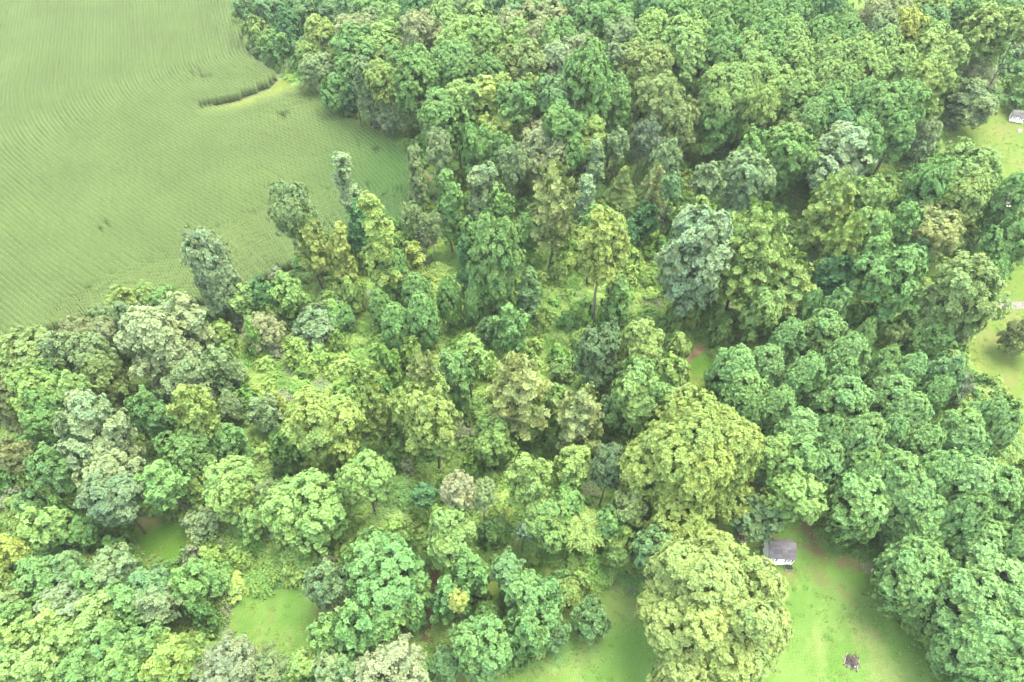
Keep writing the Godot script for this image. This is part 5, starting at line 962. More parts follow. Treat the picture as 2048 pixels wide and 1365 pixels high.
	plant("F", "feathery_tree", "wide silvery grey tree at the bottom beside the mulch strip", "tree", "trees round the mown lawns", Vector3(-11.7, 9.00, -17.9), Vector2(3.9, 3.9), Color(0.108, 0.144, 0.082))
	plant("S", "shrub", "low blue green bush at the bottom of the mulch strip", "shrub", "shrubs and vine thickets in the clearings", Vector3(-6.7, 4.00, -20.1), Vector2(1.6, 1.1), Color(0.060, 0.119, 0.048))
	plant("R", "broadleaf_tree", "rich green rounded tree close behind the bright yellow clump", "tree", "trees round the mown lawns", Vector3(-4.7, 10.00, -28.0), Vector2(2.4, 4.2), Color(0.065, 0.136, 0.046))
	plant("R", "broadleaf_tree", "blue green rounded tree diagonally behind, cornward of the dense tree facing the curved lawn", "tree", "trees round the mown lawns", Vector3(-0.6, 9.00, -28.2), Vector2(1.9, 2.0), Color(0.060, 0.119, 0.048))
	plant("R", "broadleaf_tree", "dense blue green tree facing the curved lawn", "tree", "trees round the mown lawns", Vector3(2.0, 10.00, -25.4), Vector2(3.0, 4.2), Color(0.065, 0.136, 0.046))
	plant("R", "broadleaf_tree", "rich green rounded tree on the corn side of the bright yellow clump", "tree", "trees round the mown lawns", Vector3(-6.5, 9.00, -25.6), Vector2(2.1, 3.8), Color(0.065, 0.136, 0.046))
	plant("R", "broadleaf_tree", "bright yellow branch clump among blue green trees", "tree", "trees round the mown lawns", Vector3(-5.3, 10.50, -24.2), Vector2(1.0, 1.3), Color(0.139, 0.191, 0.050))
	plant("R", "broadleaf_tree", "full green tree at the bottom beside the curved lawn", "tree", "trees round the mown lawns", Vector3(-3.0, 10.00, -20.8), Vector2(3.1, 4.2), Color(0.065, 0.136, 0.046))
	plant("R", "broadleaf_tree", "rich green rounded tree close in front of the dense tree facing the curved lawn", "tree", "trees round the mown lawns", Vector3(1.5, 10.00, -22.2), Vector2(2.3, 4.2), Color(0.065, 0.136, 0.046))
	plant("S", "shrub", "blue green shrub edging the curved lawn", "shrub", "shrubs and vine thickets in the clearings", Vector3(4.4, 5.00, -22.9), Vector2(1.4, 1.7), Color(0.060, 0.119, 0.048))
	plant("S3", "shrub", "isolated round shrub on the curved lawn", "shrub", "shrubs and vine thickets in the clearings", Vector3(8.4, 5.50, -24.4), Vector2(2.1, 2.6), Color(0.056, 0.109, 0.042))
	plant("S", "shrub", "yellow green shrub at the neck of the curved lawn", "shrub", "shrubs and vine thickets in the clearings", Vector3(6.1, 4.00, -27.5), Vector2(1.5, 1.4), Color(0.102, 0.157, 0.044))
	plant("R", "broadleaf_tree", "blue green rounded tree on the corn side of the silvery bottom tree", "tree", "trees round the mown lawns", Vector3(-16.3, 7.00, -19.0), Vector2(1.3, 1.4), Color(0.060, 0.119, 0.048))
	plant("S2", "vine_bush", "small leafy bush in the gap beside the bright yellow clump", "bush", "shrubs and vine thickets in the clearings", Vector3(-2.6, 5.00, -24.8), Vector2(1.3, 1.6), Color(0.064, 0.132, 0.041))
	pass


# ------------------------------------------------------------------ ground
func mix_color(a: Color, b: Color, t: float) -> Color:
	return a.lerp(b, clampf(t, 0.0, 1.0))


func rough_edge(pts: PackedVector2Array, amount: float) -> PackedVector2Array:
	# the outline in steps of about 0.8 m, wandering a little
	var out := PackedVector2Array()
	for i in pts.size():
		var a := pts[i]
		var b := pts[(i + 1) % pts.size()]
		var n := maxi(1, int(a.distance_to(b) / 0.8))
		for k in n:
			var p := a.lerp(b, float(k) / n)
			p += Vector2(patchy.get_noise_2d(p.x * 3.0, p.y * 3.0), patchy.get_noise_2d(p.x * 3.0 + 70.0, p.y * 3.0)) * amount
			out.append(p)
	return out


func patch(called: String, pts: PackedVector2Array, y: float, cell: float, shade: Callable, m: Material, wander := 0.7) -> MeshInstance3D:
	var edge := rough_edge(pts, wander)
	var box := Rect2(edge[0], Vector2.ZERO)
	for p in edge:
		box = box.expand(p)
	fresh()
	var nx := int(box.size.x / cell) + 1
	var nz := int(box.size.y / cell) + 1
	var inside := []
	for i in nx + 1:
		var row := []
		for k in nz + 1:
			row.append(Geometry2D.is_point_in_polygon(box.position + Vector2(i, k) * cell, edge))
		inside.append(row)
	for i in nx:
		for k in nz:
			var a := box.position + Vector2(i, k) * cell
			var n := int(inside[i][k]) + int(inside[i + 1][k]) + int(inside[i][k + 1]) + int(inside[i + 1][k + 1])
			var quad := PackedVector2Array([a, a + Vector2(cell, 0), a + Vector2(cell, cell), a + Vector2(0, cell)])
			if n == 0:
				continue
			var pieces := [quad] if n == 4 else Geometry2D.intersect_polygons(quad, edge)
			for piece in pieces:
				var tri := Geometry2D.triangulate_polygon(piece)
				var k0 := lv.size()
				for q in piece:
					lv.append(Vector3(q.x, y, q.y))
					ln.append(Vector3.UP)
					lc.append(shade.call(q))
				for j in range(0, tri.size(), 3):
					var A: Vector2 = piece[tri[j]]
					var B: Vector2 = piece[tri[j + 1]]
					var D: Vector2 = piece[tri[j + 2]]
					if (B - A).cross(D - A) > 0.0:
						li.append_array(PackedInt32Array([k0 + tri[j], k0 + tri[j + 1], k0 + tri[j + 2]]))
					else:
						li.append_array(PackedInt32Array([k0 + tri[j], k0 + tri[j + 2], k0 + tri[j + 1]]))
	if called == "lawn":
		lawns.append(edge)
	return structure(called, baked(), m)


var lawns: Array = []
var bare_spots: Array = []     # [Vector3 centre, along, across, turn, strength]
const SOIL := Color(0.110, 0.090, 0.050)


func lawn_shade(q: Vector2, lush: Color, pale: Color, dry: Color) -> Color:
	var a := broad.get_noise_2d(q.x * 2.2, q.y * 2.2) * 1.3
	var b := patchy.get_noise_2d(q.x * 2.0, q.y * 0.9)
	var f := fine.get_noise_2d(q.x * 2.0, q.y * 2.0)
	var c := mix_color(lush, pale, 0.5 + a * 0.6 + b * 0.5)
	c = mix_color(c, dry, clampf(patchy.get_noise_2d(q.x * 0.9 + 300.0, q.y * 0.6) * 1.6 - 0.15 + f * 0.5, 0.0, 0.7))
	for s in bare_spots:
		var d: Vector2 = (q - Vector2(s[0].x, s[0].z)).rotated(s[3])
		var e := Vector2(d.x / s[1], d.y / s[2]).length()
		if e < 1.6:
			var hit: float = smoothstep(1.15, 0.3, e + b * 0.9 + f * 0.7) * s[4] * 0.85
			c = mix_color(c, SOIL, hit)
	var v := 1.0 + f * 0.16
	return Color(c.r * v, c.g * v, c.b * v)


func vertex_mat(rough := 0.95) -> StandardMaterial3D:
	var m := StandardMaterial3D.new()
	m.vertex_color_use_as_albedo = true
	m.roughness = rough
	m.metallic_specular = 0.15
	m.albedo_texture = noise_tex(0.55, 1.0, 0.06, 21)
	m.uv1_triplanar = true
	m.uv1_world_triplanar = true
	m.uv1_scale = Vector3.ONE * 0.23
	return m


func build_ground():
	var grass := vertex_mat()
	# the wide land, out to the horizon
	var land := PlaneMesh.new()
	land.size = Vector2(5200, 5200)
	var m := paint(Color(0.055, 0.085, 0.030), 1.0, 0.45, 0.03)
	var g := structure("ground", land, m)
	g.position.y = -0.03
	bare_spots = [
		[Vector3(35.65, 0.00, -35.97), 0.8, 5.0, 0.12, 1.1], [Vector3(36.09, 0.00, -32.98), 3.4, 0.9, -0.5, 0.9], [Vector3(40.05, 0.00, -31.66), 2.6, 0.9, -0.35, 0.8], [Vector3(35.27, 0.00, -30.19), 2.2, 1.5, -0.6, 0.45], [Vector3(36.72, 0.00, -29.32), 2.4, 0.8, -0.8, 0.4],
		[Vector3(37.50, 0.00, -28.19), 1.6, 0.8, -0.9, 0.35], [Vector3(31.74, 0.00, -30.48), 0.9, 0.7, 0.0, 0.7], [Vector3(44.22, 0.00, -25.87), 1.2, 0.8, 0.6, 0.8], [Vector3(45.38, 0.00, -24.48), 1.3, 0.7, 0.6, 0.6], [Vector3(39.38, 0.00, -23.85), 1.5, 0.6, -0.7, 0.35],
		[Vector3(25.09, 0.00, -36.61), 0.9, 2.6, 0.1, 0.8], [Vector3(30.65, 0.00, -34.71), 1.6, 0.8, 0.2, 0.6], [Vector3(33.97, 0.00, -35.97), 1.4, 0.8, 0.3, 0.4], [Vector3(-4.91, 0.00, -19.59), 3.0, 0.9, 0.05, 0.4], [Vector3(3.99, 0.00, -20.32), 3.5, 1.1, 0.15, 0.35], [Vector3(13.35, 0.00, -26.25), 0.9, 2.2, -0.2, 0.35],
		[Vector3(-19.86, 0.00, -26.09), 2.2, 1.6, 0.0, 0.9], [Vector3(-26.44, 0.00, -25.87), 0.6, 1.4, 0.2, 0.4], [Vector3(-30.78, 0.00, -28.75), 1.2, 0.9, 0.0, 0.7], [Vector3(-29.02, 0.00, -29.21), 0.8, 0.5, 0.0, 0.7], [Vector3(-44.36, 0.00, -36.87), 2.2, 0.9, 0.05, 0.95], [Vector3(-30.73, 0.00, -24.38), 0.5, 1.0, 0.0, 0.6], [Vector3(-21.91, 0.00, -22.41), 1.0, 0.6, 0.0, 0.6],
		[Vector3(72.52, 0.00, -66.01), 2.4, 0.9, 0.2, 0.5], [Vector3(71.47, 0.00, -62.19), 2.0, 0.8, 0.0, 0.3], [Vector3(65.95, 0.00, -52.59), 2.5, 1.4, 0.6, 0.25], [Vector3(70.47, 0.00, -58.55), 3.0, 1.2, 0.8, 0.6], [Vector3(99.35, 0.00, -122.70), 5.0, 1.2, 0.25, 0.4], [Vector3(96.44, 0.00, -126.40), 2.5, 1.0, 0.0, 0.3], [Vector3(101.28, 0.00, -121.44), 2.0, 1.2, 0.0, 0.6],
	]
	var lush := Color(0.054, 0.121, 0.025)
	var pale := Color(0.087, 0.149, 0.042)
	var dry := Color(0.119, 0.152, 0.057)
	var yard := func(q): return lawn_shade(q, lush, pale, dry)
	var sunny := func(q): return lawn_shade(q, Color(0.060, 0.106, 0.024), Color(0.087, 0.121, 0.033), Color(0.104, 0.115, 0.046))
	var deep := func(q): return lawn_shade(q, Color(0.047, 0.113, 0.018), Color(0.064, 0.129, 0.024), Color(0.091, 0.121, 0.038))
	patch("lawn", PackedVector2Array([Vector2(-16.9, -16.1), Vector2(-7.6, -20.1), Vector2(-1.3, -20.6), Vector2(4.3, -20.7), Vector2(5.6, -22.8), Vector2(4.5, -25.7), Vector2(6.2, -28.2), Vector2(8.9, -29.9), Vector2(12.2, -28.8), Vector2(15.8, -30.5), Vector2(17.9, -32.9), Vector2(22.2, -35.3), Vector2(23.7, -38.9), Vector2(28.5, -41.3), Vector2(39.1, -43.4), Vector2(37.5, -34.7), Vector2(40.8, -32.7), Vector2(43.1, -30.4), Vector2(43.1, -25.9), Vector2(45.6, -22.8), Vector2(47.4, -17.5), Vector2(46.0, -14.3), Vector2(-16.6, -14.3)]), 0.012, 0.45, yard, grass)
	patch("lawn", PackedVector2Array([Vector2(-32.1, -27.6), Vector2(-30.9, -28.6), Vector2(-28.6, -29.2), Vector2(-24.2, -29.9), Vector2(-19.4, -31.7), Vector2(-16.3, -28.8), Vector2(-15.5, -24.9), Vector2(-17.8, -21.8), Vector2(-22.4, -21.1), Vector2(-29.4, -21.3)]), 0.012, 0.45, yard, grass)
	patch("lawn", PackedVector2Array([Vector2(-46.9, -37.5), Vector2(-44.1, -37.8), Vector2(-41.5, -37.1), Vector2(-38.1, -35.8), Vector2(-36.8, -33.8), Vector2(-37.8, -31.8), Vector2(-40.3, -31.8), Vector2(-42.6, -32.7), Vector2(-44.9, -34.7)]), 0.012, 0.45, deep, grass)
	patch("lawn", PackedVector2Array([Vector2(23.4, -60.8), Vector2(25.0, -65.0), Vector2(28.1, -67.2), Vector2(30.1, -65.0), Vector2(29.5, -60.3), Vector2(28.1, -55.9), Vector2(25.5, -52.6), Vector2(24.0, -55.1)]), 0.012, 0.5, deep, grass)
	patch("lawn", PackedVector2Array([Vector2(-13.6, -31.7), Vector2(-3.8, -33.2), Vector2(4.4, -32.9), Vector2(4.9, -29.3), Vector2(-1.3, -27.1), Vector2(-7.0, -28.2), Vector2(-7.6, -20.8), Vector2(-10.0, -21.3), Vector2(-10.4, -28.8)]), 0.012, 0.5, deep, grass)
	patch("lawn", PackedVector2Array([Vector2(69.7, -77.0), Vector2(75.2, -78.7), Vector2(94.7, -79.2), Vector2(72.7, -33.5), Vector2(62.0, -37.3), Vector2(65.7, -47.1), Vector2(66.6, -52.6), Vector2(65.3, -56.4), Vector2(66.1, -64.1), Vector2(68.8, -68.5), Vector2(66.0, -70.0)]), 0.012, 0.5, sunny, grass)
	patch("lawn", PackedVector2Array([Vector2(65.6, -77.6), Vector2(68.7, -83.4), Vector2(73.0, -84.9), Vector2(80.9, -85.9), Vector2(84.7, -83.4), Vector2(95.5, -80.4), Vector2(93.9, -79.2), Vector2(75.2, -78.7), Vector2(67.6, -72.1)]), 0.016, 0.5, sunny, grass)
	patch("lawn", PackedVector2Array([Vector2(81.7, -114.8), Vector2(88.1, -122.5), Vector2(95.3, -126.2), Vector2(101.6, -130.8), Vector2(121.8, -135.2), Vector2(102.8, -93.7), Vector2(81.9, -93.7), Vector2(88.6, -103.7), Vector2(91.6, -109.1), Vector2(83.0, -109.1)]), 0.012, 0.6, sunny, grass)
	patch("far_field", PackedVector2Array([Vector2(76.4, -170.6), Vector2(88.2, -188.1), Vector2(91.3, -211.6), Vector2(168.9, -211.6), Vector2(150.6, -179.0), Vector2(118.6, -176.2), Vector2(103.7, -170.6), Vector2(90.4, -167.9)]), 0.012, 1.2, func(q): return lawn_shade(q, Color(0.063, 0.104, 0.029), Color(0.083, 0.125, 0.037), Color(0.099, 0.120, 0.042)), grass)
	patch("grass_strip", PackedVector2Array([Vector2(-65.4, -128.9), Vector2(-65.0, -129.6), Vector2(-58.6, -132.0), Vector2(-52.3, -136.9), Vector2(-51.2, -141.9), Vector2(-48.3, -143.7), Vector2(-35.4, -139.4), Vector2(-31.3, -126.4), Vector2(-38.2, -130.4), Vector2(-44.7, -136.9), Vector2(-47.6, -135.2), Vector2(-53.1, -131.2), Vector2(-58.6, -128.1), Vector2(-63.7, -126.2)]), 0.012, 0.6, func(q): return lawn_shade(q, Color(0.063, 0.099, 0.024), Color(0.104, 0.125, 0.031), Color(0.120, 0.125, 0.042)), grass, 0.4)
	# bare earth
	var soil := vertex_mat()
	var red := func(q): 
		var v := 1.0 + 0.5 * patchy.get_noise_2d(q.x * 3.0, q.y * 3.0) + 0.25 * fine.get_noise_2d(q.x * 2.0, q.y * 2.0)
		return mix_color(Color(0.118 * v, 0.086 * v, 0.056 * v), Color(0.13, 0.15, 0.05), patchy.get_noise_2d(q.x * 2.0 + 50.0, q.y * 2.0) * 1.4 - 0.1)
	patch("dirt_path", PackedVector2Array([Vector2(-64.3, -160.1), Vector2(-63.3, -159.6), Vector2(-61.6, -154.0), Vector2(-59.8, -150.4), Vector2(-57.9, -148.6), Vector2(-57.9, -147.5), Vector2(-59.5, -148.6), Vector2(-61.6, -152.3)]), 0.02, 0.5, red, soil, 0.3)
	patch("dirt_path", PackedVector2Array([Vector2(-43.9, -137.3), Vector2(-41.2, -135.2), Vector2(-37.9, -130.0), Vector2(-33.3, -125.8), Vector2(-29.4, -124.0), Vector2(-26.4, -121.4), Vector2(-21.9, -115.5), Vector2(-19.0, -111.2), Vector2(-16.4, -108.0), Vector2(-14.1, -104.3), Vector2(-12.6, -99.2), Vector2(-12.9, -97.5), Vector2(-14.4, -103.4), Vector2(-17.1, -107.3), Vector2(-20.0, -111.2), Vector2(-22.9, -115.2), Vector2(-26.9, -120.0), Vector2(-30.6, -122.5), Vector2(-34.1, -124.3), Vector2(-38.5, -128.9), Vector2(-41.4, -134.0)]), 0.02, 0.5, red, soil, 0.3)
	patch("dirt_path", PackedVector2Array([Vector2(25.4, -62.7), Vector2(27.2, -65.0), Vector2(28.9, -66.2), Vector2(29.9, -68.5), Vector2(30.5, -68.0), Vector2(29.7, -65.0), Vector2(27.7, -63.3), Vector2(26.1, -62.0), Vector2(24.9, -60.3), Vector2(24.8, -58.1), Vector2(25.2, -55.1), Vector2(24.4, -54.9), Vector2(24.1, -57.7), Vector2(24.4, -60.8)]), 0.02, 0.4, red, soil, 0.4)
	patch("dirt_path", PackedVector2Array([Vector2(28.3, -59.3), Vector2(29.4, -59.9), Vector2(28.4, -55.9), Vector2(27.4, -54.1), Vector2(26.7, -54.2), Vector2(27.5, -56.8)]), 0.02, 0.4, red, soil, 0.4)
	var mulch := func(q):
		var v := 1.0 + 0.45 * fine.get_noise_2d(q.x * 2.2, q.y * 2.2) + 0.3 * patchy.get_noise_2d(q.x, q.y)
		return mix_color(Color(0.085 * v, 0.060 * v, 0.040 * v), Color(0.10, 0.15, 0.04), patchy.get_noise_2d(q.x * 1.6 + 90.0, q.y * 1.6) * 1.6 - 0.25)
	patch("mulch_strip", PackedVector2Array([Vector2(-11.3, -33.7), Vector2(-10.1, -33.6), Vector2(-9.1, -32.3), Vector2(-8.2, -30.5), Vector2(-7.9, -28.5), Vector2(-8.5, -26.8), Vector2(-8.0, -24.6), Vector2(-8.7, -22.8), Vector2(-9.8, -22.8), Vector2(-9.7, -24.9), Vector2(-9.3, -26.8), Vector2(-10.1, -28.8), Vector2(-9.9, -30.5), Vector2(-10.9, -32.0)]), 0.02, 0.4, mulch, soil, 0.5)
	# driveway of packed gravel with a darker strip down the middle
	var gravel := func(q):
		var v := 1.0 + 0.35 * fine.get_noise_2d(q.x * 3.0, q.y * 3.0)
		return Color(0.125 * v, 0.118 * v, 0.118 * v)
	patch("driveway", PackedVector2Array([Vector2(68.3, -73.8), Vector2(96.4, -73.8), Vector2(95.5, -72.2), Vector2(67.7, -72.2)]), 0.024, 0.4, gravel, soil, 0.25)
	patch("driveway", PackedVector2Array([Vector2(89.5, -101.6), Vector2(107.6, -102.2), Vector2(104.4, -96.4), Vector2(84.5, -93.7), Vector2(84.1, -95.7)]), 0.024, 0.6, gravel, soil, 0.8)
	# soil under the corn
	patch("field_soil", corn_area(), -0.004, 2.5, func(q): return Color(0.034, 0.046, 0.018), soil, 0.2)


# ------------------------------------------------------------------ corn
func corn_area() -> PackedVector2Array:
	return PackedVector2Array([Vector2(-164.6, -204.5), Vector2(-78.2, -204.5), Vector2(-69.7, -176.2), Vector2(-63.4, -157.6), Vector2(-59.6, -149.1), Vector2(-53.8, -143.7), Vector2(-51.6, -141.5), Vector2(-52.6, -138.1), Vector2(-58.7, -132.6), Vector2(-65.1, -129.8), Vector2(-64.5, -127.0), Vector2(-58.6, -128.1), Vector2(-53.1, -131.2), Vector2(-47.6, -135.2), Vector2(-45.1, -136.4), Vector2(-40.6, -132.0), Vector2(-34.0, -123.6), Vector2(-29.1, -121.4), Vector2(-22.8, -114.5), Vector2(-17.0, -106.4), Vector2(-14.3, -100.7), Vector2(-15.2, -93.7), Vector2(-22.6, -89.7), Vector2(-28.0, -85.9), Vector2(-37.6, -80.1), Vector2(-45.4, -73.2), Vector2(-53.9, -73.0), Vector2(-59.8, -72.3), Vector2(-67.3, -68.0), Vector2(-74.9, -63.6), Vector2(-84.8, -60.3)])


func corn_segment(len: float) -> ArrayMesh:
	fresh()
	var n := int(len / 0.19)
	for i in n:
		var x := -len * 0.5 + (i + 0.5) * len / n + rng.randf_range(-0.05, 0.05)
		var z := rng.randf_range(-0.04, 0.04)
		var top := rng.randf_range(1.95, 2.25)
		var v := rng.randf_range(0.85, 1.15)
		var col := Color(0.069 * v, 0.107 * v, 0.036 * v)
		var a := rng.randf_range(-0.5, 0.5) + PI * 0.5
		for k in 11:
			a += PI + rng.randf_range(-0.4, 0.4)
			var y := top - 0.12 - k * 0.17
			var d := Vector3(cos(a) * 0.8, 0.75, sin(a))
			d = d.normalized()
			var p := Vector3(x, y, z)
			var l := 0.30 if k > 1 else 0.21
			var s := Vector3(-d.z, 0, d.x).normalized() * 0.052
			var q1 := p + d * l
			var q2 := q1 + Vector3(d.x, 0.05, d.z).normalized() * (l * 0.8)
			var b := lv.size()
			for q in [p - s * 0.5, p + s * 0.5, q1 - s, q1 + s, q2 + Vector3(0, -0.10, 0)]:
				lv.append(q)
			for j in 5:
				ln.append((Vector3.UP * 1.2 - d * 0.4).normalized())
				lc.append(col)
			li.append_array(PackedInt32Array([b, b + 2, b + 1, b + 1, b + 2, b + 3, b + 2, b + 4, b + 3]))
		# the tassel
		var tc := Color(0.125 * v, 0.155 * v, 0.062 * v)
		for k in 3:
			var e := Vector3(rng.randf_range(-0.5, 0.5), 1.0, rng.randf_range(-0.5, 0.5)).normalized()
			var s2 := Vector3(cos(a + k), 0, sin(a + k)) * 0.022
			var b2 := lv.size()
			var base := Vector3(x, top - 0.1, z)
			for q in [base - s2, base + s2, base + e * 0.34]:
				lv.append(q)
				ln.append(s2.cross(e).normalized())
				lc.append(tc)
			li.append_array(PackedInt32Array([b2, b2 + 2, b2 + 1]))
	return baked()


func build_field():
	var area := corn_area()
	var ends := PackedVector2Array([Vector2(-70.1, -70.0), Vector2(-65.2, -76.2), Vector2(-56.8, -83.7), Vector2(-52.7, -87.4), Vector2(-48.5, -90.5), Vector2(-41.2, -96.7), Vector2(-33.7, -99.2), Vector2(-26.8, -108.3), Vector2(-29.6, -114.8), Vector2(-33.1, -118.2), Vector2(-39.4, -125.5), Vector2(-45.1, -136.4), Vector2(-40.6, -132.0), Vector2(-34.0, -123.6), Vector2(-29.1, -121.4), Vector2(-22.8, -114.5), Vector2(-17.0, -106.4), Vector2(-14.3, -100.7), Vector2(-15.2, -93.7), Vector2(-22.6, -89.7), Vector2(-28.0, -85.9), Vector2(-37.6, -80.1), Vector2(-45.4, -73.2), Vector2(-53.9, -73.0), Vector2(-59.8, -72.3), Vector2(-67.3, -68.0)])
	var gaps := [Vector3(-68.88, 0.00, -142.58), Vector3(-66.42, 0.00, -140.21), Vector3(-125.17, 0.00, -170.31), Vector3(-69.38, 0.00, -90.33), Vector3(-46.25, 0.00, -124.90), Vector3(-26.31, 0.00, -113.15), Vector3(-25.89, 0.00, -101.43)]
	var places: Array[Transform3D] = []
	var tints := PackedColorArray()
	var step := 1.5
	var put := func(p: Vector2, heading: float, in_ends: bool):
		if not Geometry2D.is_point_in_polygon(p, area) or Geometry2D.is_point_in_polygon(p, ends) != in_ends:
			return
		for g in gaps:
			if Vector2(g.x, g.z).distance_to(p) < 0.8 + patchy.get_noise_2d(p.x * 4.0, p.y * 4.0) * 1.5:
				return
		var grow := 1.0 + 0.10 * broad.get_noise_2d(p.x * 1.5, p.y * 1.5) + rng.randf_range(-0.02, 0.02)
		var b := Basis(Vector3.UP, -heading + (PI if rng.randf() < 0.5 else 0.0)).scaled(Vector3(1.02, grow, rng.randf_range(0.96, 1.04)))
		places.append(Transform3D(b, Vector3(p.x, 0, p.y)))
		var t := 1.0 + 0.15 * broad.get_noise_2d(p.x * 2.0 + 40.0, p.y * 2.0) + rng.randf_range(-0.02, 0.02)
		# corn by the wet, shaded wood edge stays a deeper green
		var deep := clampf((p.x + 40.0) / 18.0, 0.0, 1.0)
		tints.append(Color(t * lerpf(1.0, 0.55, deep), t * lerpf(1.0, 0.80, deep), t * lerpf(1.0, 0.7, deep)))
	# contour rows: straight, round a bend, straight again
	var o := Vector2(-50, -156.7)
	var h0 := deg_to_rad(69.0)
	var h1 := deg_to_rad(41.0)
	for k in range(-110, 190):
		var r := k * 0.76 + 3.0
		if r > 1.5:
			var s := -110.0
			var bend := (h0 - h1) * r
			var wig := rng.randf_range(-0.03, 0.03)
			while s < bend + 150.0:
				var h := h0
				var p: Vector2
				if s < 0.0:
					p = o + Vector2(-sin(h0), cos(h0)) * (r + wig) + Vector2(cos(h0), sin(h0)) * s
				elif s < bend:
					h = h0 - s / r
					p = o + Vector2(-sin(h), cos(h)) * (r + wig)
				else:
					# beyond the bend the rows go on turning, very slowly
					var e := s - bend
					var R2 := 420.0 + r
					h = h1 - e / R2
					p = o + Vector2(-sin(h1), cos(h1)) * (r + wig) - Vector2(-sin(h1), cos(h1)) * R2 + Vector2(-sin(h), cos(h)) * R2
				put.call(p, h, false)
				s += step
		else:
			# inside the bend: straight rows only
			var s2 := 0.0
			while s2 < 150.0:
				var p2 := o + Vector2(-sin(h1), cos(h1)) * r + Vector2(cos(h1), sin(h1)) * s2
				put.call(p2, h1, false)
				s2 += step
	# end rows along the wood
	var rim := PackedVector2Array([Vector2(-14.3, -100.7), Vector2(-15.2, -93.7), Vector2(-22.6, -89.7), Vector2(-28.0, -85.9), Vector2(-37.6, -80.1), Vector2(-45.4, -73.2), Vector2(-59.8, -72.3), Vector2(-69.1, -67.0)])
	var rim2 := PackedVector2Array([Vector2(-45.1, -136.4), Vector2(-40.6, -132.0), Vector2(-34.0, -123.6), Vector2(-29.1, -121.4), Vector2(-22.8, -114.5), Vector2(-17.0, -106.4), Vector2(-13.0, -99.2)])
	for line in [rim, rim2]:
		for i in line.size() - 1:
			var A: Vector2 = line[i]
			var B: Vector2 = line[i + 1]
			var dir := (B - A).normalized()
			var side := Vector2(-dir.y, dir.x)
			for k in range(0, 26):
				var s3 := -8.0
				while s3 < A.distance_to(B) + 8.0:
					var q := A + dir * s3 + side * (k * 0.76 + 0.3)
					# keep to the strip that is nearest to this stretch
					var own := true
					var dd := Geometry2D.get_closest_point_to_segment(q, A, B).distance_to(q)
					for l2 in [rim, rim2]:
						for j in l2.size() - 1:
							if (l2 != line or j != i) and Geometry2D.get_closest_point_to_segment(q, l2[j], l2[j + 1]).distance_to(q) < dd - 0.01:
								own = false
					if own:
						put.call(q, dir.angle(), true)
					s3 += step
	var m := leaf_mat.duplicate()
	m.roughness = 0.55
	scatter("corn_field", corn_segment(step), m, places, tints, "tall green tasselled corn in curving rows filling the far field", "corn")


func scatter(called: String, mesh: Mesh, m: Material, places: Array[Transform3D], tints: PackedColorArray, label: String, category: String) -> MultiMeshInstance3D:
	var mm := MultiMesh.new()
	mm.transform_format = MultiMesh.TRANSFORM_3D
	mm.use_colors = true
	mm.mesh = mesh
	mm.instance_count = places.size()
	for i in places.size():
		mm.set_instance_transform(i, places[i])
		mm.set_instance_color(i, tints[i])
	var o := MultiMeshInstance3D.new()
	o.name = numbered(called)
	o.multimesh = mm
	o.material_override = m
	tag(o, label, category)
	o.set_meta("kind", "stuff")
	add_child(o, true)
	return o


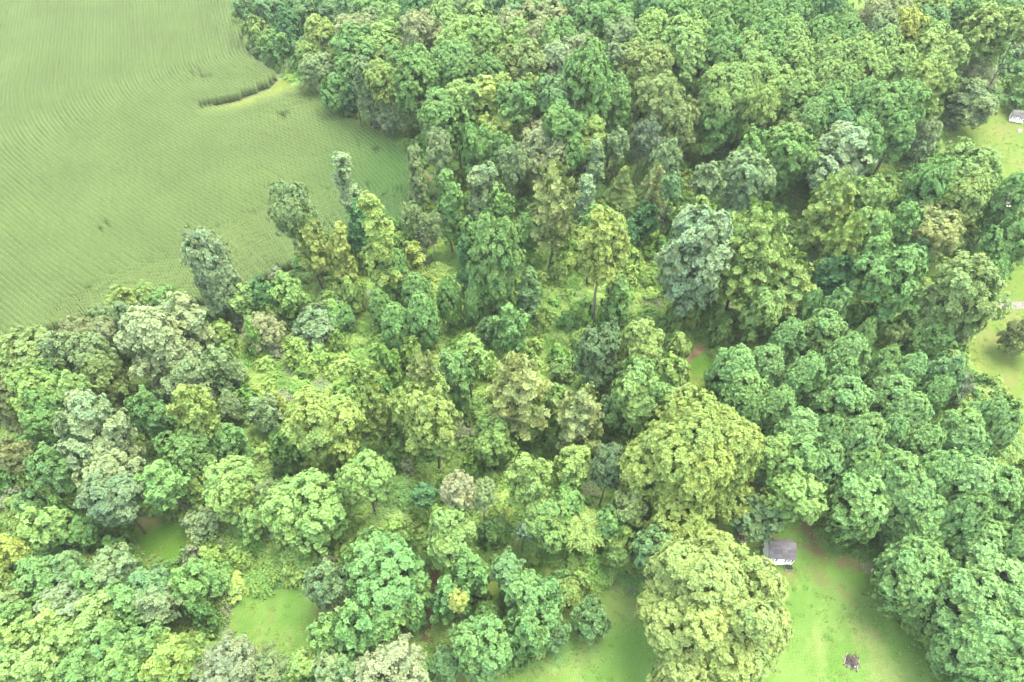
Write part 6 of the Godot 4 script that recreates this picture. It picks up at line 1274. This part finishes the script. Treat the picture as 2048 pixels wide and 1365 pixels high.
# ------------------------------------------------------------------ undergrowth
func build_undergrowth():
	var closed := [corn_area()]
	# kept clear: lawns, paths, strips
	closed.append(PackedVector2Array([Vector2(-16.9, -16.1), Vector2(-7.6, -20.2), Vector2(-1.3, -20.6), Vector2(4.3, -20.7), Vector2(5.6, -22.8), Vector2(4.6, -25.7), Vector2(6.4, -28.0), Vector2(8.9, -29.6), Vector2(12.2, -28.5), Vector2(15.8, -30.2), Vector2(17.9, -32.6), Vector2(22.1, -35.0), Vector2(23.6, -38.6), Vector2(28.4, -40.9), Vector2(39.0, -43.1), Vector2(37.3, -34.7), Vector2(40.6, -32.6), Vector2(42.7, -30.2), Vector2(42.8, -25.9), Vector2(45.4, -22.8), Vector2(47.4, -17.5), Vector2(46.0, -14.3), Vector2(-16.6, -14.3)]))
	closed.append(PackedVector2Array([Vector2(-32.4, -27.5), Vector2(-31.1, -28.8), Vector2(-28.6, -29.3), Vector2(-24.1, -29.6), Vector2(-19.3, -31.3), Vector2(-16.3, -28.8), Vector2(-15.5, -24.9), Vector2(-17.8, -21.8), Vector2(-22.4, -21.1), Vector2(-29.4, -21.3)]))
	closed.append(PackedVector2Array([Vector2(-47.4, -37.9), Vector2(-44.3, -38.3), Vector2(-41.3, -37.5), Vector2(-37.7, -36.0), Vector2(-36.3, -33.8), Vector2(-37.5, -31.4), Vector2(-40.1, -31.3), Vector2(-42.6, -32.4), Vector2(-45.3, -34.5)]))
	closed.append(PackedVector2Array([Vector2(23.6, -60.8), Vector2(25.1, -65.0), Vector2(28.1, -67.2), Vector2(30.0, -65.0), Vector2(29.4, -60.3), Vector2(28.1, -55.9), Vector2(25.5, -52.6), Vector2(24.2, -55.1)]))
	closed.append(PackedVector2Array([Vector2(-13.0, -31.7), Vector2(-3.7, -33.0), Vector2(4.1, -32.6), Vector2(4.6, -29.3), Vector2(-1.3, -27.3), Vector2(-7.0, -28.2), Vector2(-7.6, -20.8), Vector2(-9.9, -21.3), Vector2(-10.3, -28.8)]))
	closed.append(PackedVector2Array([Vector2(69.7, -77.0), Vector2(75.2, -78.7), Vector2(94.7, -79.2), Vector2(72.7, -33.5), Vector2(62.0, -37.3), Vector2(65.7, -47.1), Vector2(66.6, -52.6), Vector2(65.3, -56.4), Vector2(66.1, -64.1), Vector2(68.8, -68.5), Vector2(66.0, -70.0)]))
	closed.append(PackedVector2Array([Vector2(65.6, -77.6), Vector2(68.7, -83.4), Vector2(73.0, -84.9), Vector2(80.9, -85.9), Vector2(84.7, -83.4), Vector2(95.5, -80.4), Vector2(93.9, -79.2), Vector2(75.2, -78.7), Vector2(67.6, -72.1)]))
	closed.append(PackedVector2Array([Vector2(81.7, -114.8), Vector2(88.1, -122.5), Vector2(95.3, -126.2), Vector2(101.6, -130.8), Vector2(121.8, -135.2), Vector2(102.8, -93.7), Vector2(81.9, -93.7), Vector2(88.6, -103.7), Vector2(91.6, -109.1), Vector2(83.0, -109.1)]))
	closed.append(PackedVector2Array([Vector2(76.4, -170.6), Vector2(88.2, -188.1), Vector2(91.3, -211.6), Vector2(168.9, -211.6), Vector2(150.6, -179.0), Vector2(118.6, -176.2), Vector2(103.7, -170.6), Vector2(90.4, -167.9)]))
	closed.append(PackedVector2Array([Vector2(-65.0, -162.6), Vector2(-63.7, -162.1), Vector2(-61.6, -155.2), Vector2(-59.4, -150.9), Vector2(-57.7, -148.6), Vector2(-57.8, -147.0), Vector2(-59.4, -148.1), Vector2(-61.8, -152.3)]))
	closed.append(PackedVector2Array([Vector2(-44.7, -138.1), Vector2(-41.3, -136.0), Vector2(-37.8, -130.4), Vector2(-33.4, -126.2), Vector2(-29.5, -124.3), Vector2(-26.2, -121.8), Vector2(-21.8, -115.8), Vector2(-18.8, -111.5), Vector2(-16.2, -108.3), Vector2(-13.7, -104.3), Vector2(-12.2, -98.5), Vector2(-13.0, -97.5), Vector2(-15.1, -102.8), Vector2(-22.8, -114.5), Vector2(-29.1, -121.4), Vector2(-34.0, -123.6), Vector2(-40.6, -132.0)]))
	closed.append(PackedVector2Array([Vector2(-65.4, -128.9), Vector2(-65.0, -129.6), Vector2(-58.6, -132.0), Vector2(-52.3, -136.9), Vector2(-51.1, -141.5), Vector2(-43.6, -136.9), Vector2(-47.6, -135.2), Vector2(-53.1, -131.2), Vector2(-58.6, -128.1), Vector2(-63.7, -126.2)]))
	var meadow := [
		PackedVector2Array([Vector2(-42.8, -61.3), Vector2(-38.7, -65.0), Vector2(-34.5, -66.0), Vector2(-27.6, -65.0), Vector2(-25.2, -73.2), Vector2(-24.8, -81.0), Vector2(-15.4, -85.9), Vector2(-2.0, -88.4), Vector2(4.8, -89.7), Vector2(26.0, -88.4), Vector2(23.3, -70.0), Vector2(16.9, -67.0), Vector2(11.3, -62.2), Vector2(6.6, -55.1), Vector2(-1.6, -54.2), Vector2(-18.6, -57.7), Vector2(-22.0, -52.6), Vector2(-30.8, -49.4), Vector2(-34.0, -46.3), Vector2(-39.4, -51.8)]),
		PackedVector2Array([Vector2(-38.5, -35.3), Vector2(-33.5, -39.2), Vector2(-19.9, -39.2), Vector2(-10.4, -43.4), Vector2(-1.5, -42.7), Vector2(14.1, -41.3), Vector2(14.1, -30.5), Vector2(9.5, -29.6), Vector2(-1.4, -32.3), Vector2(-9.7, -34.1), Vector2(-18.9, -32.3), Vector2(-23.0, -29.6), Vector2(-30.7, -28.5), Vector2(-35.8, -30.5)]),
		PackedVector2Array([Vector2(-51.2, -141.9), Vector2(-47.2, -143.7), Vector2(-33.0, -138.3), Vector2(-31.3, -126.4), Vector2(-41.2, -135.2), Vector2(-45.9, -137.3)]),
	]
	var view := PackedVector2Array([Vector2(-76.7, -58.6), Vector2(-46.0, -70.0), Vector2(-37.3, -78.7), Vector2(-12.7, -95.0), Vector2(-14.1, -105.2), Vector2(-33.4, -126.2), Vector2(-51.0, -143.7), Vector2(-61.6, -155.2), Vector2(-68.2, -170.6), Vector2(-77.3, -201.1), Vector2(151.9, -201.1), Vector2(55.6, -16.5), Vector2(-55.0, -16.5)])
	var kinds := [vine_mound(1.0, 0.9, 54, 0.30, 0.12), vine_mound(1.3, 1.3, 80, 0.36, 0.11), crown("round", 1.3, 1.5, 64, 6, 8, 0.27, 0.17, 0.34, 0.25)]
	var all := [[], [], []]
	var cols := [PackedColorArray(), PackedColorArray(), PackedColorArray()]
	var z := -190.0
	while z < -8.0:
		var x := -90.0
		while x < 140.0:
			var p := Vector2(x + rng.randf_range(-0.7, 0.7), z + rng.randf_range(-0.7, 0.7))
			x += 0.98
			if not Geometry2D.is_point_in_polygon(p, view):
				continue
			var stop := false
			for c in closed:
				if Geometry2D.is_point_in_polygon(p, c):
					stop = true
					break
			if stop:
				continue
			var open := false
			for c in meadow:
				if Geometry2D.is_point_in_polygon(p, c):
					open = true
					break
			if not open and rng.randf() < 0.3:
				continue
			var n := patchy.get_noise_2d(p.x * 0.8, p.y * 0.8)
			var k := 0 if rng.randf() < 0.5 else (1 if rng.randf() < (0.82 if open else 0.55) else 2)
			var s := rng.randf_range(0.6, 1.25) * (1.0 + 0.6 * maxf(0.0, n))
			var h := s * rng.randf_range(0.6, 1.3) * (1.0 + (1.6 if k < 2 else 2.4) * maxf(0.0, patchy.get_noise_2d(p.x * 1.1 + 200.0, p.y * 1.1)))
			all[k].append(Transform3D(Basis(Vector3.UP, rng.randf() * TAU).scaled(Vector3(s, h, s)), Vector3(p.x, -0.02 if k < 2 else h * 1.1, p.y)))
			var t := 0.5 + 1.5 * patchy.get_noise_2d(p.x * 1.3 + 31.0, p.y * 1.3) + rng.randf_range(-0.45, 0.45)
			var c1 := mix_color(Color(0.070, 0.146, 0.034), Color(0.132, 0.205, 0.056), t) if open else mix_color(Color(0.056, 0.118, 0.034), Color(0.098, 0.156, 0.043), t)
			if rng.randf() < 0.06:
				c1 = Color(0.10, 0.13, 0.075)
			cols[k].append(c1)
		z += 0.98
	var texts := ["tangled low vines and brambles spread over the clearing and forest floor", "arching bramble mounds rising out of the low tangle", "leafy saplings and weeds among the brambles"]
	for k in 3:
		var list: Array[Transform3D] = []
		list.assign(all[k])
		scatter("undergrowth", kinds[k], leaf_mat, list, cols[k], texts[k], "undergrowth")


func build_grass():
	# longer tufts and weeds standing in the mown grass
	fresh()
	for i in 26:
		var a := rng.randf() * TAU
		var r := 0.16 * sqrt(rng.randf())
		var d := Vector3(cos(a) * 0.7, 0.8, sin(a) * 0.7).normalized()
		var n := (Vector3.UP - d * d.y).normalized()
		var v := rng.randf_range(0.8, 1.2)
		leaf(Vector3(cos(a) * r, 0.0, sin(a) * r), d, n, rng.randf_range(0.09, 0.17), 0.03, Color(v, v, v))
	var clump := baked()
	var places: Array[Transform3D] = []
	var tints := PackedColorArray()
	for edge in lawns:
		var box := Rect2(edge[0], Vector2.ZERO)
		for p in edge:
			box = box.expand(p)
		for i in int(box.get_area() * 2.2):
			var p := box.position + Vector2(rng.randf(), rng.randf()) * box.size
			if p.y > -10.0 or not Geometry2D.is_point_in_polygon(p, edge) or rng.randf() > 0.55 + patchy.get_noise_2d(p.x * 1.5, p.y * 0.7) * 1.4:
				continue
			var bare := false
			for q in bare_spots:
				if Vector2(q[0].x, q[0].z).distance_to(p) < minf(q[1], q[2]):
					bare = true
			if bare:
				continue
			var k := rng.randf_range(0.6, 1.5)
			places.append(Transform3D(Basis(Vector3.UP, rng.randf() * TAU).scaled(Vector3(k, k * rng.randf_range(0.6, 1.2), k)), Vector3(p.x, 0.01, p.y)))
			tints.append(mix_color(Color(0.060, 0.135, 0.028), Color(0.125, 0.165, 0.055), rng.randf() + patchy.get_noise_2d(p.x, p.y)))
	scatter("grass", clump, leaf_mat, places, tints, "longer tufts of grass and weeds standing in the mown lawns", "grass")


# ------------------------------------------------------------------ built things
func bx(size: Vector3) -> BoxMesh:
	var b := BoxMesh.new()
	b.size = size
	return b


func cyl(r0: float, r1: float, h: float, sides := 10) -> CylinderMesh:
	var c := CylinderMesh.new()
	c.bottom_radius = r0
	c.top_radius = r1
	c.height = h
	c.radial_segments = sides
	c.rings = 1
	return c


func prism(outline: Array, len: float) -> ArrayMesh:
	# the outline (x = depth, y = height, counter-clockwise) drawn out along z
	var st := surface()
	st.set_smooth_group(-1)
	var n := outline.size()
	var pts := PackedVector2Array(outline)
	var tri := Geometry2D.triangulate_polygon(pts)
	for j in range(0, tri.size(), 3):
		var a := pts[tri[j]]
		var b := pts[tri[j + 1]]
		var c := pts[tri[j + 2]]
		if (b - a).cross(c - a) < 0.0:
			var sw := b
			b = c
			c = sw
		for p in [a, c, b]:
			st.add_vertex(Vector3(p.x, p.y, len * 0.5))
		for p in [a, b, c]:
			st.add_vertex(Vector3(p.x, p.y, -len * 0.5))
	for i in n:
		var a2: Vector2 = pts[i]
		var b2: Vector2 = pts[(i + 1) % n]
		var v := [Vector3(a2.x, a2.y, len * 0.5), Vector3(b2.x, b2.y, len * 0.5), Vector3(b2.x, b2.y, -len * 0.5), Vector3(a2.x, a2.y, -len * 0.5)]
		for k in [0, 1, 2, 0, 2, 3]:
			st.add_vertex(v[k])
	return done(st)


func shed(called: String, label: String, at: Vector3, turn: float, long: float, deep: float, tall: float):
	# the shed's long wall faces +x in its own axes; long runs along z
	var s := thing(called, label, "shed", at, turn)
	var white := paint(Color(0.78, 0.78, 0.76), 0.6, 0.12, 0.5)
	var trim := paint(Color(0.80, 0.80, 0.79), 0.5)
	var dark := paint(Color(0.025, 0.027, 0.032), 0.5)
	var d := deep * 0.5
	var rise := tall * 0.42
	# walls: a gambrel end drawn through
	var body := [Vector2(-d, 0.12), Vector2(d, 0.12), Vector2(d, tall), Vector2(d * 0.35, tall + rise * 0.8), Vector2(-d * 0.35, tall + rise), Vector2(-d, tall)]
	part("wall", prism(body, long), white, s)
	# siding boards on the front, each a shallow lap
	for k in int((tall - 0.3) / 0.2):
		part("siding_board", bx(Vector3(0.02, 0.185, long - 0.2)), white, s, Vector3(d + 0.008, 0.25 + k * 0.2, 0), Vector3(0, 0, -0.06))
	for zz in [-1.0, 1.0]:
		part("corner_board", bx(Vector3(0.06, tall - 0.12, 0.09)), trim, s, Vector3(d + 0.012, 0.12 + (tall - 0.12) * 0.5, zz * (long * 0.5 - 0.04)))
	var base := paint(Color(0.20, 0.13, 0.10), 0.9, 0.4, 2.0)
	part("foundation", bx(Vector3(deep - 0.06, 0.14, long - 0.06)), base, s, Vector3(0, 0.07, 0))
	# roof: four slopes of shingle courses
	var slate := [paint(Color(0.062, 0.062, 0.076), 0.95, 0.45, 1.6), paint(Color(0.048, 0.048, 0.061), 0.95, 0.45, 1.9), paint(Color(0.076, 0.075, 0.090), 0.95, 0.45, 1.4)]
	var line := [Vector2(d + 0.13, tall - 0.10), Vector2(d * 0.35, tall + rise * 0.8 + 0.03), Vector2(-d * 0.35, tall + rise + 0.03), Vector2(-d - 0.13, tall - 0.10)]
	var roof := part("roof", prism([line[0] + Vector2(0, -0.06), line[0], line[1], line[2], line[3], line[3] + Vector2(0, -0.06), line[2] + Vector2(0, -0.08), line[1] + Vector2(0, -0.08)], long + 0.22), slate[1], s)
	for i in 3:
		var a: Vector2 = line[i]
		var b: Vector2 = line[i + 1]
		var courses := maxi(2, int(a.distance_to(b) / 0.24))
		var slope := (b - a).angle()
		for k in courses:
			var p := a.lerp(b, (k + 0.5) / courses)
			var zed := -long * 0.5 - 0.09
			while zed < long * 0.5 + 0.05:
				var wide := minf(rng.randf_range(0.55, 1.0), long * 0.5 + 0.10 - zed)
				if wide > 0.08:
					part("shingle", bx(Vector3(a.distance_to(b) / courses + 0.05, 0.018 + rng.randf() * 0.006, wide - 0.012)), slate[rng.randi() % 3], roof, Vector3(p.x, p.y + 0.022, zed + wide * 0.5), Vector3(0, 0, slope + (0.05 if i < 2 else -0.05)))
				zed += wide
	# two windows with dark shutters
	for zz in [-0.31, 0.31]:
		var w := part("window", bx(Vector3(0.05, 0.62, 0.52)), trim, s, Vector3(d + 0.025, tall * 0.66, zz * long))
		part("pane", bx(Vector3(0.02, 0.5, 0.40)), paint(Color(0.10, 0.12, 0.13), 0.1), w, Vector3(0.022, 0, 0))
		part("bar", bx(Vector3(0.03, 0.03, 0.40)), trim, w, Vector3(0.024, 0, 0))
		for q in [-1.0, 1.0]:
			part("shutter", bx(Vector3(0.05, 0.66, 0.2)), dark, s, Vector3(d + 0.028, tall * 0.66, zz * long + q * 0.39))
	var door := part("door", bx(Vector3(0.05, tall - 0.45, 0.95)), trim, s, Vector3(d + 0.027, 0.14 + (tall - 0.45) * 0.5, 0.0))
	part("handle", bx(Vector3(0.05, 0.12, 0.03)), dark, door, Vector3(0.04, 0, 0.38))
	return s


func log_mesh(len: float, r: float, sides := 8) -> ArrayMesh:
	var st := surface()
	st.set_smooth_group(-1)
	var path := []
	var radii := []
	for i in 4:
		path.append(Vector3(rng.randf_range(-0.15, 0.15) * r, rng.randf_range(-0.15, 0.15) * r, -len * 0.5 + len * i / 3.0))
		radii.append(r * rng.randf_range(0.85, 1.1))
	tube(st, path, radii, sides)
	# the other sawn end
	for k in range(1, sides - 1):
		var ring := []
		for j in [0, k + 1, k]:
			var a: float = TAU * j / sides
			var dir: Vector3 = (path[1] - path[0]).normalized()
			var x := dir.cross(Vector3(0.27, 0.1, 0.96)).normalized()
			ring.append(path[0] + (x * cos(a) + dir.cross(x) * sin(a)) * radii[0])
		for v in ring:
			st.add_vertex(v)
	return done(st)


func build_things():
	# -- the white shed and what stands round it
	var at: Vector3 = Vector3(30.88, 0.00, -31.60)
	shed("garden_shed", "small white garden shed with a dark grey shingled roof and shuttered windows", at + Vector3(0, 0, -1.15), -PI / 2 - 0.07, 2.9, 2.2, 1.9)
	var wood := paint(Color(0.22, 0.205, 0.18), 0.9, 0.35, 1.5)
	var dark := paint(Color(0.014, 0.016, 0.016), 0.8)
	var white := paint(Color(0.78, 0.78, 0.77), 0.5)
	var box := thing("planter_box", "low pale wooden planter box with dark plants before the white shed", "planter", Vector3(31.93, 0.00, -31.18), -0.07)
	part("rim", bx(Vector3(0.95, 0.24, 0.03)), wood, box, Vector3(0, 0.12, 0.24))
	part("rim", bx(Vector3(0.95, 0.24, 0.03)), wood, box, Vector3(0, 0.12, -0.24))
	part("rim", bx(Vector3(0.03, 0.24, 0.45)), wood, box, Vector3(0.47, 0.12, 0))
	part("rim", bx(Vector3(0.03, 0.24, 0.45)), wood, box, Vector3(-0.47, 0.12, 0))
	part("soil", bx(Vector3(0.88, 0.22, 0.42)), dark, box, Vector3(0, 0.12, 0))
	fresh()
	for i in 40:
		tuft(Vector3(rng.randf_range(-0.4, 0.4), rng.randf_range(0.25, 0.5), rng.randf_range(-0.16, 0.16)), (Vector3.UP + any_dir() * 0.6).normalized(), 6, 0.16, 0.07, Color(0.03, 0.05, 0.03))
	part("foliage", baked(), leaf_mat, box)
	var barrel := thing("barrel", "dark barrel with a grey lid behind the white shed", "barrel", Vector3(29.69, 0.00, -33.65))
	part("drum", cyl(0.27, 0.27, 0.8, 16), paint(Color(0.03, 0.05, 0.07), 0.5), barrel, Vector3(0, 0.4, 0))
	part("lid", cyl(0.25, 0.23, 0.06, 16), paint(Color(0.35, 0.38, 0.40), 0.4), barrel, Vector3(0, 0.83, 0))
	# log stack
	var stack := thing("log_stack", "long stack of reddish split logs beside the blue green tree", "log stack", Vector3(27.24, 0.00, -35.97), 0.08)
	var barks := [paint(Color(0.085, 0.045, 0.033), 0.95, 0.5, 2.0), paint(Color(0.13, 0.08, 0.06), 0.95, 0.5, 2.0), paint(Color(0.24, 0.19, 0.15), 0.9, 0.4, 2.0)]
	var lm := [log_mesh(0.75, 0.13), log_mesh(0.7, 0.11), log_mesh(0.8, 0.15)]
	for layer in 4:
		for k in 13 - layer % 2:
			if layer == 3 and rng.randf() < 0.35:
				continue
			part("log", lm[rng.randi() % 3], barks[rng.randi() % 3], stack, Vector3(rng.randf_range(-0.08, 0.08), 0.14 + layer * 0.21, -1.7 + k * 0.27 + (layer % 2) * 0.13), Vector3(rng.randf_range(-0.1, 0.1), PI / 2 + rng.randf_range(-0.12, 0.12), rng.randf() * 3.0))
	var plank := thing("plank", "weathered grey plank leaning on the log stack", "plank", Vector3(27.67, 0.00, -35.46))
	part("board", bx(Vector3(0.22, 0.04, 2.2)), wood, plank, Vector3(-0.1, 0.5, 0.1), Vector3(0.45, -0.75, 0))
	var tub := thing("bucket", "upturned white bucket at the end of the log stack", "bucket", Vector3(27.22, 0.00, -35.02))
	part("shell", cyl(0.24, 0.19, 0.42, 16), white, tub, Vector3(0, 0.21, 0))
	part("rim", cyl(0.255, 0.255, 0.04, 16), white, tub, Vector3(0, 0.03, 0))
	# brick heap
	var heap := thing("brick_heap", "low heap of old bricks under the edge of the blue green tree", "brick heap", Vector3(30.54, 0.00, -34.96))
	var clay := [paint(Color(0.10, 0.065, 0.052), 0.9, 0.4, 3.0), paint(Color(0.14, 0.10, 0.083), 0.9, 0.4, 3.0), paint(Color(0.18, 0.16, 0.15), 0.9, 0.4, 3.0)]
	var bm := bx(Vector3(0.22, 0.075, 0.11))
	for i in 70:
		var r := absf(rng.randfn(0.0, 0.4))
		var a := rng.randf() * TAU
		part("brick", bm, clay[rng.randi() % 3], heap, Vector3(cos(a) * r * 1.3, 0.04 + maxf(0.0, 0.28 - r * 0.35) * rng.randf(), sin(a) * r * 0.8), Vector3(rng.randf_range(-0.4, 0.4), rng.randf() * TAU, rng.randf_range(-0.4, 0.4)))
	# fire pit
	var pit := thing("fire_pit", "square fire pit of pale logs heaped with burnt wood on the lawn", "fire pit", Vector3(35.93, 0.00, -21.06), -0.55)
	pit.scale = Vector3.ONE * 0.78
	var pale := paint(Color(0.19, 0.172, 0.145), 0.95, 0.5, 1.5)
	var burnt := [paint(Color(0.042, 0.026, 0.020), 0.95, 0.5, 2.0), paint(Color(0.028, 0.019, 0.017), 0.95, 0.5, 2.0), paint(Color(0.085, 0.060, 0.046), 0.95, 0.5, 2.0), paint(Color(0.010, 0.010, 0.012), 0.9)]
	part("ash_bed", cyl(0.85, 0.8, 0.08, 18), dark, pit, Vector3(0, 0.05, 0))
	var rail := log_mesh(1.75, 0.06)
	part("border_log", rail, pale, pit, Vector3(0.05, 0.09, 0.78), Vector3(0, PI / 2, 0))
	part("border_log", rail, pale, pit, Vector3(0.85, 0.12, 0.05), Vector3(0, 0.04, 0))
	part("border_log", rail, pale, pit, Vector3(-0.82, 0.12, 0.0), Vector3(0, -0.03, 0))
	var stick := [log_mesh(1.2, 0.045, 6), log_mesh(1.5, 0.055, 6), log_mesh(0.9, 0.07, 6)]
	for i in 34:
		part("charred_stick", stick[i % 3], burnt[[0, 1, 2, 3, 3][i % 5]], pit, Vector3(rng.randf_range(-0.6, 0.5), 0.10 + rng.randf() * 0.34, rng.randf_range(-0.6, 0.5)), Vector3(rng.randf_range(-0.25, 0.25), rng.randf_range(-0.5, 0.9), 0))
	part("pale_pole", log_mesh(1.9, 0.035, 6), pale, pit, Vector3(0.7, 0.3, -0.35), Vector3(0.05, 1.05, 0))
	part("pale_pole", log_mesh(1.2, 0.035, 6), pale, pit, Vector3(-0.9, 0.2, 0.35), Vector3(0.08, 0.95, 0))
	var stone := SphereMesh.new()
	stone.radius = 0.2; stone.height = 0.32; stone.radial_segments = 8; stone.rings = 4
	var grey := paint(Color(0.13, 0.14, 0.145), 0.9, 0.4, 3.0)
	part("stone", stone, grey, pit, Vector3(0.55, 0.2, 0.45), Vector3(0.3, 0.4, 0))
	part("stone", stone, grey, pit, Vector3(0.5, 0.22, -0.5), Vector3(0, 1.4, 0.3))
	part("stone", stone, burnt[3], pit, Vector3(0.25, 0.3, -0.45), Vector3(0, 0.4, 0.3))
	part("stone", stone, burnt[3], pit, Vector3(0.35, 0.26, 0.25), Vector3(0, 0.9, 0.3))
	# -- the far shed
	shed("garden_shed", "white far shed with a dark roof and one window by the upper lawn", Vector3(102.98, 0.00, -124.35) + Vector3(0.2, 0, -0.9), -PI / 2 - 0.42, 2.4, 1.6, 1.4)
	var ball := thing("bucket", "small white bucket on the upper lawn before the far shed", "bucket", Vector3(102.01, 0.00, -121.08))
	part("shell", cyl(0.22, 0.26, 0.4, 14), white, ball, Vector3(0, 0.2, 0))
	part("rim", cyl(0.275, 0.275, 0.04, 14), white, ball, Vector3(0, 0.4, 0))
	# -- hidden patio beyond the driveway lawn
	var patio := thing("patio_table", "white garden table glimpsed between trees beyond the driveway lawn", "table", Vector3(88.16, 0.00, -96.27))
	part("tabletop", cyl(0.75, 0.75, 0.05, 20), white, patio, Vector3(0, 0.73, 0))
	for k in 4:
		part("leg", bx(Vector3(0.06, 0.71, 0.06)), white, patio, Vector3(0.45 * cos(k * PI / 2 + 0.7), 0.355, 0.45 * sin(k * PI / 2 + 0.7)))
	for e in [["pinkish garden chair behind the white garden table", Vector3(89.34, 0.00, -97.25), 0.4], ["pinkish garden chair in front of the white garden table", Vector3(86.98, 0.00, -94.88), 2.6]]:
		var ch := thing("garden_chair", e[0], "chair", e[1], e[2], "garden chairs by the white table")
		var cm := paint(Color(0.62, 0.50, 0.47), 0.6)
		part("seat", bx(Vector3(0.55, 0.05, 0.5)), cm, ch, Vector3(0, 0.43, 0))
		part("backrest", bx(Vector3(0.55, 0.5, 0.05)), cm, ch, Vector3(0, 0.7, -0.25), Vector3(-0.2, 0, 0))
		for k in 4:
			part("leg", bx(Vector3(0.05, 0.405, 0.05)), cm, ch, Vector3(-0.22 + 0.44 * (k % 2), 0.2025, -0.2 + 0.4 * floorf(k / 2.0)))
	# -- grey rock heap on the small yellow lawn
	var rocks := thing("rock_heap", "flat grey rocks on the yellow grass beside the leaning tree", "rock heap", Vector3(66.47, 0.00, -77.35))
	for i in 26:
		var sp := part("rock", stone, grey, rocks, Vector3(rng.randf_range(-2.0, 2.0), 0.08, rng.randf_range(-1.6, 1.6)), Vector3(0, rng.randf() * TAU, 0))
		sp.scale = Vector3(rng.randf_range(1.5, 3.2), rng.randf_range(0.6, 1.3), rng.randf_range(1.2, 2.6))
	var pot := thing("flower_pot", "terracotta flower pot with plants on the small yellow lawn", "flower pot", Vector3(71.95, 0.00, -80.91))
	part("pot", cyl(0.35, 0.5, 0.7, 16), paint(Color(0.30, 0.14, 0.09), 0.9, 0.3, 2.0), pot, Vector3(0, 0.35, 0))
	fresh()
	for i in 40:
		tuft(Vector3(rng.randf_range(-0.4, 0.4), rng.randf_range(0.7, 1.1), rng.randf_range(-0.4, 0.4)), (Vector3.UP + any_dir()).normalized(), 6, 0.2, 0.1, Color(0.11, 0.15, 0.08))
	part("foliage", baked(), leaf_mat, pot)
	# -- fallen grey snags at the shrubby lawn edge
	for e in [["pale stump leaning at the foot of the blue green tree between the maples", Vector3(14.29, 0.00, -33.96), 0.6], ["bare fallen branch at the corner of the curved lawn", Vector3(13.45, 0.00, -28.64), -0.9]]:
		var br := thing("fallen_branch", e[0], "branch", e[1], e[2])
		part("stem", log_mesh(2.0, 0.09, 7), grey_bark, br, Vector3(0, 0.55, 0), Vector3(-0.45, 0, 0))
		part("twig", log_mesh(0.8, 0.035, 5), grey_bark, br, Vector3(0.2, 0.85, 0.3), Vector3(-0.7, 0.7, 0))
